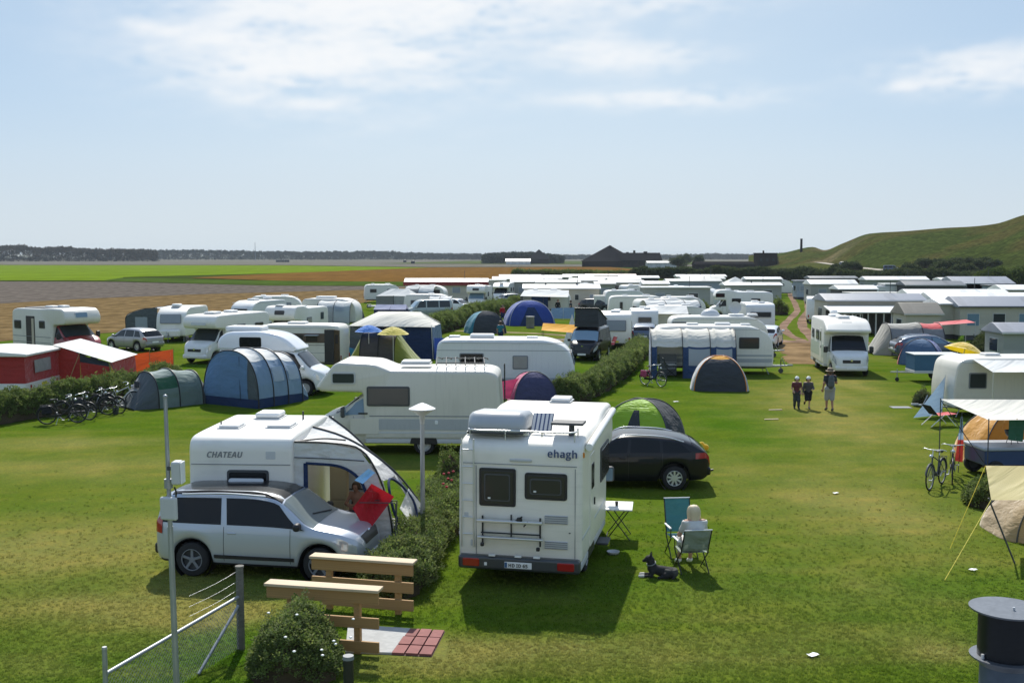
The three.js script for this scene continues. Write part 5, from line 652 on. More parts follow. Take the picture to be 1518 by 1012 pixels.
// ================================================================ cream motorhome, lamp post, railings, fence, mast, paving
{
  const L = 5.9, W = 2.25, H = 2.78, e0 = L / 2, g = motorhome('cream alcove motorhome parked side on behind the lamp post', { L, W, H, ah: .1, rw: 2.4, cabH: 1.95, pts: [[-e0, .5, .12], [-e0 - .02, 1.2, .3], [-e0 + .08, 2.55, .3], [-e0 + .4, 2.66, .2], [.5, 2.66, .1], [1.0, 2.86, .15], [2.2, 2.92, .2], [e0 - .12, 2.12, .1], [e0 - .28, 2.0, .06], [1.35, 1.97, .1], [1.3, .5, .05]], m: K.cream, cabM: K.cream, sws: K.glassb, win: [['L', .55, 1.86, 1.35, .62, 'glassg', 'dgrey'], ['L', 1.95, 2.42, .76, .38, 'glassg', 'lgp'], ['R', -.5, 1.9, 1.1, .6]], skirt: K.lgp, stripes: [[.98, .34, K.greyp], [.72, .05, K.lgrey], [1.24, .03, K.mgrey]], hatch: [[-.2, 0, .9, .6, .08]] });
  at(g, 742, 676, 178, -L / 2, -W / 2); const e = L / 2;
  pan(g, 'locker_door', K.cream, .9, .5, [1.3, .92, -W / 2 - .004], 'L', { t: .012, r: .05 }); pan(g, 'filler_cap', K.whitep, .1, .12, [-.95, 1.05, -W / 2 - .008], 'L', { t: .015, r: .03 }); pan(g, 'vent_grille', K.black, .3, .05, [1.35, 1.32, -W / 2 - .004], 'L', { t: .01, r: .01 });
  mesh('roof_rack', merge([...[0, .3, .6, .9, 1.2, 1.5].map((x) => tube([[-e + .5 + x, H + .05, -.95], [-e + .55 + x, H + .16, -.4], [-e + .6 + x, H + .16, .4], [-e + .5 + x, H + .05, .95]], .02, 5, 16)), rod([-e + .5, H + .1, -.8], [-e + 2, H + .1, -.8], .018), rod([-e + .5, H + .1, .8], [-e + 2, H + .1, .8], .018)]), K.dgrey, g);
  mesh('ladder', merge([rod([-e - .12, .7, -.7], [-e - .1, H + .05, -.7], .016), rod([-e - .12, .7, -.4], [-e - .1, H + .05, -.4], .016), ...[1, 1.35, 1.7, 2.05, 2.4].map((y) => rod([-e - .11, y, -.7], [-e - .11, y, -.4], .013))]), K.black, g);
  const b = bike('dark bicycle strapped behind the cream motorhome', { m: K.redc, bag: C.black }); b.position.copy(g.localToWorld(new THREE.Vector3(-e - .5, 0, .1))); b.rotation.y = g.rotation.y + 1.5;
  const c2 = chair('light folding chair behind the cream motorhome', C.lgrey, {}); at(c2, 752, 655, 20);
}
{
  const g = thing('street_lamp', 'grey lamp post with flat conical white head', 'lamp post'); at(g, 627, 806, 0); mesh('post', cyl(.055, .045, 2.75, 0, 1.375, 0, 14), K.galv, g); mesh('lamp_housing', new THREE.LatheGeometry([[.001, 2.62], [.05, 2.62], [.06, 2.8], [.27, 2.93], [.28, 2.945]].map((p) => new THREE.Vector2(...p)), 28), mat('lampg', [.6, .6, .58], .3, { transmission: .3, thickness: 0 }), g); mesh('lamp_cap', new THREE.LatheGeometry([[.001, 3.08], [.1, 3.045], [.285, 2.955], [.29, 2.935], [.05, 2.93]].map((p) => new THREE.Vector2(...p)), 28), K.whitep, g);
}
function railing(label, pxa, pxb, o) { // two ground pixels of the rail line
  const A = G(...pxa), B = G(...pxb), g = thing('wooden_railing', label, 'railing'), dx = B[0] - A[0], dz = B[2] - A[2], L = Math.hypot(dx, dz); g.position.set(...A); g.rotation.y = Math.atan2(-dz, dx);
  for (const x of o.posts) mesh('post', box(.1, o.h, .1, x * L, o.h / 2, -.07, .006), K.wood, g); o.rails.forEach(([y, h, x0, x1]) => mesh('rail', box((x1 - x0) * L, h, .045, (x0 + x1) / 2 * L, y, 0, .006), K.wood, g)); mesh('cap_board', box(L + .04, .045, .26, L / 2, o.h + .025, -.05, .008), K.woodcap, g); return g;
}
railing('pale wooden railing in front of the hedge', [463, 902], [613, 914], { h: .92, posts: [.16, .84], rails: [[.81, .19, 0, 1], [.50, .19, 0, 1], [.19, .19, .1, 1]] });
railing('pale wooden railing beside the white flowered shrub', [397, 960], [562, 973], { h: 1.02, posts: [.2, .8], rails: [[.92, .19, 0, 1], [.52, .17, .3, 1], [.14, .17, .55, 1]] });
{
  const slab = struct('paving', (() => { const q = [G(516, 928), G(608, 934), G(580, 970), G(512, 968)], s = new THREE.Shape(q.map((p) => new THREE.Vector2(p[0], -p[2]))); return new THREE.ExtrudeGeometry(s, { depth: .03, bevelEnabled: true, bevelSize: .006, bevelThickness: .006, bevelSegments: 1 }).rotateX(-Math.PI / 2); })(), mat('conc', [.48, .48, .46], .9, { map: T.stone }), 'pale concrete slab by the railings');
  const bed = struct('paving', gridGeo(1, 1, (u, v) => { const a = lp(G(606, 933), G(660, 936), u), b = lp(G(579, 971), G(640, 974), u), q = lp(a, b, v); return [q[0], .004, q[2]]; }, true), mat('joint', [.10, .06, .05], .95), 'red tile step beside the concrete slab');
  const tm = [0, 1, 2].map((i) => mat('tile' + i, [.27 + i * .025, .095 + i * .012, .085 + i * .01], .85, { map: T.stone })); const c = (u, v) => lp(lp(G(606, 933), G(660, 936), u), lp(G(579, 971), G(640, 974), u), v);
  for (let i = 0; i < 3; i++) for (let j = 0; j < 3; j++) { const g = 0.02, q = [c(i / 3 + g, j / 3 + g), c((i + 1) / 3 - g, j / 3 + g), c((i + 1) / 3 - g, (j + 1) / 3 - g), c(i / 3 + g, (j + 1) / 3 - g)], p = []; const y = .034 + hash(i, j) * .008; const top = q.map((a) => [a[0], y, a[2]]), bot = q.map((a) => [a[0], .005, a[2]]); const F = (a, b, c_, d) => p.push(...a, ...b, ...c_, ...a, ...c_, ...d); F(top[0], top[3], top[2], top[1]); for (let k = 0; k < 4; k++) F(top[k], top[(k + 1) % 4], bot[(k + 1) % 4], bot[k]); const bg = new THREE.BufferGeometry(); bg.setAttribute('position', new THREE.Float32BufferAttribute(p, 3)); const uv = []; for (let k = 0; k < p.length; k += 3) uv.push(p[k], p[k + 2]); bg.setAttribute('uv', new THREE.Float32BufferAttribute(uv, 2)); bg.computeVertexNormals(); mesh('tile', bg, tm[(i * 2 + j) % 3], bed); }
  for (const [px, py, hw] of [[545, 943, 1], [560, 957, 1]]) { }
}
{ // wire fence with galvanised rail
  const P0 = G(357, 962), top = 1.32, Q0 = G(158, 1085), g = thing('wire_fence', 'wire mesh fence with sloping galvanised rail and grey post', 'fence'); const dx = Q0[0] - P0[0], dz = Q0[2] - P0[2], L = Math.hypot(dx, dz), ux = dx / L, uz = dz / L; const W = (s, y, o = 0) => [P0[0] + ux * s + uz * o, y, P0[2] + uz * s - ux * o];
  mesh('post', merge([cyl(.065, .06, top, P0[0], top / 2, P0[2], 12), cyl(.07, .07, .03, P0[0], top + .012, P0[2], 12)]), K.woodgrey, g); mesh('rail', rod(W(0, .86), W(L, .78), .028, 10), K.galv, g); mesh('brace', rod(W(.05, .72), W(L * .36, .02, .0), .024, 10), K.galv, g); mesh('post', merge([cyl(.032, .032, 1.12, ...W(L, .56), 10), cyl(.036, .03, .03, ...W(L, 1.13), 10)]), K.galv, g);
  for (const y of [1.28, 1.12, .98]) mesh('wire', tube([W(0, y), W(L * .2, y - .03), W(L * .42, y - .02)], .0025, 4, 20), K.steel, g);
  const ms = []; const st = .075; for (let s = -.86; s < L; s += st) { const cl = (s0, y0, s1, y1) => { if (s1 < 0 || s0 > L) return; const f0 = clamp((0 - s0) / (s1 - s0)), f1 = clamp((L - s0) / (s1 - s0)); ms.push(rod(W(lerp(s0, s1, f0), lerp(y0, y1, f0)), W(lerp(s0, s1, f1), lerp(y0, y1, f1)), .0026, 3)); }; cl(s, .03, s + .8, .80); cl(s, .80, s + .8, .03); } const mm = mesh('wire_mesh', merge(ms), K.galv, g); mm.userData.kind = 'stuff';
}
{ // mast with two antenna housings
  const g = thing('antenna_mast', 'tall slim grey mast carrying two white antenna boxes', 'mast'), b = G(264, 1086); g.position.set(...b); const H = 4.42; mesh('pole', merge([cyl(.042, .036, H * .62, 0, H * .31, 0, 12), cyl(.03, .024, H * .38, 0, H * .81, 0, 12)]), K.galv, g); g.rotation.z = .014; mesh('cap', new THREE.SphereGeometry(.03, 10, 8).translate(0, H, 0), K.galv, g);
  const k = mesh('antenna_box', box(.12, .30, .18, .13, 3.45, .04, .03), K.lgp, g); mesh('cover', box(.02, .28, .16, .2, 3.45, .04, .01), K.whitep, k); mesh('cable', tube([[.1, 3.27, .08], [.12, 3.2, .08], [.1, 3.12, .05]], .012, 5, 12), K.black, k); mesh('bracket', box(.09, .05, .06, .04, 3.5, .0), K.dgrey, k); mesh('collar', cyl(.055, .055, .12, 0, 3.3, 0, 12), K.galv, g);
  const f = mesh('antenna_panel', box(.24, .3, .07, .06, 3.0, .1, .03), K.lgp, g); f.rotation.y = -.3;
}
{ const g = thing('bollard', 'short black bollard with pale cap near the shrub', 'bollard'); at(g, 517, 1052, 0); mesh('post', cyl(.075, .07, .72, 0, .36, 0, 14), K.black, g); mesh('cap', cyl(.08, .074, .05, 0, .74, 0, 14), K.mgrey, g); }
{ // the house under the camera and its flue
  const h = thing('house', 'flat roofed house below the viewpoint', 'building'); mesh('wall', box(12, 3.7, 12, 1, 1.85, 1.2), K.wallw, h); mesh('roof', box(12.4, .2, 12.4, 1, 3.82, 1.2, .05), K.roofg, h);
  const c = [0, 0, 0], p = G(1494, 902, 4.66); const g = thing('flue_pipe', 'black flue pipe with two flat disc cowls', 'flue'); g.position.set(p[0], 3.9, p[2]); const zz = 4.66 - 3.9; const blk = mat('flue', [.012, .014, .018], .35, { map: T.metal, metalness: .3 }), cap = mat('fluecap', [.19, .205, .23], .42, { metalness: .6, map: T.metal });
  mesh('pipe', cyl(.108, .105, .56, 0, .26, 0, 28), mat('flueg', [.10, .13, .17], .5, { metalness: .4, map: T.metal }), g); mesh('lower_disc', merge([cyl(.148, .15, .008, 0, zz - .215, 0, 40), cyl(.11, .12, .03, 0, zz - .235, 0, 32)]), cap, g); mesh('drum', cyl(.118, .118, .2, 0, zz - .11, 0, 36), blk, g); mesh('upper_disc', merge([cyl(.156, .158, .008, 0, zz, 0, 44), cyl(.04, .04, .012, 0, zz - .005, 0, 16)]), cap, g); mesh('bolt', cyl(.006, .006, .02, .012, zz + .008, .035, 6).rotateZ(0), K.alu, g); mesh('bolt', cyl(.008, .008, .02, -.118, zz - .2, .04, 6), K.alu, g);
}
// ================================================================ black estate, lime tent, table, chairs, woman, dog
{
  const c = car('car', 'black estate car parked behind the white motorhome', 'estate', K.blackp, { wg: K.glass, rails: 1, railM: K.alu, rim: K.alu, spokes: 9, mirror: K.blackp }); at(c, 1000, 727, 176, -1.3, -.88); mesh('tow_hook', rod([-2.2, .36, 0], [-2.42, .4, 0], .03), K.black, c);
  const t = dome('dome_tent', 'lime green and charcoal dome tent behind the black car', { rx: 1.35, rz: 1.25, h: 1.4, sec: [C.dgrey, C.lime, C.dgrey, C.dgrey], split: [0, [.66, C.lime], 0, [.7, C.lime]], door: [1, C.dgrey, .5, .6] }); at(t, 952, 652, -22);
  const y = thing('ball_bag', 'yellow bag on the grass behind the black car', 'bag'); at(y, 1037, 668, 0); mesh('bag', capMesh([[[-.2, .12, 0], [.2, .12, .05], .12, .1], [[0, .2, 0], [.08, .24, 0], .08, .06]], .03, .08), C.gold, y);
  const g = thing('folding_table', 'white folding table with crossed dark legs', 'table'); at(g, 917, 796, -8); mesh('tabletop', box(.62, .035, .82, 0, .7, 0, .012), K.whitep, g); for (const s of [1, -1]) { mesh('leg', rod([-.26, .01, s * .34], [.24, .68, s * .3], .012), K.black, g); mesh('leg', rod([.26, .01, s * .3], [-.24, .68, s * .34], .012), K.black, g); } mesh('cross_bar', rod([-.26, .02, -.34], [-.26, .02, .34], .01), K.black, g);
  const cup = thing('cup', 'small dark cup on the white folding table', 'cup'); cup.position.set(g.position.x - .05, .718, g.position.z + .05); mesh('cup', new THREE.LatheGeometry([[.001, 0], [.03, 0], [.038, .09], [.034, .09], [.028, .01]].map((p) => new THREE.Vector2(...p)), 14), K.black, cup);
  const bowl = thing('dog_bowl', 'pale shallow bowl on the grass under the table', 'bowl'); at(bowl, 909, 821, 0); mesh('bowl', new THREE.LatheGeometry([[.001, .01], [.08, .01], [.12, .06], [.14, .06], [.11, 0], [.001, 0]].map((p) => new THREE.Vector2(...p)), 20), K.lgp, bowl);
  const t1 = chair('empty teal high backed camping chair', C.tealg, { bh: 1.12 }); at(t1, 1010, 823, -84); const t2 = chair('pale green camping chair with the seated woman', C.chair, { bh: .92 }); at(t2, 1025, 846, 98);
  const J = { hip: [-.08, .56, 0], waist: [-.15, .7, 0], chest: [-.19, .9, 0], neck: [-.15, 1.08, 0], head: [-.1, 1.19, .0], shL: [-.18, 1.02, -.17], shR: [-.18, 1.02, .17], elL: [-.06, .76, -.27], elR: [-.06, .76, .25], wrL: [.16, .72, -.2], wrR: [.18, .7, .14], hpL: [-.06, .55, -.1], hpR: [-.06, .55, .1], knL: [.36, .56, -.12], knR: [.36, .56, .1], anL: [.4, .12, -.13], anR: [.4, .12, .1], toL: [.54, .06, -.14], toR: [.54, .06, .11] };
  const w = person('woman with long blond hair and white top seated with her back to us', J, { top: C.white, legs: C.white, legLen: .75, sleeve: 1, hair: K.hairb, hairLen: .17, strands: 240, shoe: K.whitep, cell: .014 }); w.position.copy(t2.position); w.rotation.y = t2.rotation.y;
  // lying dog: trunk, haunch, raised head
  const d = thing('dog', 'black dog lying on the grass beside the chairs', 'dog'); at(d, 978, 855, 172); d.scale.setScalar(.74); const tr = [[[-.28, .15, 0], [-.05, .16, .0], .13, .13], [[-.05, .16, 0], [.2, .22, 0], .13, .12], [[.18, .24, 0], [.24, .42, .0], .12, .10], [[.25, .46, 0], [.29, .48, 0], .10, .09], [[.32, .46, 0], [.42, .42, 0], .06, .04], [[.24, .53, .065], [.22, .64, .075], .04, .016], [[.24, .53, -.065], [.22, .64, -.075], .04, .016], [[-.3, .14, -.1], [-.16, .1, -.16], .12, .08], [[-.16, .06, -.17], [.02, .04, -.2], .045, .035], [[-.3, .12, .1], [-.18, .08, .15], .11, .07], [[-.42, .07, -.02], [-.34, .04, -.28], .035, .02], [[.18, .16, -.09], [.22, .05, -.1], .06, .045], [[.22, .045, -.1], [.5, .035, -.11], .04, .032], [[.18, .16, .09], [.22, .05, .1], .06, .045], [[.22, .045, .1], [.48, .035, .1], .04, .032]];
  mesh('body', capMesh(tr, .014, .05), mat('dogfur', [.018, .018, .019], .9, { bumpMap: T.grassB, bumpScale: .02 }), d); mesh('white_paw', capMesh([[[.42, .04, -.108], [.52, .036, -.111], .04, .037]], .008, .02), mat('dogwhite', [.6, .58, .54], .9), d); mesh('white_paw', capMesh([[[.42, .04, .1], [.5, .036, .1], .04, .037]], .008, .02), mat('dogwhite', [.6, .58, .54], .9), d); mesh('flank_patch', capMesh([[[-.33, .15, -.05], [-.24, .16, -.06], .155, .14]], .014, .03, (x, y, z) => y - .27 + Math.abs(z) * .2), mat('doggrey', [.055, .055, .05], .95), d); mesh('collar', new THREE.TorusGeometry(.118, .014, 6, 18).rotateX(1.3).rotateZ(-.3).translate(.22, .36, 0), K.mgrey, d);
}
// ================================================================ left side
{ // blue tunnel tent and green tunnel tent
  const hb = [{ x: 0, w: 1.6, h: 2.3 }, { x: .85, w: 1.62, h: 2.36 }, { x: 1.75, w: 1.58, h: 2.28 }, { x: 2.7, w: 1.5, h: 2.05 }, { x: 3.2, w: 1.35, h: .7, pole: 0 }], bay = () => [[0, .028, C.navy, 'mud_flap'], [.028, .28, C.lblue], [.28, .72, C.white, 'roof_panel'], [.72, .972, C.lblue], [.972, 1, C.navy, 'mud_flap']];
  const t = tunnel('tunnel_tent', 'large blue and white tunnel tent with black hoops', hb, [bay(), bay(), bay(), bay()], {}); at(t, 342, 602, 58);
  mesh('end_wall', gridGeo(20, 6, (u, v) => { const p = hoopPt(hb[0], u * .7); return [p[0] - .06 * Math.sin(v * 3.1), lerp(.35, p[1], v), p[2] * (.99), u * 3, v * 2]; }), C.tblue, t); mesh('end_door', gridGeo(10, 6, (u, v) => { const p = hoopPt(hb[0], .7 + u * .3); return [p[0] - .03 * Math.sin(v * 3.1), lerp(.35, Math.max(p[1], .352), v), p[2] * .99, u, v * 2]; }), C.slate, t); mesh('mud_flap', gridGeo(10, 2, (u, v) => [-.02, .005 + v * .36, lerp(-1.6, 1.6, u)]), C.navy, t); mesh('door_seam', rod([-.06, .3, .62], [-.03, 2.1, .55], .012), K.black, t);
  for (const s of [1, -1]) for (const x of [.85, 1.75]) mesh('window_panel', gridGeo(6, 4, (u, v) => { const f = s > 0 ? lerp(.80, .9, v) : lerp(.1, .2, v), p = hoopPt(hb[1], f); return [x + .12 + u * .6, p[1], p[2] * .985 + s * .012]; }), C.clear, t);
  const hg = [{ x: -.95, w: .75, h: .06, pole: 0 }, { x: 0, w: 1.05, h: 1.42 }, { x: .9, w: 1.12, h: 1.5 }, { x: 2.0, w: 1.05, h: 1.35 }, { x: 2.9, w: .85, h: .1, pole: 0 }];
  const u = tunnel('tunnel_tent', 'low grey green tunnel tent beside the hedge', hg, [[[0, 1, C.slate, 'front_panel']], [[0, .3, C.sage], [.3, .7, C.sage, 'roof_panel'], [.7, .86, C.green, 'side_door'], [.86, 1, C.sage]], [[0, 1, C.sage, 'roof_panel']], [[0, 1, C.slate]]], {}); at(u, 226, 604, 46, 0, .5);
  mesh('vent_flap', box(.03, .25, .4, -.42, .95, 0, .01), C.dgrey, u);
}
{ // red folding camper and awning along the hedge
  const g = thing('folding_camper', 'red canvas folding camper with white roof on a white trailer', 'folding camper'); const A = G(38, 588, .34); g.position.set(A[0], 0, A[2]); // corner nearest us, box extends -x and -z
  const Lx = 4.2, Lz = 3.6; mesh('trailer_body', box(Lx, .55, Lz, -Lx / 2, .62, -Lz / 2, .06), K.white, g); mesh('trim_strip', box(Lx + .02, .03, Lz + .02, -Lx / 2, .55, -Lz / 2), K.dgrey, g); for (const z of [-.5, -Lz + .5]) mesh('tail_light', box(.03, .22, .12, .012, .68, z, .02), K.lred, g); mesh('number_plate', box(.02, .12, .5, .012, .72, -Lz / 2), K.yellowp, g); wheel(g, -1.6, -.25, .3, .18, K.lgp, 0); wheel(g, -1.6, -Lz + .25, .3, .18, K.lgp, 0); for (const [x, z] of [[-.3, -.3], [-.3, -Lz + .3], [-Lx + .3, -.3], [-Lx + .3, -Lz + .3]]) mesh('corner_steady', rod([x, .4, z], [x, .01, z], .03), K.galv, g);
  clothQ(g, 'canvas_wall', C.red, [-Lx, .9, 0], [0, .9, 0], [-.05, 2.02, -.05], [-Lx, 2.02, -.05], .05); clothQ(g, 'canvas_wall', C.red, [0, .9, 0], [0, .9, -Lz], [-.05, 2.1, -Lz], [-.05, 2.02, -.05], .05); clothQ(g, 'canvas_wall', C.red, [-Lx, .9, -Lz], [0, .9, -Lz], [-.05, 2.1, -Lz], [-Lx, 2.1, -Lz], .05); mesh('roof', extr([[-Lx - .1, 2.05, .05], [-Lx - .1, 2.16, .05], [-Lx / 2, 2.3, .4], [.12, 2.14, .05], [.12, 2.02, .05]], Lz + .2, .03).translate(0, 0, -Lz / 2), K.white, g); clothQ(g, 'window_panel', C.khaki, [.02, 1.25, -.9], [.02, 1.25, -2.5], [-.005, 1.8, -2.5], [-.005, 1.8, -.9], .0);
  const a = thing('awning', 'red side awning with white roof joined to the folding camper', 'awning'); a.position.set(A[0], 0, A[2] - Lz + .2); clothQ(a, 'canvas_wall', C.red, [0, .01, .02], [1.1, .01, .35], [1.05, 1.85, .3], [0, 2.15, .02], .04); clothQ(a, 'canvas_wall', C.red, [1.12, .01, .36], [2.5, .01, .42], [2.4, 1.3, .4], [1.08, 1.5, .34], .04); clothQ(a, 'dark_strip', C.dgrey, [1.08, 1.5, .34], [2.4, 1.3, .4], [2.38, 1.5, .4], [1.06, 1.82, .32], .02); clothQ(a, 'roof_panel', C.white, [-.2, 2.26, .15], [2.55, 1.5, .5], [2.5, 1.55, -3], [-.2, 2.3, -3], -.05); clothQ(a, 'canvas_wall', C.yellow, [2.52, .01, .4], [3.1, .01, .2], [2.45, 1.35, .38], [2.42, 1.48, .38], .03); clothQ(a, 'canvas_wall', C.red, [2.5, .01, .4], [2.5, .01, -2.9], [2.4, 1.5, -2.9], [2.4, 1.48, .4], .03); mesh('pole', rod([2.45, .01, .45], [2.45, 1.5, .45], .02), K.dgrey, a); mesh('pole', rod([.55, 0, 1.1], [1.08, 1.9, .38], .018), K.wood, a); mesh('guy_rope', rod([2.5, 1.5, .45], [3.6, .02, 1.4], .015), K.black, a);
}
{ // windbreak panels
  const g = thing('windbreak', 'orange red windbreak with a purple end panel on poles', 'windbreak'), pts = [[172, 563], [190, 561], [222, 557], [257, 552]].map((p) => G(...p)), ms = [C.purple, C.orange, C.orange]; for (let i = 0; i < 3; i++) { const a = pts[i], b = pts[i + 1]; clothQ(g, 'panel', ms[i], [a[0], .1, a[2]], [b[0], .1, b[2]], [b[0], 1.25, b[2]], [a[0], 1.2, a[2]], .03); } pts.forEach((p) => mesh('pole', rod([p[0], 0, p[2]], [p[0], 1.35, p[2]], .014), K.wood, g));
}
{ // bicycles against the left hedge
  const ls = ['black bicycle with grey panniers in the hedge row', 'black bicycle parked beside the red folding camper', 'dark bicycle at the tent end of the hedge row', 'black bicycle with white frame lying in the hedge row'];
  [[112, 622, -8, 0], [138, 616, 12, C.dgrey], [160, 612, -20, 0], [178, 606, 30, C.black], [92, 628, 15, C.black]].forEach(([x, y, a, bag], i) => { const b = bike(i < 4 ? ls[i] : 'black bicycle nearest the red camper corner', { bag: bag || undefined, m: i === 3 ? K.lgp : K.black, rim: K.dgrey, group: 'bicycles by the left hedge' }); at(b, x, y, a); b.rotation.x = .08; });
  const s = thing('folding_stool', 'low black folding stool on the grass before the bicycles', 'stool'); at(s, 116, 622, 20); mesh('seat', box(.6, .03, .35, 0, .32, 0, .01), C.black, s); for (const z of [.15, -.15]) { mesh('leg', rod([-.25, .01, z], [.2, .31, z], .012), K.black, s); mesh('leg', rod([.25, .01, z], [-.2, .31, z], .012), K.black, s); }
  const k = thing('bucket', 'small dark bucket on the grass near the green tent', 'bucket'); at(k, 171, 614, 0); mesh('bucket', new THREE.LatheGeometry([[.001, .01], [.1, .01], [.13, .26], [.12, .26], [.09, .02]].map((p) => new THREE.Vector2(...p)), 16), K.dgrey, k); mesh('handle', new THREE.TorusGeometry(.12, .006, 5, 14, Math.PI).translate(0, .26, 0), K.steel, k);
}
{ // old red and white alcove camper
  const g = motorhome('old grey white alcove camper with red cab and open door', { L: 5.3, W: 2.1, H: 2.72, ah: .05, m: K.ivory, cabM: K.redc, cabH: 2.0, ws: K.glassg, mirror: K.black, bumper: K.black, skirt: K.lgp, win: [['R', -2.1, 1.85, .62, .45], ['F', .1, 2.42, .75, .32, 'glassb', 'lgp'], ['R', .1, 1.9, .5, .4]], stripes: [[1.25, .03, K.mgrey], [.95, .03, K.mgrey]], hatch: [[-.5, 0, .7, .5], [.6, .1, .5, .4]] });
  g.scale.setScalar(1.14); at(g, 42, 533, -34, -1.37, 1.2); pan(g, 'door_opening', K.black, .8, 1.8, [-.95, 1.42, 1.052], 'R', { t: .004, r: .02 }); pan(g, 'curtain', K.beige, .2, 1.6, [-.72, 1.4, 1.06], 'R', { t: .02, r: .02 }); mesh('dark_roof', box(2.6, .05, 1.5, -.6, 2.74, 0, .02), K.dgrey, g);
}
{ const c = car('car', 'silver grey hatchback seen from behind', 'hatch', K.greyc, { wg: K.glassg, spokes: 7 }); at(c, 214, 522, 148, -2.0, -.8); const b = thing('boat_bag', 'pale rolled bag on the grass by the hatchback', 'bag'); at(b, 226, 514, 0); mesh('bag', capMesh([[[-.45, .16, 0], [.45, .16, 0], .15, .13]], .03, .05), K.lgp, b); }
{ // caravan with grey awning
  const L = 5.4, W = 2.15, v = caravan('white touring caravan facing us with a wide lilac front window', { L, W, H: 2.5, tow: 1, win: [['F', 0, 1.68, 1.55, .68, 'blind'], ['L', 1.0, 1.6, .7, .5], ['L', -1, 1.6, .9, .5]], hatch: [[1.3, 0, .7, .6, .2]], fx: .0, ft: .2, gas: 1 }); at(v, 275, 507, -92, L / 2, -W / 2);
  const y0 = W / 2, cv = [[y0, 2.45], [y0 + .9, 2.4], [y0 + 1.8, 2.15], [y0 + 2.3, 1.85], [y0 + 2.35, .9], [y0 + 2.4, .01]]; const a = qAwning('grey awning with curved roof on the lilac windowed caravan', [-L / 2 + .4, 0, L / 2 - .3], [cv, cv, cv], [[[0, .56, C.lgrey, 'roof_panel'], [.56, 1, C.slate]], [[0, .56, C.lgrey, 'roof_panel'], [.56, 1, C.slate]]]); a.position.copy(v.position); a.rotation.copy(v.rotation); const sh = new THREE.Shape([[y0, .01], ...cv].map(([z, y]) => new THREE.Vector2(z, y))); mesh('end_wall', new THREE.ExtrudeGeometry(sh, { depth: .012, bevelEnabled: false }).rotateY(-Math.PI / 2).translate(L / 2 - .3, 0, 0), C.slate, a); pan(a, 'window_panel', C.clear, .9, 1.1, [L / 2 - .295, 1.25, y0 + 1.2], 'F', { t: .01, r: .03 });
}
{ const m = motorhome('white low profile motorhome facing the orange windbreak', { L: 6.2, W: 2.25, H: 2.82, ah: .0, type: 'alc', m: K.white, win: [['L', 0, 1.9, .9, .55], ['L', -1.9, 1.9, .9, .55]], hatch: [[1.2, 0, .8, .7, .12], [-.6, 0, .7, .6, .12]], cabM: K.white2, ws: K.glassg, plate: K.whitep }); at(m, 312, 541, -110, 3.05, -1.1); pan(m, 'alcove_stripe', K.lgrey, 1.0, .16, [2.62, 2.3, 0], 'F', { t: .01, r: .03, tilt: .1 }); }
{ // hightop camper van behind the blue tent
  const c = car('camper_van', 'white high top camper van nosing out behind the blue tent', 'van', K.whitec, { cat: 'camper van', wg: K.glass, ws: K.glassg, spokes: 0, rim: K.lgp, mirror: K.whitep }); at(c, 452, 587, -8, 1.6, .9); c.scale.set(1.08, 1.08, 1.06); mesh('high_roof', extr([[-2.3, 1.85, .1], [-2.32, 2.3, .3], [-1.9, 2.62, .4], [-.4, 2.66, .4], [.5, 2.5, .5], [1.25, 1.86, .2]], 1.66, .16), K.whitec, c); pan(c, 'roof_window', K.glass, .95, .42, [-.85, 2.2, .83], 'R', { t: .015, r: .08 }); mesh('roof_box', box(1.6, .22, .9, -1.3, 2.72, 0, .1), K.whitep, c);
}
{ // beige caravan with brown window band
  const L = 4.6, W = 2.1, H = 2.5, v = caravan('vintage cream caravan with brown window band and open door', { L, W, H, m: K.ivory, tow: -1, bev: .12, pts: [[-L / 2, .42, .1], [-L / 2 - .02, 1.2, .3], [-L / 2, H - .05, .5], [-L / 2 + .7, H, .4], [L / 2 - .6, H, .4], [L / 2, H - .05, .4], [L / 2, 1.2, .2], [L / 2, .42, .1]], hatch: [[-.3, .1, 1.0, .7, .1]], stripes: [[1.78, .52, K.brownp], [1.4, .03, K.brownp], [.98, .02, K.mgrey]] }); at(v, 504, 550, -6, L / 2, W / 2); for (const [x, gl] of [[-1.6, 'curtain'], [-.8, 'curtain'], [-.05, 'acryl'], [.75, 'acryl']]) win(v, .72, .46, [x, 1.78, W / 2 + .004], 'R', { glass: K[gl], frame: K.brownp }); pan(v, 'door_opening', K.black, .6, 1.8, [1.75, 1.35, W / 2 + .005], 'R', { t: .008, r: .02 }); const d = mesh('door', box(.6, 1.8, .04, 0, 0, 0, .02), mat('doorbr', [.10, .06, .02], .6, { map: T.wood }), v); d.position.set(2.2, 1.35, W / 2 + .22); d.rotation.y = -.8; mesh('pane', box(.34, .5, .05, 0, .4, 0, .02), K.acryl, d); const fl = mesh('window_flap', box(.74, .02, .42, .8, 1.95, W / 2 + .2, .01), K.clear || K.lgp, v); fl.rotation.x = -.0;
}
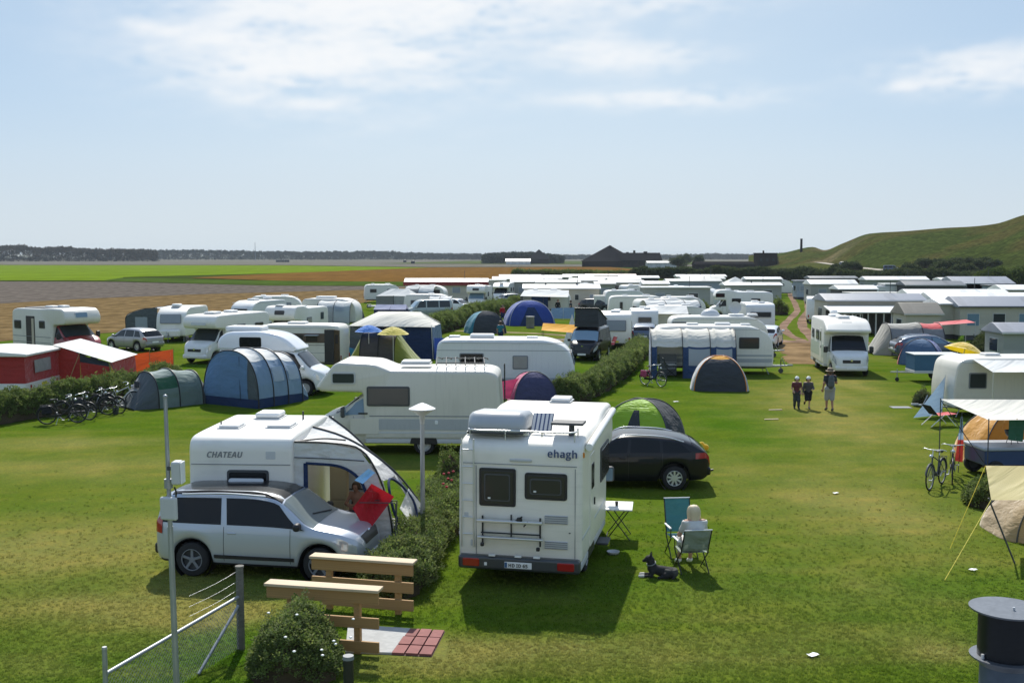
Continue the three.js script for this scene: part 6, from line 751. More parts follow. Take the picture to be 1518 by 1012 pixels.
{ // row behind
  const a = caravan('white caravan end on behind the low profile motorhome', { L: 5.2, H: 2.55, m: K.white2, tow: -1, win: [['F', 0, 1.7, 1.3, .5], ['L', 0, 1.6, 1, .5]], hatch: [[.8, 0, .8, .7, .14], [-1.2, 0, .6, .6, .3]] }); at(a, 373, 493, -112, 2.6, -1.07);
  const b = motorhome('rounded white alcove motorhome behind the vintage caravan', { L: 6, W: 2.2, H: 2.75, ah: .18, m: K.white, win: [['L', .2, 1.8, .75, .6, 'curtain'], ['L', -1.9, 2.1, .5, .5], ['F', 0, 2.5, .7, .3]], hatch: [[-.6, 0, 1, .7, .06], [1.8, .2, .6, .5, .05]] }); at(b, 432, 521, -104, 3, -1.1);
  const c = caravan('white caravan with raised roof panel at the stubble field edge', { L: 5.0, H: 2.5, m: K.white, win: [['R', -.8, 1.6, 1, .55], ['R', 1, 1.6, .8, .5]], hatch: [[-.4, .2, 1.7, .9, .16]] }); at(c, 446, 484, -8, -2.5, 1.07); const y0 = 1.08; const w = qAwning('pale grey porch awning on the caravan by the stubble field', [-.6, .9, 2.4], Array(3).fill([[y0, 2.35], [y0 + .8, 2.2], [y0 + 1.3, 1.7], [y0 + 1.5, .01]]), [[[0, .4, C.white, 'roof_panel'], [.4, 1, C.lgrey]], [[0, .4, C.white, 'roof_panel'], [.4, 1, C.clear, 'window_panel']]]); w.position.copy(c.position); w.rotation.copy(c.rotation); const q = dome('dome_tent', 'small dark dome tent at the stubble field edge', { rx: 1.1, rz: 1, h: 1.7, sec: [C.dgrey, C.slate, C.dgrey, C.dgrey] }); at(q, 524, 476, 10);
  const r = thing('rubber_boat', 'pale trailer frame at the grass edge', 'trailer'); at(r, 565, 460, 0); mesh('frame', box(3, .15, 1.2, 0, .5, 0, .03), K.lgp, r); mesh('box', box(.5, .4, .5, -1.4, .5, 0, .05), K.darkp, r); wheel(r, .2, .6, .3, .18, K.lgp, 0); wheel(r, .2, -.6, .3, .18, K.lgp, 0);
}
{ // large frame tent with parasols and the grey lean-to tent
  const g = thing('frame_tent', 'large frame tent with cream roof and dark blue sides', 'tent'); at(g, 588, 528, -6); const W = 2.7, D = 1.7, e = 2.05, r = 2.75, q = [[-W, 0, D], [W, 0, D], [W, 0, -D], [-W, 0, -D]], t = q.map(([x, , z]) => [x * .93, e - .1, z * .93]), R0 = [-1.3, r, -.7], R1 = [1.4, r, -.7]; clothQ(g, 'roof_panel', C.cream, [t[0][0] - .1, e - .05, t[0][2] + .25], [t[1][0] + .25, e - .1, t[1][2] + .25], R1, R0, -.26, 12); clothQ(g, 'roof_panel', C.cream, [t[3][0], e, t[3][2]], [t[2][0], e, t[2][2]], R1, R0, .1); tri(g, 'roof_panel', C.cream, t[0], t[3], R0, .08); tri(g, 'roof_panel', C.cream, t[1], t[2], R1, .08);
  clothQ(g, 'wall_panel', C.slate, q[0], [-1.75, 0, D], [-1.6, e, D * .93], t[0], .04); clothQ(g, 'wall_panel', C.navy, [.9, 0, D], q[1], t[1], [.9, e, D * .93], .04); clothQ(g, 'wall_panel', C.blue, [-.2, .0, D - .4], [.9, 0, D - .4], [.9, e, D * .7], [-.2, e, D * .7], .04); clothQ(g, 'wall_panel', C.blue, q[1], q[2], t[2], t[1], .04); clothQ(g, 'wall_panel', C.slate, q[3], q[0], t[0], t[3], .04); clothQ(g, 'wall_panel', C.navy, q[3], q[2], t[2], t[3], .04); clothQ(g, 'side_shelter', C.royal, [W, 0, D + .1], [W + .9, 0, D - .6], [W + .8, 1.25, D - .6], [W, 1.3, D + .1], .03); for (const p of [t[0], t[1]]) mesh('pole', rod([p[0] * 1.04, 0, p[2] * 1.1], [p[0], e, p[2] * 1.1], .02), K.alu, g);
  parasol('parasol', 'blue parasol under the cream tent roof', C.sky, 547, 541, .82, 2.3); parasol('parasol', 'yellow parasol beside the blue one', C.yellow, 583, 543, .92, 2.25);
  const t2 = tunnel('tunnel_tent', 'grey brown tunnel tent with yellow green wings', [{ x: -.9, w: 1.0, h: .1, pole: 0 }, { x: -.2, w: .95, h: 1.55 }, { x: .7, w: .95, h: 1.62 }, { x: 1.5, w: .95, h: 1.5 }, { x: 2.5, w: 1.1, h: .12, pole: 0 }], [[[0, 1, C.olive]], [[0, 1, C.brown, 'roof_panel']], [[0, 1, C.brown, 'roof_panel']], [[0, 1, C.olive]]], {}); t2.scale.setScalar(1.18); at(t2, 548, 541, -8, .3, .9);
  const b = dome('dome_tent', 'small teal pop up tent beside the frame tent', { rx: .6, rz: .6, h: .7, sec: [C.teal, C.teal, C.slate, C.teal] }); at(b, 519, 532, 0);
}
{ // long caravan in the middle and the things behind it
  const L = 6.3, W = 2.2, v = caravan('long pale grey touring caravan standing side on in the middle', { L, W, H: 2.48, fl: .4, m: K.white2, bev: .14, tow: -1, pts: [[-L / 2, .4, .1], [-L / 2 - .02, 1.2, .3], [-L / 2 + .1, 2.42, .4], [-L / 2 + .8, 2.48, .3], [L / 2 - 1.2, 2.48, .6], [L / 2 - .25, 2.1, .5], [L / 2 + .02, 1.1, .3], [L / 2, .4, .1]], win: [['R', -1.5, 1.55, 1.1, .62, 'glass'], ['R', .7, 1.45, .7, .62, 'curtain'], ['L', 0, 1.5, 1, .6]], stripes: [[1.98, .02, K.mgrey], [.62, .26, K.greyp]], hatch: [[-1.1, .1, 1.1, .6, .16], [1.2, 0, .5, .4, .05], [-2.4, -.2, .5, .4, .06]] }); at(v, 852, 585, -3, L / 2, W / 2); win(v, 1.5, .62, [L / 2 - .09, 1.6, 0], 'F', { tilt: .27, glass: K.glassb });
  const t = dome('dome_tent', 'small dark purple dome tent in front of the long caravan', { rx: 1.05, rz: .95, h: 1.3, sec: [C.plum, C.plum, C.pink, C.plum] }); at(t, 790, 596, 8); const w = thing('windbreak', 'pink towel rail beside the purple dome tent', 'windbreak'); at(w, 762, 597, 30); clothQ(w, 'panel', C.pink, [-.6, .2, 0], [.4, .2, 0], [.4, 1.05, 0], [-.6, .95, 0], .05); for (const x of [-.6, .4]) mesh('pole', rod([x, 0, 0], [x, 1.1, 0], .014), K.alu, w);
}
{ // black van with raised roof, canopy, caravan end
  const c = car('camper_van', 'black camper van with raised pop up roof', 'van', K.blackp, { cat: 'camper van', ws: K.glassb, rim: K.alu, spokes: 0 }); at(c, 884, 536, -106, 2.2, -.85); clothQ(c, 'pop_up_canvas', C.dgrey, [1.0, 1.96, -.75], [-1.6, 1.96, -.75], [-1.6, 2.3, -.7], [1.0, 3.05, -.7], .02); clothQ(c, 'pop_up_canvas', C.dgrey, [1.0, 1.96, .75], [-1.6, 1.96, .75], [-1.6, 2.3, .7], [1.0, 3.05, .7], .02); clothQ(c, 'pop_up_canvas', C.dgrey, [1.0, 1.96, -.75], [1.0, 1.96, .75], [1.0, 3.05, .7], [1.0, 3.05, -.7], .02); const r = mesh('raised_roof', box(2.8, .08, 1.55, 0, 0, 0, .04), K.blackp, c); r.position.set(-.28, 2.7, 0); r.rotation.z = .29;
  const s = thing('sun_canopy', 'bright orange sun canopy on thin poles by the black van', 'canopy'); at(s, 829, 531, -6); clothQ(s, 'canopy', C.amber, [-1.05, 1.75, .6], [1.05, 1.6, .6], [1.05, 2.0, -.8], [-1.05, 2.1, -.8], .08); for (const [x, z, y] of [[-1, .58, 1.75], [1, .58, 1.6], [-1, -.78, 2.1], [1, -.78, 2]]) mesh('pole', rod([x * 1.02, 0, z], [x, y, z], .014), K.dgrey, s); const b = thing('beach_shelter', 'white peaked shelter tent behind the orange canopy', 'tent'); at(b, 848, 512, 0); for (let i = 0; i < 4; i++) { const a0 = i * Math.PI / 2 + .4, a1 = a0 + Math.PI / 2; tri(b, 'fabric_panel', i === 3 ? C.coral : C.white, [Math.cos(a0) * .7, 0, Math.sin(a0) * .7], [Math.cos(a1) * .7, 0, Math.sin(a1) * .7], [0, 2.2, 0], .04); }
  const L = 5, W = 2.15, v = caravan('white caravan end on behind the black van', { L, W, H: 2.45, tow: 1, win: [['B', 0, 1.62, 1.45, .72, 'blind'], ['R', -1, 1.6, .8, .5]], hatch: [[-1.2, 0, .8, .6, .12], [1, .1, .5, .5]] }); at(v, 936, 519, 84, -L / 2, W / 2); const k = chair('red and white folding chair beside the caravan', C.coral, {}); at(k, 904, 521, 200);
}
{ // dome tents on the middle lawn, bin, people
  const a = dome('dome_tent', 'teal and charcoal dome tent on the middle lawn', { rx: 1.6, rz: 1.35, h: 1.75, sec: [C.slate, C.dgrey, C.teal, C.dgrey] }); at(a, 719, 493, 20); const b = dome('dome_tent', 'large royal blue dome tent with pale hoops', { rx: 2.3, rz: 2.0, h: 2.2, sec: [C.royal, C.royal, C.royal, C.royal], poleM: K.lgp, door: [1, C.navy, .9, .55] }); at(b, 784, 481, 8);
  const s = thing('wind_stump', 'grey cylindrical bin on the middle lawn', 'bin'); at(s, 786, 486, 0); mesh('drum', cyl(.36, .36, .95, 0, .475, 0, 18), K.roofo, s); mesh('lid', cyl(.38, .38, .06, 0, .98, 0, 18), K.mgrey, s);
  at(person('person in a teal shirt standing behind the long caravan', stand(1.7), { top: C.teal, legs: C.navy, legLen: .5, hair: K.hairbr, shoe: K.black, cell: .03 }), 742, 512, 60); at(person('person in a red jacket beside the teal dome tent', stand(1.6), { top: C.redb, sleeve: 2, legs: C.navy, legLen: .95, hair: K.hairbr, shoe: K.black, cell: .03 }), 745, 477, -60);
  const g = caravan('caravan with a broad white sun canopy and dark interior', { L: 5.4, H: 2.5, m: K.white2, tow: 1, win: [['R', 0, 1.6, 1, .5]] }); at(g, 846, 464, -4, 2.7, 1.07); const cn = thing('awning', 'broad white canopy with dark sides on the middle row', 'awning'); cn.position.copy(g.position); cn.rotation.copy(g.rotation); clothQ(cn, 'roof_panel', C.white, [-2.7, 1.95, 3.6], [2.5, 1.85, 3.6], [2.5, 2.5, 1.1], [-2.4, 2.52, 1.1], .1); clothQ(cn, 'wall_panel', C.slate, [-2.7, 0, 3.5], [-2.6, 0, 1.1], [-2.5, 2.4, 1.1], [-2.7, 1.95, 3.5], .03); clothQ(cn, 'wall_panel', C.navy, [-1.5, 0, 3.3], [.3, 0, 3.3], [.3, 1.85, 3.4], [-1.5, 1.9, 3.4], .03); for (const x of [-2.68, -.2, 2.48]) mesh('pole', rod([x, 0, 3.55], [x, 1.92, 3.55], .02), K.dgrey, cn); const w = thing('windbreak', 'grey blue windbreak beside the broad canopy', 'windbreak'); at(w, 835, 473, 0); clothQ(w, 'panel', C.blue, [-1.2, .05, 0], [1.1, .05, .1], [1.1, 1.15, .1], [-1.2, 1.1, 0], .04); for (const x of [-1.2, 0, 1.1]) mesh('pole', rod([x, 0, .05], [x, 1.2, .05], .014), K.alu, w);
  at(person('person in black standing under the broad canopy', stand(1.72), { top: C.black, sleeve: 2, legs: C.black, legLen: .95, hair: K.hairbr, cell: .035 }), 827, 468, -70); at(person('person in dark clothes beside the white car', stand(1.75), { top: C.dgrey, legs: C.black, legLen: .95, hair: K.hairbr, cell: .035 }), 846, 470, 160);
  const c = car('car', 'white hatchback beside the broad canopy', 'hatch', K.whitec, { wg: K.glassg }); at(c, 864, 459, -70, 1.9, .6);
}
{ // left middle cluster behind the dark hedge
  const a = motorhome('white alcove motorhome facing us beyond the dark hedge', { L: 5.8, W: 2.2, H: 2.75, m: K.white, ws: K.glassb, win: [['F', 0, 2.4, .8, .3], ['L', 0, 1.8, .9, .5]] }); at(a, 704, 460, -98, 2.9, 0); const b = motorhome('second white motorhome standing behind the first alcove one', { L: 5.8, W: 2.2, H: 2.7, type: 'semi', m: K.white, win: [['L', 0, 1.8, .9, .5], ['L', -1.6, 1.8, .6, .5]] }); at(b, 740, 450, -100, 2.9, 0);
  const v = caravan('white caravan with arched grey window awning', { L: 5.2, H: 2.5, m: K.white, tow: 1, win: [['R', 1.6, 1.7, .9, .6]] }); at(v, 600, 452, -10, -2.6, 1.07); const cv = [[1.08, 2.4], [2.0, 2.3], [2.8, 1.6], [3.1, .01]]; const w = qAwning('white arched awning with grey window beyond the navy tent', [-2.2, -.4, 1.6], [cv, cv, cv], [[[0, .35, C.white, 'roof_panel'], [.35, 1, C.grey, 'window_panel']], [[0, .5, C.white, 'roof_panel'], [.5, 1, C.lgrey]]]); w.position.copy(v.position); w.rotation.copy(v.rotation);
  const t = thing('frame_tent', 'grey walled frame tent with white peaked roof', 'tent'); at(t, 590, 460, -12); const W = 2.1, D = 1.6; clothQ(t, 'roof_panel', C.white, [-W, 1.7, D], [W, 1.7, D], [W * .6, 2.5, 0], [-W * .4, 2.5, 0], .06); clothQ(t, 'roof_panel', C.white, [-W, 1.7, -D], [W, 1.7, -D], [W * .6, 2.5, 0], [-W * .4, 2.5, 0], .06); tri(t, 'roof_panel', C.white, [-W, 1.7, D], [-W, 1.7, -D], [-W * .4, 2.5, 0]); tri(t, 'roof_panel', C.white, [W, 1.7, D], [W, 1.7, -D], [W * .6, 2.5, 0]); clothQ(t, 'wall_panel', C.grey, [-W, 0, D], [0, 0, D], [0, 1.75, D], [-W, 1.7, D], .02); clothQ(t, 'wall_panel', C.lgrey, [0.02, 0, D], [W, 0, D], [W, 1.7, D], [0.02, 1.75, D], .02); clothQ(t, 'wall_panel', C.lgrey, [-W, 0, -D], [-W, 0, D], [-W, 1.7, D], [-W, 1.7, -D], .02); clothQ(t, 'wall_panel', C.grey, [W, 0, -D], [W, 0, D], [W, 1.7, D], [W, 1.7, -D], .02); clothQ(t, 'wall_panel', C.grey, [-W, 0, -D], [W, 0, -D], [W, 1.7, -D], [-W, 1.7, -D], .02); mesh('pole', rod([0, 0, D + .02], [0, 1.78, D + .02], .03), K.black, t);
  const v2 = caravan('low white caravan behind the navy trailer tent', { L: 4.8, H: 2.35, m: K.white, tow: 1, hatch: [[.3, 0, .6, .5]], win: [['R', .8, 1.5, .4, .6, 'glass'], ['R', -1.2, 1.5, .9, .5]] }); at(v2, 598, 470, -6, -2.4, 1.07); const aw = qAwning('pale grey awning on the low white caravan', [.4, 1.5, 2.7], Array(3).fill([[1.08, 2.2], [1.8, 2.0], [2.5, 1.3], [2.8, .01]]), [[[0, .3, C.white, 'roof_panel'], [.3, 1, C.lgrey]], [[0, .3, C.white, 'roof_panel'], [.3, 1, C.clear]]]); aw.position.copy(v2.position); aw.rotation.copy(v2.rotation);
  const n = thing('trailer_tent', 'navy trailer tent with lilac white roof', 'trailer tent'); at(n, 580, 474, -5); clothQ(n, 'wall_panel', C.navy, [-1.6, .3, .8], [1.6, .3, .8], [1.55, 1.05, .8], [-1.55, 1.05, .8], .02); clothQ(n, 'wall_panel', C.navy, [-1.6, .3, -.8], [1.6, .3, -.8], [1.55, 1.05, -.8], [-1.55, 1.05, -.8], .02); clothQ(n, 'wall_panel', C.navy, [-1.6, .3, -.8], [-1.6, .3, .8], [-1.55, 1.05, .8], [-1.55, 1.05, -.8], .02); clothQ(n, 'wall_panel', C.navy, [1.6, .3, -.8], [1.6, .3, .8], [1.55, 1.05, .8], [1.55, 1.05, -.8], .02); const rf = cloth('c_lil', [.42, .44, .6]); clothQ(n, 'roof_panel', rf, [-1.6, 1.05, .85], [-.02, 1.05, .85], [-.02, 1.5, -.1], [-1.5, 1.5, -.1], .03); clothQ(n, 'roof_panel', rf, [.02, 1.05, .85], [1.6, 1.05, .85], [1.5, 1.5, -.1], [.02, 1.5, -.1], .03); clothQ(n, 'roof_panel', rf, [-1.6, 1.05, -.85], [1.6, 1.05, -.85], [1.5, 1.5, -.1], [-1.5, 1.5, -.1], .03); mesh('chassis', box(3, .3, 1.5, 0, .3, 0, .05), K.dgrey, n); wheel(n, 0, .7, .28, .16, K.lgp, 0); wheel(n, 0, -.7, .28, .16, K.lgp, 0);
  const c = car('car', 'pale green grey people carrier beside the navy trailer tent', 'van', mat('pgc', [.38, .42, .4], .3, { clearcoat: 1, clearcoatRoughness: .08, metalness: .3 }), { ws: K.glassb, wg: K.glassg, spokes: 0 }); at(c, 630, 473, -160, .5, -.8); const c2 = car('car', 'white hatchback parked below the alcove motorhomes', 'hatch', K.whitec, {}); at(c2, 690, 463, -30, 1.6, .8); const c3 = car('car', 'white hatchback at the far end of the grassy lane', 'hatch', K.whitec, {}); at(c3, 1168, 431, -60, 0, 0);
}
{ // centre right: caravans behind the striped awning
  const lo = caravan('long white caravan roofline behind the striped awning', { L: 6.0, W: 2.2, H: 2.55, m: K.white, tow: 1, win: [['R', -2.4, 1.98, .85, .55, 'curtain'], ['R', 1.2, 1.6, 1, .5]], hatch: [[1.2, .1, .9, .6, .1], [2.2, 0, .6, .5, .12]] }); at(lo, 992, 531, -2, -3, 1.1); { const d = mesh('satellite_dish', new THREE.LatheGeometry([[.001, 0], [.2, .03], [.38, .12]].map((p) => new THREE.Vector2(...p)), 24), K.lgp, lo); d.position.set(1.1, 3.05, .2); d.rotation.set(1.35, 0, 0); mesh('dish_arm', rod([0, 0, 0], [0, .35, .1], .012), K.lgp, d); mesh('dish_mast', rod([1.1, 2.5, .1], [1.1, 3.0, .15], .025), K.lgp, lo); mesh('folded_dome', new THREE.SphereGeometry(.6, 18, 10, 0, 6.3, 0, 1.6).scale(1, .75, .8).translate(-.4, 2.54, .1), K.lgrey, lo); }
  const c2 = caravan('white caravan end with dark window beside the grassy lane', { L: 4.6, W: 2.2, H: 2.6, m: K.white2, tow: 1, win: [['B', 0, 1.75, 1.6, .42, 'glass']] }); at(c2, 1149, 500, 86, -2.3, 1.1);
  const a = motorhome('grey white alcove camper behind the caravan end', { L: 6.2, W: 2.2, H: 2.7, ah: .2, m: K.white2, win: [['L', 2.1, 2.35, .9, .4, 'glass'], ['L', .5, 1.8, .9, .5, 'glass'], ['L', -1.4, 1.8, .9, .5, 'glass']] }); at(a, 1146, 473, 176, -3.1, -1.1);
  const e1 = caravan('white caravan with flat canopy between the statics and the lawn', { L: 5.6, H: 2.5, m: K.white, tow: 1, win: [['R', -1.6, 1.6, .3, .7, 'glass'], ['R', .8, 1.6, .9, .5]] }); at(e1, 902, 478, -2, -2.8, 1.07);
  const e2 = caravan('rounded white caravan with dark blue awning end', { L: 5.2, H: 2.55, m: K.white, tow: 1, win: [['B', 0, 1.7, 1, .5]] }); at(e2, 946, 488, 10, -2.6, 1.07); const cv = [[1.08, 2.5], [1.9, 2.4], [2.6, 1.8], [2.9, .01]], w = qAwning('white roofed awning with navy end panels', [-2.3, -.5, 1.2, 2.5], [cv, cv, cv, cv], [[[0, .42, C.white, 'roof_panel'], [.42, 1, C.lgrey]], [[0, .42, C.white, 'roof_panel'], [.42, 1, C.lgrey]], [[0, .42, C.white, 'roof_panel'], [.42, 1, C.navy]]]); w.position.copy(e2.position); w.rotation.copy(e2.rotation); const sh = new THREE.Shape([[1.08, .01], ...cv].map(([z, y]) => new THREE.Vector2(z, y))); mesh('end_wall', new THREE.ExtrudeGeometry(sh, { depth: .012, bevelEnabled: false }).rotateY(-Math.PI / 2).translate(2.5, 0, 0), C.navy, w); 
  const e3 = caravan('small white caravan end between two awnings', { L: 4.2, W: 2.0, H: 2.3, m: K.white2, tow: 1, win: [['B', 0, 1.55, 1, .4]] }); at(e3, 976, 505, 86, -2.1, 1); const e4 = caravan('white caravan with slanted canopy roof in the middle row', { L: 4.8, H: 2.45, m: K.white, tow: -1, win: [['R', .5, 1.6, .9, .5]] }); at(e4, 960, 501, 4, -2.4, 1.07); const s = thing('awning', 'slanted white canopy sheet over the middle row caravan', 'awning'); s.position.copy(e4.position); s.rotation.copy(e4.rotation); clothQ(s, 'roof_panel', C.white, [-3.4, 1.95, 2.6], [.4, 1.9, 2.6], [.6, 2.42, 1.1], [-2.2, 2.4, 1.1], .06); for (const x of [-3.35, .35]) mesh('pole', rod([x, 0, 2.58], [x, 1.93, 2.58], .02), K.alu, s);
  const p = thing('party_tent', 'white pyramid party tent among the static caravans', 'tent'); at(p, 1090, 440, 0); for (let i = 0; i < 4; i++) { const q = [[-1.8, 1.8], [1.8, 1.8], [1.8, -1.8], [-1.8, -1.8]], A = q[i], B = q[(i + 1) % 4]; tri(p, 'roof_panel', C.white, [A[0], 2.1, A[1]], [B[0], 2.1, B[1]], [0, 3.1, 0], .05); mesh('pole', rod([A[0] * .98, 0, A[1] * .98], [A[0] * .98, 2.1, A[1] * .98], .025), K.alu, p); }
  for (const [x0, lb] of [[1096, 'white caravan roof behind the party tent'], [1130, 'white rounded caravan roof beside the party tent']]) { const v = caravan(lb, { L: 4.8, H: 2.5, m: K.white, win: [['R', 0, 1.7, 2.2, .4, 'glass']] }); at(v, x0, 438, 0, -2.4, 1.07); }
}
{ // striped awning caravan, dark orange tent, bicycle
  const L = 6.2, W = 2.2, v = caravan('white caravan with grey stripes behind the striped awning', { L, W, H: 2.55, m: K.white, tow: 1, stripes: [[1.02, .1, K.greyp], [.76, .2, K.greyp]], win: [['R', 1.85, 1.68, 1.05, .6, 'glassg', 'dgrey']], hatch: [[-1, -.2, .6, .5, .08], [.6, -.2, .8, .5, .1], [1.8, -.1, .5, .4, .06]] }); at(v, 1146, 556, -4, L / 2, W / 2);
  const y0 = W / 2, cv = [[y0, 2.46], [y0 + .6, 2.42], [y0 + 1.2, 2.2], [y0 + 1.6, 1.75], [y0 + 1.8, 1.0], [y0 + 1.9, .01]], gr = [C.blue, C.clear], bay = (q) => [[0, .55, C.cream, 'roof_panel'], [.55, .58, C.dblue], [.58, .82, q, 'window_panel'], [.82, 1, C.dblue, 'mud_flap']], xs = [-3.35, -3.05, -1.75, -1.45, -.35, -.05, .75, .95]; const st = [[0, .55, C.cream, 'roof_panel'], [.55, 1, C.dblue, 'pillar_panel']];
  const w = qAwning('cream roofed awning with blue pillars and clear panels', xs, xs.map(() => cv), [st, [[0, .55, C.cream, 'roof_panel']], st, bay(C.clear), st, bay(C.clear), st], { poles: [0, 2, 4, 7] }); w.position.copy(v.position); w.rotation.copy(v.rotation); const sh = new THREE.Shape([[y0, .01], ...cv].map(([z, y]) => new THREE.Vector2(z, y))); for (const x of [-3.35, .95]) mesh('end_wall', new THREE.ExtrudeGeometry(sh, { depth: .012, bevelEnabled: false }).rotateY(-Math.PI / 2).translate(x, 0, 0), C.blue, w); v.updateMatrixWorld(true); const k = chair('grey camping chair inside the cream roofed awning', C.lgrey, {}); k.position.copy(v.localToWorld(new THREE.Vector3(-2.3, 0, y0 + 1.1))); const k2 = thing('camp_cupboard', 'dark shelf unit inside the cream roofed awning', 'cupboard'); k2.position.copy(v.localToWorld(new THREE.Vector3(-2.4, 0, y0 + .3))); mesh('case', box(.9, 1.1, .35, 0, .55, 0, .02), K.mgrey, k2); mesh('shelf', box(.86, .03, .02, 0, .7, .185), K.lgp, k2); mesh('shelf', box(.86, .03, .02, 0, .35, .185), K.lgp, k2);
  const t = dome('dome_tent', 'charcoal dome tent with orange and grey top', { rx: 1.35, rz: 1.15, h: 1.55, sec: [C.lgrey, C.dgrey, C.lgrey, C.dgrey], split: [0, [.78, C.amber], 0, [.7, C.amber]], poleM: K.lorange }); at(t, 1068, 580, -8, 0, 1.0); const b = bike('dark bicycle beside the cream roofed awning', { bag: C.pink }); at(b, 968, 572, -50);
}
{ // facing motorhome on the lane, walkers
  const g = motorhome('white motorhome facing us on the grassy lane', { L: 6.2, W: 2.3, H: 2.88, type: 'semi', m: K.white, cabM: K.white2, cabH: 2.2, ws: K.glass, mirror: K.black, win: [['R', -.6, 1.95, .9, .55], ['R', -2.2, 1.95, .7, .5]], door: ['R', .4], stripes: [[1.2, .7, K.greenish]], skirt: K.lgp, hatch: [[.2, 0, .9, .6, .12], [-1.6, .1, .8, .6, .1], [-2.6, 0, .5, .4, .3]], plate: K.whitep }); at(g, 1233, 559, -97, 3.1, 1.0); pan(g, 'roof_badge', K.mgrey, .5, .1, [1.5, 2.72, 0], 'F', { t: .01, r: .01, tilt: 1.0 });
  at(person('child in white cap and dark red top on the lawn', stand(1.3, { J: { wrL: [.12, .95, -.2], wrR: [.12, 1.0, .2] } }), { k: .76, top: cloth('c_drk', [.17, .035, .045]), sleeve: 1, legs: C.dgrey, legLen: .9, hair: K.hairbr, hat: K.whitep, shoe: K.black, cell: .016 }), 1181, 606, -95);
  at(person('running child in white cap, brown top and black shorts', stand(1.3, { step: .1, J: { knR: [.12, .5, .1], anR: [-.26, .36, .12], toR: [-.32, .24, .13], wrL: [.2, 1.1, -.2], elL: [.0, 1.12, -.26], anL: [.03, .085, -.05], knL: [.05, .49, -.07], toL: [.17, .035, -.06] } }), { k: .76, top: C.brown, sleeve: 2, legs: C.black, legLen: .45, hair: K.hairbr, hat: K.whitep, shoe: K.black, cell: .016 }), 1198, 606, -95);
  const p = person('adult in sun hat and grey shorts with a rucksack on the lawn', stand(1.72, { step: .12, J: { elR: [.02, 1.14, .26], wrR: [.2, 1.12, .2] } }), { top: C.dgrey, sleeve: 1, legs: C.lgrey, legLen: .5, hair: K.hairbr, hat: C.sand, brim: 1, shoe: K.dgrey, skin: K.skint, cell: .018 }); at(p, 1230, 609, 88); const r = thing('rucksack', 'dark grey rucksack on the back of the adult walker', 'rucksack'); r.position.copy(p.position); r.rotation.copy(p.rotation); mesh('pack', capMesh([[[-.2, 1.08, 0], [-.2, 1.36, 0], .13, .11], [[-.28, 1.05, 0], [-.28, 1.2, 0], .08, .07]], .02, .05), C.slate, r); for (const s of [1, -1]) mesh('strap', tube([[-.1, 1.45, s * .1], [.06, 1.46, s * .12], [.15, 1.3, s * .13], [.0, 1.06, s * .15], [-.12, 1.05, s * .12]], .018, 5, 20), K.black, r);
}
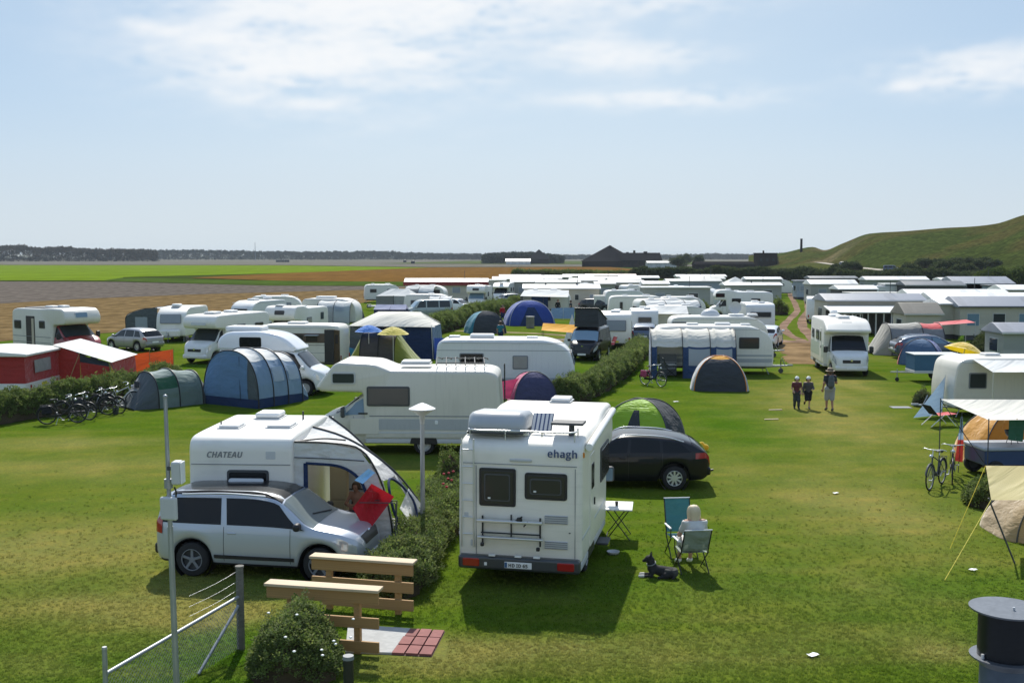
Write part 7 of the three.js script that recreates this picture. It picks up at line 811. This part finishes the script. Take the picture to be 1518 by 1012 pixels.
// ================================================================ right side
{
  const t = tunnel('tunnel_tent', 'grey and coral tunnel tent beside the facing motorhome', [{ x: -1.0, w: 1.1, h: .1, pole: 0 }, { x: 0, w: 1.5, h: 1.95 }, { x: 2.0, w: 1.5, h: 2.0 }, { x: 3.3, w: 1.5, h: 1.95 }], [[[0, 1, C.khaki]], [[0, .3, C.grey], [.3, .7, C.khaki, 'roof_panel'], [.7, 1, C.grey]], [[0, .3, C.coral], [.3, .7, C.coral, 'roof_panel'], [.7, 1, C.grey]]], { ends: [[3, C.khaki]] }); at(t, 1322, 527, -2, 0, 1.4); const s = thing('sun_canopy', 'narrow coral canopy joined to the grey tunnel tent', 'canopy'); s.position.copy(t.position); s.rotation.copy(t.rotation); clothQ(s, 'canopy', C.coral, [3.3, 1.9, .9], [5.4, 2.05, .7], [5.4, 2.15, -.8], [3.3, 1.95, -.9], .05); for (const z of [.7, -.8]) mesh('pole', rod([5.4, 0, z], [5.4, 2.12, z], .018), K.lgp, s);
  const c = car('car', 'dark blue estate car behind the blue and red dome tent', 'estate', K.dbluec, { rails: 1, railM: K.alu, wg: K.glassb }); at(c, 1385, 533, -4, 0, .9);
  const d = dome('dome_tent', 'blue and dark red dome tent by the estate car', { rx: 1.25, rz: 1.15, h: 1.45, sec: [C.royal, C.blue, C.red, C.royal], split: [0, 0, 0, [.7, C.coral]] }); at(d, 1363, 541, -28, 0, .8);
  const p = parasol('parasol', 'golden yellow parasol tilted over the lawn', C.gold, 1421, 553, 1.05, 1.7, -.3);
  const b = thing('box_trailer', 'blue tarpaulin box trailer with grey frame', 'trailer'); at(b, 1356, 567, -2, -1.15, .7); mesh('cover', box(2.3, .82, 1.4, 0, .98, 0, .05), mat('tarpb', [.035, .12, .22], .55, { map: T.cloth }), b); mesh('bed', box(2.32, .14, 1.42, 0, .52, 0, .02), K.lgp, b); mesh('top_edge', box(2.34, .04, 1.44, 0, 1.38, 0, .015), K.lgp, b); for (const s of [1, -1]) wheel(b, .3, s * .72, .28, .16, K.lgp, 0); mesh('drawbar', merge([rod([-1.1, .45, .3], [-2.1, .45, 0], .03), rod([-1.1, .45, -.3], [-2.1, .45, 0], .03), rod([-1.8, .05, .08], [-1.8, .6, .08], .022)]), K.galv, b); mesh('jockey_wheel', new THREE.CylinderGeometry(.1, .1, .06, 12).rotateX(Math.PI / 2).translate(-1.8, .1, .08), K.rubber, b);
  const L = 5.2, W = 2.1, v = caravan('cream caravan with a white canopy roof beside the blue trailer', { L, W, H: 2.3, fl: .4, m: K.ivory, tow: -1, win: [['R', -1.7, 1.45, .7, .62, 'glassg'], ['R', 1, 1.5, .8, .5]], hatch: [[-.6, -.3, .6, .5, .08]] }); at(v, 1414, 620, 2, -L / 2, W / 2); v.updateMatrixWorld(true);
  const cn = thing('awning', 'flat white canopy sheet on poles along the cream caravan', 'awning'); cn.position.copy(v.position); cn.rotation.copy(v.rotation); const y0 = W / 2; clothQ(cn, 'roof_panel', C.white, [-1.9, 1.95, y0 + 1.6], [2.6, 1.95, y0 + 1.6], [2.6, 2.28, y0 - .1], [-1.9, 2.28, y0 - .1], .06, 12); for (const x of [-1.88, .4, 2.58]) mesh('pole', rod([x, 0, y0 + 1.58], [x, 1.95, y0 + 1.58], .02), K.alu, cn); const wb = thing('windbreak', 'grey blue awning side leaning by the cream caravan', 'windbreak'); wb.position.copy(v.position); wb.rotation.copy(v.rotation); clothQ(wb, 'panel', C.lblue, [-L / 2 - 1.6, .05, y0 + .1], [-L / 2 - .2, .05, y0 - .6], [-L / 2 - .05, 1.55, y0 - .7], [-L / 2 - .35, 1.5, y0 - .2], .04); mesh('pole', rod([-L / 2 - .2, 0, y0 - .6], [-L / 2 - .05, 1.6, y0 - .7], .016), K.alu, wb); const dk = thing('wetsuit', 'black wetsuit hanging below the white canopy', 'wetsuit'); dk.position.copy(v.localToWorld(new THREE.Vector3(1.55, .0, y0 + 1.3))); clothQ(dk, 'suit', C.black, [-.3, .95, 0], [.25, .95, .1], [.35, 1.85, .05], [-.25, 1.85, 0], .08); mesh('hanger', rod([0, 1.84, .03], [0, 1.95, .05], .012), K.alu, dk);
  const ch = thing('sun_lounger', 'folding lounger chair with red seat and dark headrest', 'chair'); at(ch, 1393, 631, 15); clothQ(ch, 'seat', C.coral, [-.25, .42, .28], [.55, .46, .28], [.55, .46, -.28], [-.25, .42, -.28], .04); clothQ(ch, 'backrest', C.black, [-.25, .42, .28], [-.25, .42, -.28], [-.6, .8, -.28], [-.6, .8, .28], .03); for (const z of [.28, -.28]) { mesh('leg', rod([-.55, .02, z], [.0, .44, z], .016), K.whitep, ch); mesh('leg', rod([.5, .02, z], [.1, .44, z], .016), K.whitep, ch); }
  const mt = thing('ground_mat', 'grey doormat lying on the grass', 'mat'); at(mt, 1336, 604, 0); mesh('mat', box(.8, .02, .5, 0, .012, 0, .008), K.mgrey, mt);
  const tb = thing('camp_table', 'small pink topped camping table by the cream tarp', 'table'); at(tb, 1462, 662, 0); mesh('tabletop', box(.7, .03, .45, 0, .5, 0, .01), mat('pinkp', [.7, .12, .4], .5), tb); for (const s of [1, -1]) { mesh('leg', rod([-.3, .01, s * .2], [.25, .49, s * .2], .012), K.alu, tb); mesh('leg', rod([.3, .01, s * .2], [-.25, .49, s * .2], .012), K.alu, tb); }
  // cream tarp, tan tent, covered trailer
  const tp = thing('sun_tarp', 'cream tarp on slim poles above the tan tent', 'tarp'), A = G(1440, 712), sx = (px, d) => (px - 759) / FPX * d; const d0 = -A[2]; tp.position.set(A[0], 0, A[2]); clothQ(tp, 'sheet', C.cream, [-.15, 2.02, -1.9], [4.2, 2.0, -1.9], [4.2, 1.75, .2], [.35, 1.72, .2], .1, 12); for (const [x, z, y] of [[-.15, -1.9, 2.05], [.35, .2, 1.76], [4.2, .2, 1.78], [4.2, -1.9, 2.02]]) mesh('pole', rod([x + .0, 0, z + .02], [x, y, z], .016), K.dgrey, tp); mesh('guy_rope', rod([-.15, 2.0, -1.9], [.5, .02, .6], .012), K.black, tp);
  const tt = dome('dome_tent', 'tan orange tent under the cream tarp', { rx: 1.7, rz: 1.2, h: 1.6, sec: [C.tan, C.tan, C.tan, C.tan], door: [1, C.amber, .5, .5] }); at(tt, 1508, 682, 0); const rg = thing('towel', 'dark green towel hanging under the cream tarp', 'towel'); rg.position.set(A[0] + 1.15, 0, A[2] + .1); clothQ(rg, 'cloth', C.green, [-.2, 1.15, 0], [.2, 1.1, 0], [.25, 1.72, 0], [-.2, 1.72, 0], .04); mesh('peg', box(.02, .05, .02, .02, 1.73, 0), K.wood, rg);
  const cv = thing('covered_trailer', 'low trailer under a silver grey cover', 'trailer'); at(cv, 1512, 704, 4); mesh('cover', box(2.8, .1, 1.3, 0, .86, 0, .04), mat('cov', [.40, .43, .48], .4, { map: T.cloth }), cv); mesh('box', box(2.7, .42, 1.2, 0, .6, 0, .03), K.navyp, cv); wheel(cv, -1.05, .62, .27, .16, K.mgrey, 0); wheel(cv, -1.05, -.62, .27, .16, K.mgrey, 0); mesh('support', rod([1.2, 0, 0], [1.2, .45, 0], .03), K.galv, cv); const gl = thing('camp_stove', 'small black round grill standing on the trailer cover', 'grill'); gl.position.set(cv.position.x - .25, .91, cv.position.z); mesh('bowl', new THREE.SphereGeometry(.2, 16, 8, 0, 6.3, 1.5, 1.4).translate(0, .36, 0), K.black, gl); mesh('rim', new THREE.TorusGeometry(.2, .012, 5, 20).rotateX(Math.PI / 2).translate(0, .36, 0), K.black, gl); for (let i = 0; i < 3; i++) mesh('leg', rod([Math.cos(i * 2.1) * .1, .2, Math.sin(i * 2.1) * .1], [Math.cos(i * 2.1) * .18, 0, Math.sin(i * 2.1) * .18], .01), K.black, gl);
  const fl = thing('pennant', 'blue and dark red pennant hanging from a pole', 'flag'); at(fl, 1421, 700, 0); mesh('pole', rod([0, 0, 0], [.06, 1.75, 0], .012), K.dgrey, fl); clothQ(fl, 'cloth', C.lblue, [-.05, .95, .02], [.12, .95, .02], [.08, 1.62, .0], [.03, 1.62, 0], .02); clothQ(fl, 'cloth', C.red, [-.12, .35, .04], [.1, .3, .04], [.12, .95, .02], [-.05, .95, .02], .04);
  const b1 = bike('dark grey city bicycle seen end on near the shrub', { m: K.dgrey, rim: K.mgrey }); at(b1, 1388, 722, -128); b1.scale.setScalar(1.02); const b2 = bike('black bicycle with white mudguard behind the shrub', { m: K.black }); at(b2, 1412, 712, -112);
  // pale yellow tarp and sand tent at the right edge
  const yt = thing('sun_tarp', 'pale yellow triangular tarp above the right edge tent', 'tarp'), B = G(1505, 835); yt.position.set(B[0], 0, B[2]); const q = (px, py, d) => { const r = dirPx(px, py), k = d / -r[2]; return [r[0] * k - B[0], CAMH + r[1] * k, -d - B[2]]; }; const dd = -B[2]; clothQ(yt, 'sheet', C.pale, q(1462, 690, dd + 1.9), q(1470, 741, dd + .05), q(1700, 742, dd + .2), q(1700, 692, dd + 2.1), .06, 10); mesh('pole', rod([0, 0, 0], q(1466, 738, dd + .1), .018), K.dgrey, yt); const c4 = q(1690, 738, dd + .4); mesh('pole', rod([c4[0], 0, c4[2]], c4, .018), K.dgrey, yt); const c5 = q(1462, 690, dd + 1.9); mesh('guy_rope', rod(c5, [c5[0] - 1.1, .02, c5[2] + .9], .007), K.yellowp, yt); mesh('guy_rope', rod(q(1470, 741, dd + .05), [-1.9, .02, 1.2], .007), K.yellowp, yt);
  const st = dome('dome_tent', 'sand coloured low tent below the pale yellow tarp', { rx: 1.5, rz: 1.0, h: 1.0, sec: [C.sand, C.sand, C.sand, C.sand] }); at(st, 1568, 790, 0);
}
// ================================================================ static caravans and cabins
const SG = 'static caravans in the far middle rows', SR = 'static caravans below the dunes';
home('long static caravan with white roof and dark red fascia', { xl: 600, xr: 722, y: 419, h: 2.6, d: 3.6, wall: K.wallc, roof: K.roofw, gut: K.dred, rh: .55, win: 4, fascia: K.dred });
{ const c = caravan('white caravan roof standing behind the red fascia static', { L: 8.5, W: 2.5, H: 2.9, m: K.white, hatch: [[-2, 0, 1, .6], [1.5, 0, 1, .6]], win: [['R', 0, 1.7, 1, .5]] }); at(c, 662, 446, 0); }
[[741, 801, 410, 'roofl', 'wallg'], [801, 847, 411, 'roofw', 'wallg'], [731, 832, 413.5, 'roofw', 'wallg'], [846, 895, 416, 'roofw', 'wallg'], [920, 977, 412, 'roofw', 'walld'], [795, 860, 419, 'roofl', 'wallg'], [860, 920, 413.5, 'roofw', 'wallg'], [903, 950, 415, 'roofl', 'wallc'], [955, 992, 421, 'roofw', 'wallw'], [1108, 1160, 414, 'roofw', 'wallg'], [1012, 1075, 413.5, 'roofl', 'wallg'], [836, 880, 409.5, 'roofw', 'wallc']].forEach(([xl, xr, y, r, w]) => home('pale roofed static caravan in the far middle rows', { xl, xr, y, h: 2.75, roof: K[r], wall: K[w], group: SG, d: 3.2 }));
home('boxy grey static caravan with white roof edge by the red fascia one', { xl: 721, xr: 749, y: 416, h: 2.7, wall: K.wallg, flat: 1, win: 1, d: 3.2 });
home('grey static caravan with long white roof behind the second motorhome', { xl: 758, xr: 826, y: 418, h: 2.7, wall: K.wallg, d: 3.2 });
home('cream static caravan with clean white roof and two small windows', { xl: 777, xr: 889, y: 428, h: 2.5, wall: K.wallc, win: 5, ww: .5, wh: .7, d: 3.4, rh: .45, vents: 2 });
home('pinkish roofed static caravan beside the boundary hedge', { xl: 870, xr: 943, y: 409, h: 2.8, roof: K.roofp, wall: K.wallc });
home('grey green static caravan made of joined cabins', { xl: 890, xr: 955, y: 419, h: 2.6, wall: K.wallgr, roof: K.roofl, win: 4, ww: .9, wh: 1.4 });
home('pale grey cabin joined to the grey green static caravan', { xl: 883, xr: 912, y: 421, h: 2.5, wall: K.wallgr, roof: K.roofl, win: 1, name: 'cabin', cat: 'cabin', d: 2.4 });
home('low static caravan with very long thin white roof', { xl: 954, xr: 1054, y: 427, h: 2.55, wall: K.wallg, flat: 1, door: 2, d: 3 });
home('long grey static caravan with dull grey roof', { xl: 990, xr: 1070, y: 417, h: 2.6, roof: K.roofl, wall: K.wallb });
home('white roofed static caravan with roof vents along the boundary hedge', { xl: 1005, xr: 1077, y: 410, h: 2.8, vents: 3, wall: K.wallg });
home('white roofed static caravan beside the party tent', { xl: 1077, xr: 1160, y: 423, h: 2.6, wall: K.wallg, vents: 1 });
home('small blue grey cabin at the end of the grassy lane', { xl: 1183, xr: 1203, y: 417, h: 2.6, wall: K.wallb, roof: K.roofb, flat: 1, win: 1, name: 'cabin', cat: 'cabin', d: 2.5 });
home('grey walled static caravan with bright white roof by the lane', { xl: 1204, xr: 1272, y: 421.5, h: 2.6, wall: K.wallg, rh: .55, win: 2 });
home('static caravan with dark roof edge behind the bright white roof', { xl: 1203, xr: 1272, y: 412.5, h: 2.75, wall: K.walld, roof: K.roofg, gut: K.mgrey });
home('static caravan with overlapping white roof and dark porch', { xl: 1246, xr: 1302, y: 429, h: 2.5, wall: K.walld, rh: .4, win: 1 });
home('low curved pale grey roofed static caravan', { xl: 1268, xr: 1345, y: 436, h: 2.3, wall: K.wallg, roof: K.roofl, flat: 1 });
home('blue grey roofed long static caravan with a white veranda', { xl: 1228, xr: 1374, y: 446, h: 2.6, wall: K.wallc, roof: K.roofb, rh: .5, win: 0, d: 3.6 });
{ // veranda with posts
  const g = thing('veranda', 'white sloping veranda roof on pale posts with dark interior', 'veranda'), s = (497 - HOR) / CAMH, d = FPX / s, A = Gd(1238, d), B = Gd(1376, d), L = B[0] - A[0]; g.position.set(A[0], 0, A[2]); const rf = mesh('roof', box(L + .4, .1, 2.4, L / 2, 0, 0, .03), K.roofw, g); rf.position.set(0, 2.0, -.9); rf.rotation.x = .17; mesh('back_wall', box(L, 1.9, .1, L / 2, .95, -2.1), K.walld, g); for (let i = 0; i <= 11; i++) mesh('post', box(.09, 1.82, .09, .25 + i * (L - .5) / 11 * (i > 7 ? 1 : 1), .91, .05), K.wallw, g); mesh('dwarf_wall', box(L * .34, .8, .06, L * .17, .4, .02), K.wallg, g); for (const x of [.12, .2, .28]) win(g, .55, .8, [x * L, 1.3, .0], 'R', { frame: K.wallw, glass: K.glass, r: .02 }); mesh('chair_back', box(.6, .4, .1, L * .72, 1.3, -.4, .03), K.beige, g); mesh('blue_panel', box(L * .13, 1.5, .06, L * .68, .75, .03), K.navyp, g);
}
home('olive roofed shed with beige double doors', { xl: 1346, xr: 1398, y: 466, h: 2.0, wall: K.wallc, roof: K.roofo, rh: .8, win: 0, name: 'shed', cat: 'shed', d: 2.6, gut: K.wallw });
home('pale cabin end wall between shed and cream cottage', { xl: 1398, xr: 1428, y: 451, h: 2.6, wall: K.wallc, roof: K.roofw, rh: .3, win: 0, name: 'cabin', cat: 'cabin', d: 3 });
home('cream cottage style static caravan with slate blue roof', { xl: 1427, xr: 1620, y: 455, h: 2.45, wall: K.wallc, roof: K.roofb, rh: .7, win: 5, ww: .95, wh: .95, glass: K.glassb, d: 3.6, gut: K.dgrey });
[[1286, 1378, 415, 'roofw', 'wallg'], [1345, 1432, 423, 'roofg', 'walld'], [1352, 1500, 438, 'roofw', 'wallg'], [1386, 1600, 444, 'roofw', 'wallg'], [1490, 1600, 430, 'roofw', 'wallg']].forEach(([xl, xr, y, r, w]) => home('pale long static caravan in the rows below the dunes', { xl, xr, y, h: 2.6, roof: K[r], wall: K[w], group: SR, d: 3.4, rh: .5 }));
home('dark grey static caravan with broad charcoal roof', { xl: 1420, xr: 1506, y: 421, h: 2.6, roof: K.roofb, wall: K.walld, rh: .9, d: 6, gut: K.dgrey });
home('small white roofed cabin left of the charcoal roof', { xl: 1398, xr: 1420, y: 415, h: 2.8, wall: K.wallg, win: 1, name: 'cabin', cat: 'cabin', d: 3 });
home('little pale cabin with divided windows below the charcoal roof', { xl: 1436, xr: 1470, y: 421, h: 2.6, wall: K.wallw, roof: K.roofw, flat: 1, win: 2, name: 'cabin', cat: 'cabin', d: 2.5 });
home('blue grey shed beside the little pale cabin', { xl: 1471, xr: 1492, y: 424, h: 2.5, wall: K.wallb, roof: K.roofg, flat: 1, win: 0, name: 'shed', cat: 'shed', d: 2.5 });
home('grey garden cabin with flat roof behind the curved roof', { xl: 1315, xr: 1343, y: 422, h: 2.6, wall: K.wallb, roof: K.roofw, flat: 1, win: 1, name: 'cabin', cat: 'cabin', d: 2.5 });
home('low grey shed roof behind the rounded bush', { xl: 1493, xr: 1600, y: 494, h: 1.9, wall: K.wallg, roof: K.roofb, rh: .5, win: 0, name: 'shed', cat: 'shed', d: 2.4, gut: K.wallw });
{ const c = car('van', 'dark grey van parked on the dune road', 'van', K.dbluec, { cat: 'van', spokes: 0 }); const p = Gd(1322, 338, 1.52); c.position.set(...p); c.rotation.y = -.3; const d = car('car', 'pale car driving on the dune road', 'hatch', K.greyc, { spokes: 0 }); const q = Gd(1253, 410, 2.75); d.position.set(q[0], q[1], q[2]); d.rotation.y = -.6; }
// more vehicles between the rows
[['car', 'dark estate car wedged beside the small caravan end', 'estate', K.dbluec, 956, 508, 80], ['car', 'dark grey hatchback beside the cream static caravan', 'hatch', K.darkp, 886, 462, -30], ['car', 'silver hatchback behind the second motorhome', 'hatch', K.greyc, 762, 452, 20], ['car', 'white estate car behind the striped awning caravan', 'estate', K.whitec, 1138, 512, 70], ['car', 'black hatchback between white caravans left of the lane', 'hatch', K.blackp, 1030, 486, 10], ['car', 'red hatchback beyond the dark hedge', 'hatch', K.redc, 660, 458, -20], ['van', 'white delivery van among the static caravans', 'van', K.whitec, 915, 452, 170], ['car', 'blue hatchback beside the party tent', 'hatch', K.dbluec, 1060, 446, 0]].forEach(([n, l, s, m, x, y, a]) => at(car(n, l, s, m, { cat: n, wg: K.glassg, spokes: 0 }), x, y, a));
[['white caravan standing between the cream static and the lawn', 925, 462, 6, 4.6], ['small white caravan at the end of the dark hedge', 790, 446, -4, 4.2], ['white caravan tucked behind the grey walled frame tent', 566, 448, 10, 4.8], ['white caravan behind the rounded alcove motorhome', 410, 476, 8, 4.8], ['white caravan near the black hatchback', 1010, 478, -6, 4.4], ['white caravan right of the party tent', 1118, 452, 0, 4.6], ['white caravan beside the low grey curved roof', 1316, 452, 0, 4.4], ['white caravan turned end on among the far middle rows', 1001, 452, 78, 4.6], ['white caravan turned end on behind the grey white alcove camper', 1092, 466, 82, 4.4], ['white caravan turned end on beside the cream static', 866, 446, 70, 4.4], ['white caravan slanting behind the white delivery van', 945, 449, 24, 4.8], ['white caravan slanting near the long thin white roof', 1036, 456, -30, 4.6], ['white caravan slanting before the blue grey roofed static', 1213, 478, 76, 4.6]].forEach(([l, x, y, a, L]) => at(caravan(l, { L, H: 2.45, m: K.white2, win: [['R', -L * .25, 1.6, .9, .5], ['R', L * .22, 1.6, .8, .5, 'blind']] }), x, y, a));
{ const b = thing('box_trailer', 'plain white box trailer beside the cream static caravan', 'trailer'); at(b, 897, 462, 0); mesh('box', box(2.6, 1.5, 1.5, 0, 1.1, 0, .06), K.white, b); mesh('drawbar', rod([1.2, .4, 0], [2.2, .4, 0], .04), K.galv, b); for (const z of [.7, -.7]) wheel(b, -.1, z, .3, .18, K.lgp, 0); }
// ---------------------------------------------------------------- small things on the grass
[[1239, 732, .1], [1443, 846, .1], [1206, 973, .12], [1002, 596, .16]].forEach(([x, y, s]) => { const o = mesh(uname('paper_scrap'), gridGeo(4, 4, (u, v) => [(u - .5) * s * 1.6, .02 + .03 * fbm(u * 3 + x, v * 3, 2), (v - .5) * s]), K.whitep); tag(o, 'scrap of white paper lying on the lawn', 'paper', 'paper scraps on the lawn'); at(o, x, y, 30); });
[[1150, 608], [1144, 622]].forEach(([x, y]) => { const o = mesh(uname('wooden_bat'), box(.55, .03, .09, 0, .02, 0, .01), K.woodcap); tag(o, 'pale wooden plank lying on the lawn near the walkers', 'plank', 'planks on the lawn'); at(o, x, y, 8); });
seed = 31; for (let i = 0; i < 11; i++) { const p = [rr(-1, 1), 0, 0]; const b = G(rr(385, 525), rr(905, 975), rr(.75, 1.15)); const o = mesh(uname('white_flower'), new THREE.SphereGeometry(.02, 7, 5).scale(1.2, .7, 1.2), K.whitep); o.position.set(...b); tag(o, 'small white rose bloom on the shrub', 'flower', 'white blooms on the shrub by the railings'); }
for (let i = 0; i < 7; i++) { const b = G(rr(655, 676), rr(695, 722), rr(.9, 1.3)); const o = mesh(uname('red_flower'), new THREE.SphereGeometry(.034, 8, 6).scale(1, .8, 1), C.redb); o.position.set(...b); tag(o, 'small red bloom above the hedge beside the motorhome', 'flower', 'red blooms above the hedge'); }
{ const b = hedge('garden_bush', 'tall flowering shrub between hedge and motorhome', [G(664, 742), G(672, 735)], .7, 1.45, { cat: 'bush', dens: 120, leaf: .06 }); }
{ // grass blades: near lawn, thinning out with distance
  seed = 555; const p = [], nb = 9; for (let i = 0; i < nb; i++) { const a = rr(0, 6.28), r = rr(0, .06), h = rr(.016, .036), x = Math.cos(a) * r, z = Math.sin(a) * r, d = rr(0, 6.28), w = .005, lx = rr(-.03, .03), lz = rr(-.03, .03); p.push(x - Math.cos(d) * w, 0, z - Math.sin(d) * w, x + Math.cos(d) * w, 0, z + Math.sin(d) * w, x + lx, h, z + lz); }
  const g = new THREE.BufferGeometry(); g.setAttribute('position', new THREE.Float32BufferAttribute(p, 3)); g.computeVertexNormals(); const n = 30000, im = new THREE.InstancedMesh(g, mat('blade', [1, 1, 1], 1, { specularIntensity: .1, transmission: .5, thickness: 0 }), n), up = new THREE.Vector3(); let k = 0; const slabA = G(512, 930), slabB = G(658, 972);
  while (k < n) { const py = 1040 - 400 * rnd(), px = rr(-40, 1560), q = G(px, py), s = 1 + (-q[2] - 14) / 40; if (rnd() > sst(680, 1010, py)) continue; if (px > 508 && px < 664 && py > 926 && py < 975) continue; tmpQ.setFromEuler(tmpE.set(0, rr(0, 6.28), 0)); const sc = s * rr(.6, 1.4); tmpM.compose(up.set(q[0], 0, q[2]), tmpQ, new THREE.Vector3(s * 1.1, sc, s * 1.1)); im.setMatrixAt(k, tmpM); const c = lawnCol(q[0], q[2]), v = rr(.95, 1.45); im.setColorAt(k, tmpC.setRGB(c[0] * v, c[1] * v, c[2] * v)); k++; }
  im.name = 'grass'; im.receiveShadow = true; im.userData.kind = 'stuff'; im.userData.label = 'short green grass blades growing all over the lawn'; im.userData.category = 'grass'; scene.add(im);
}
renderer.render(scene, camera);
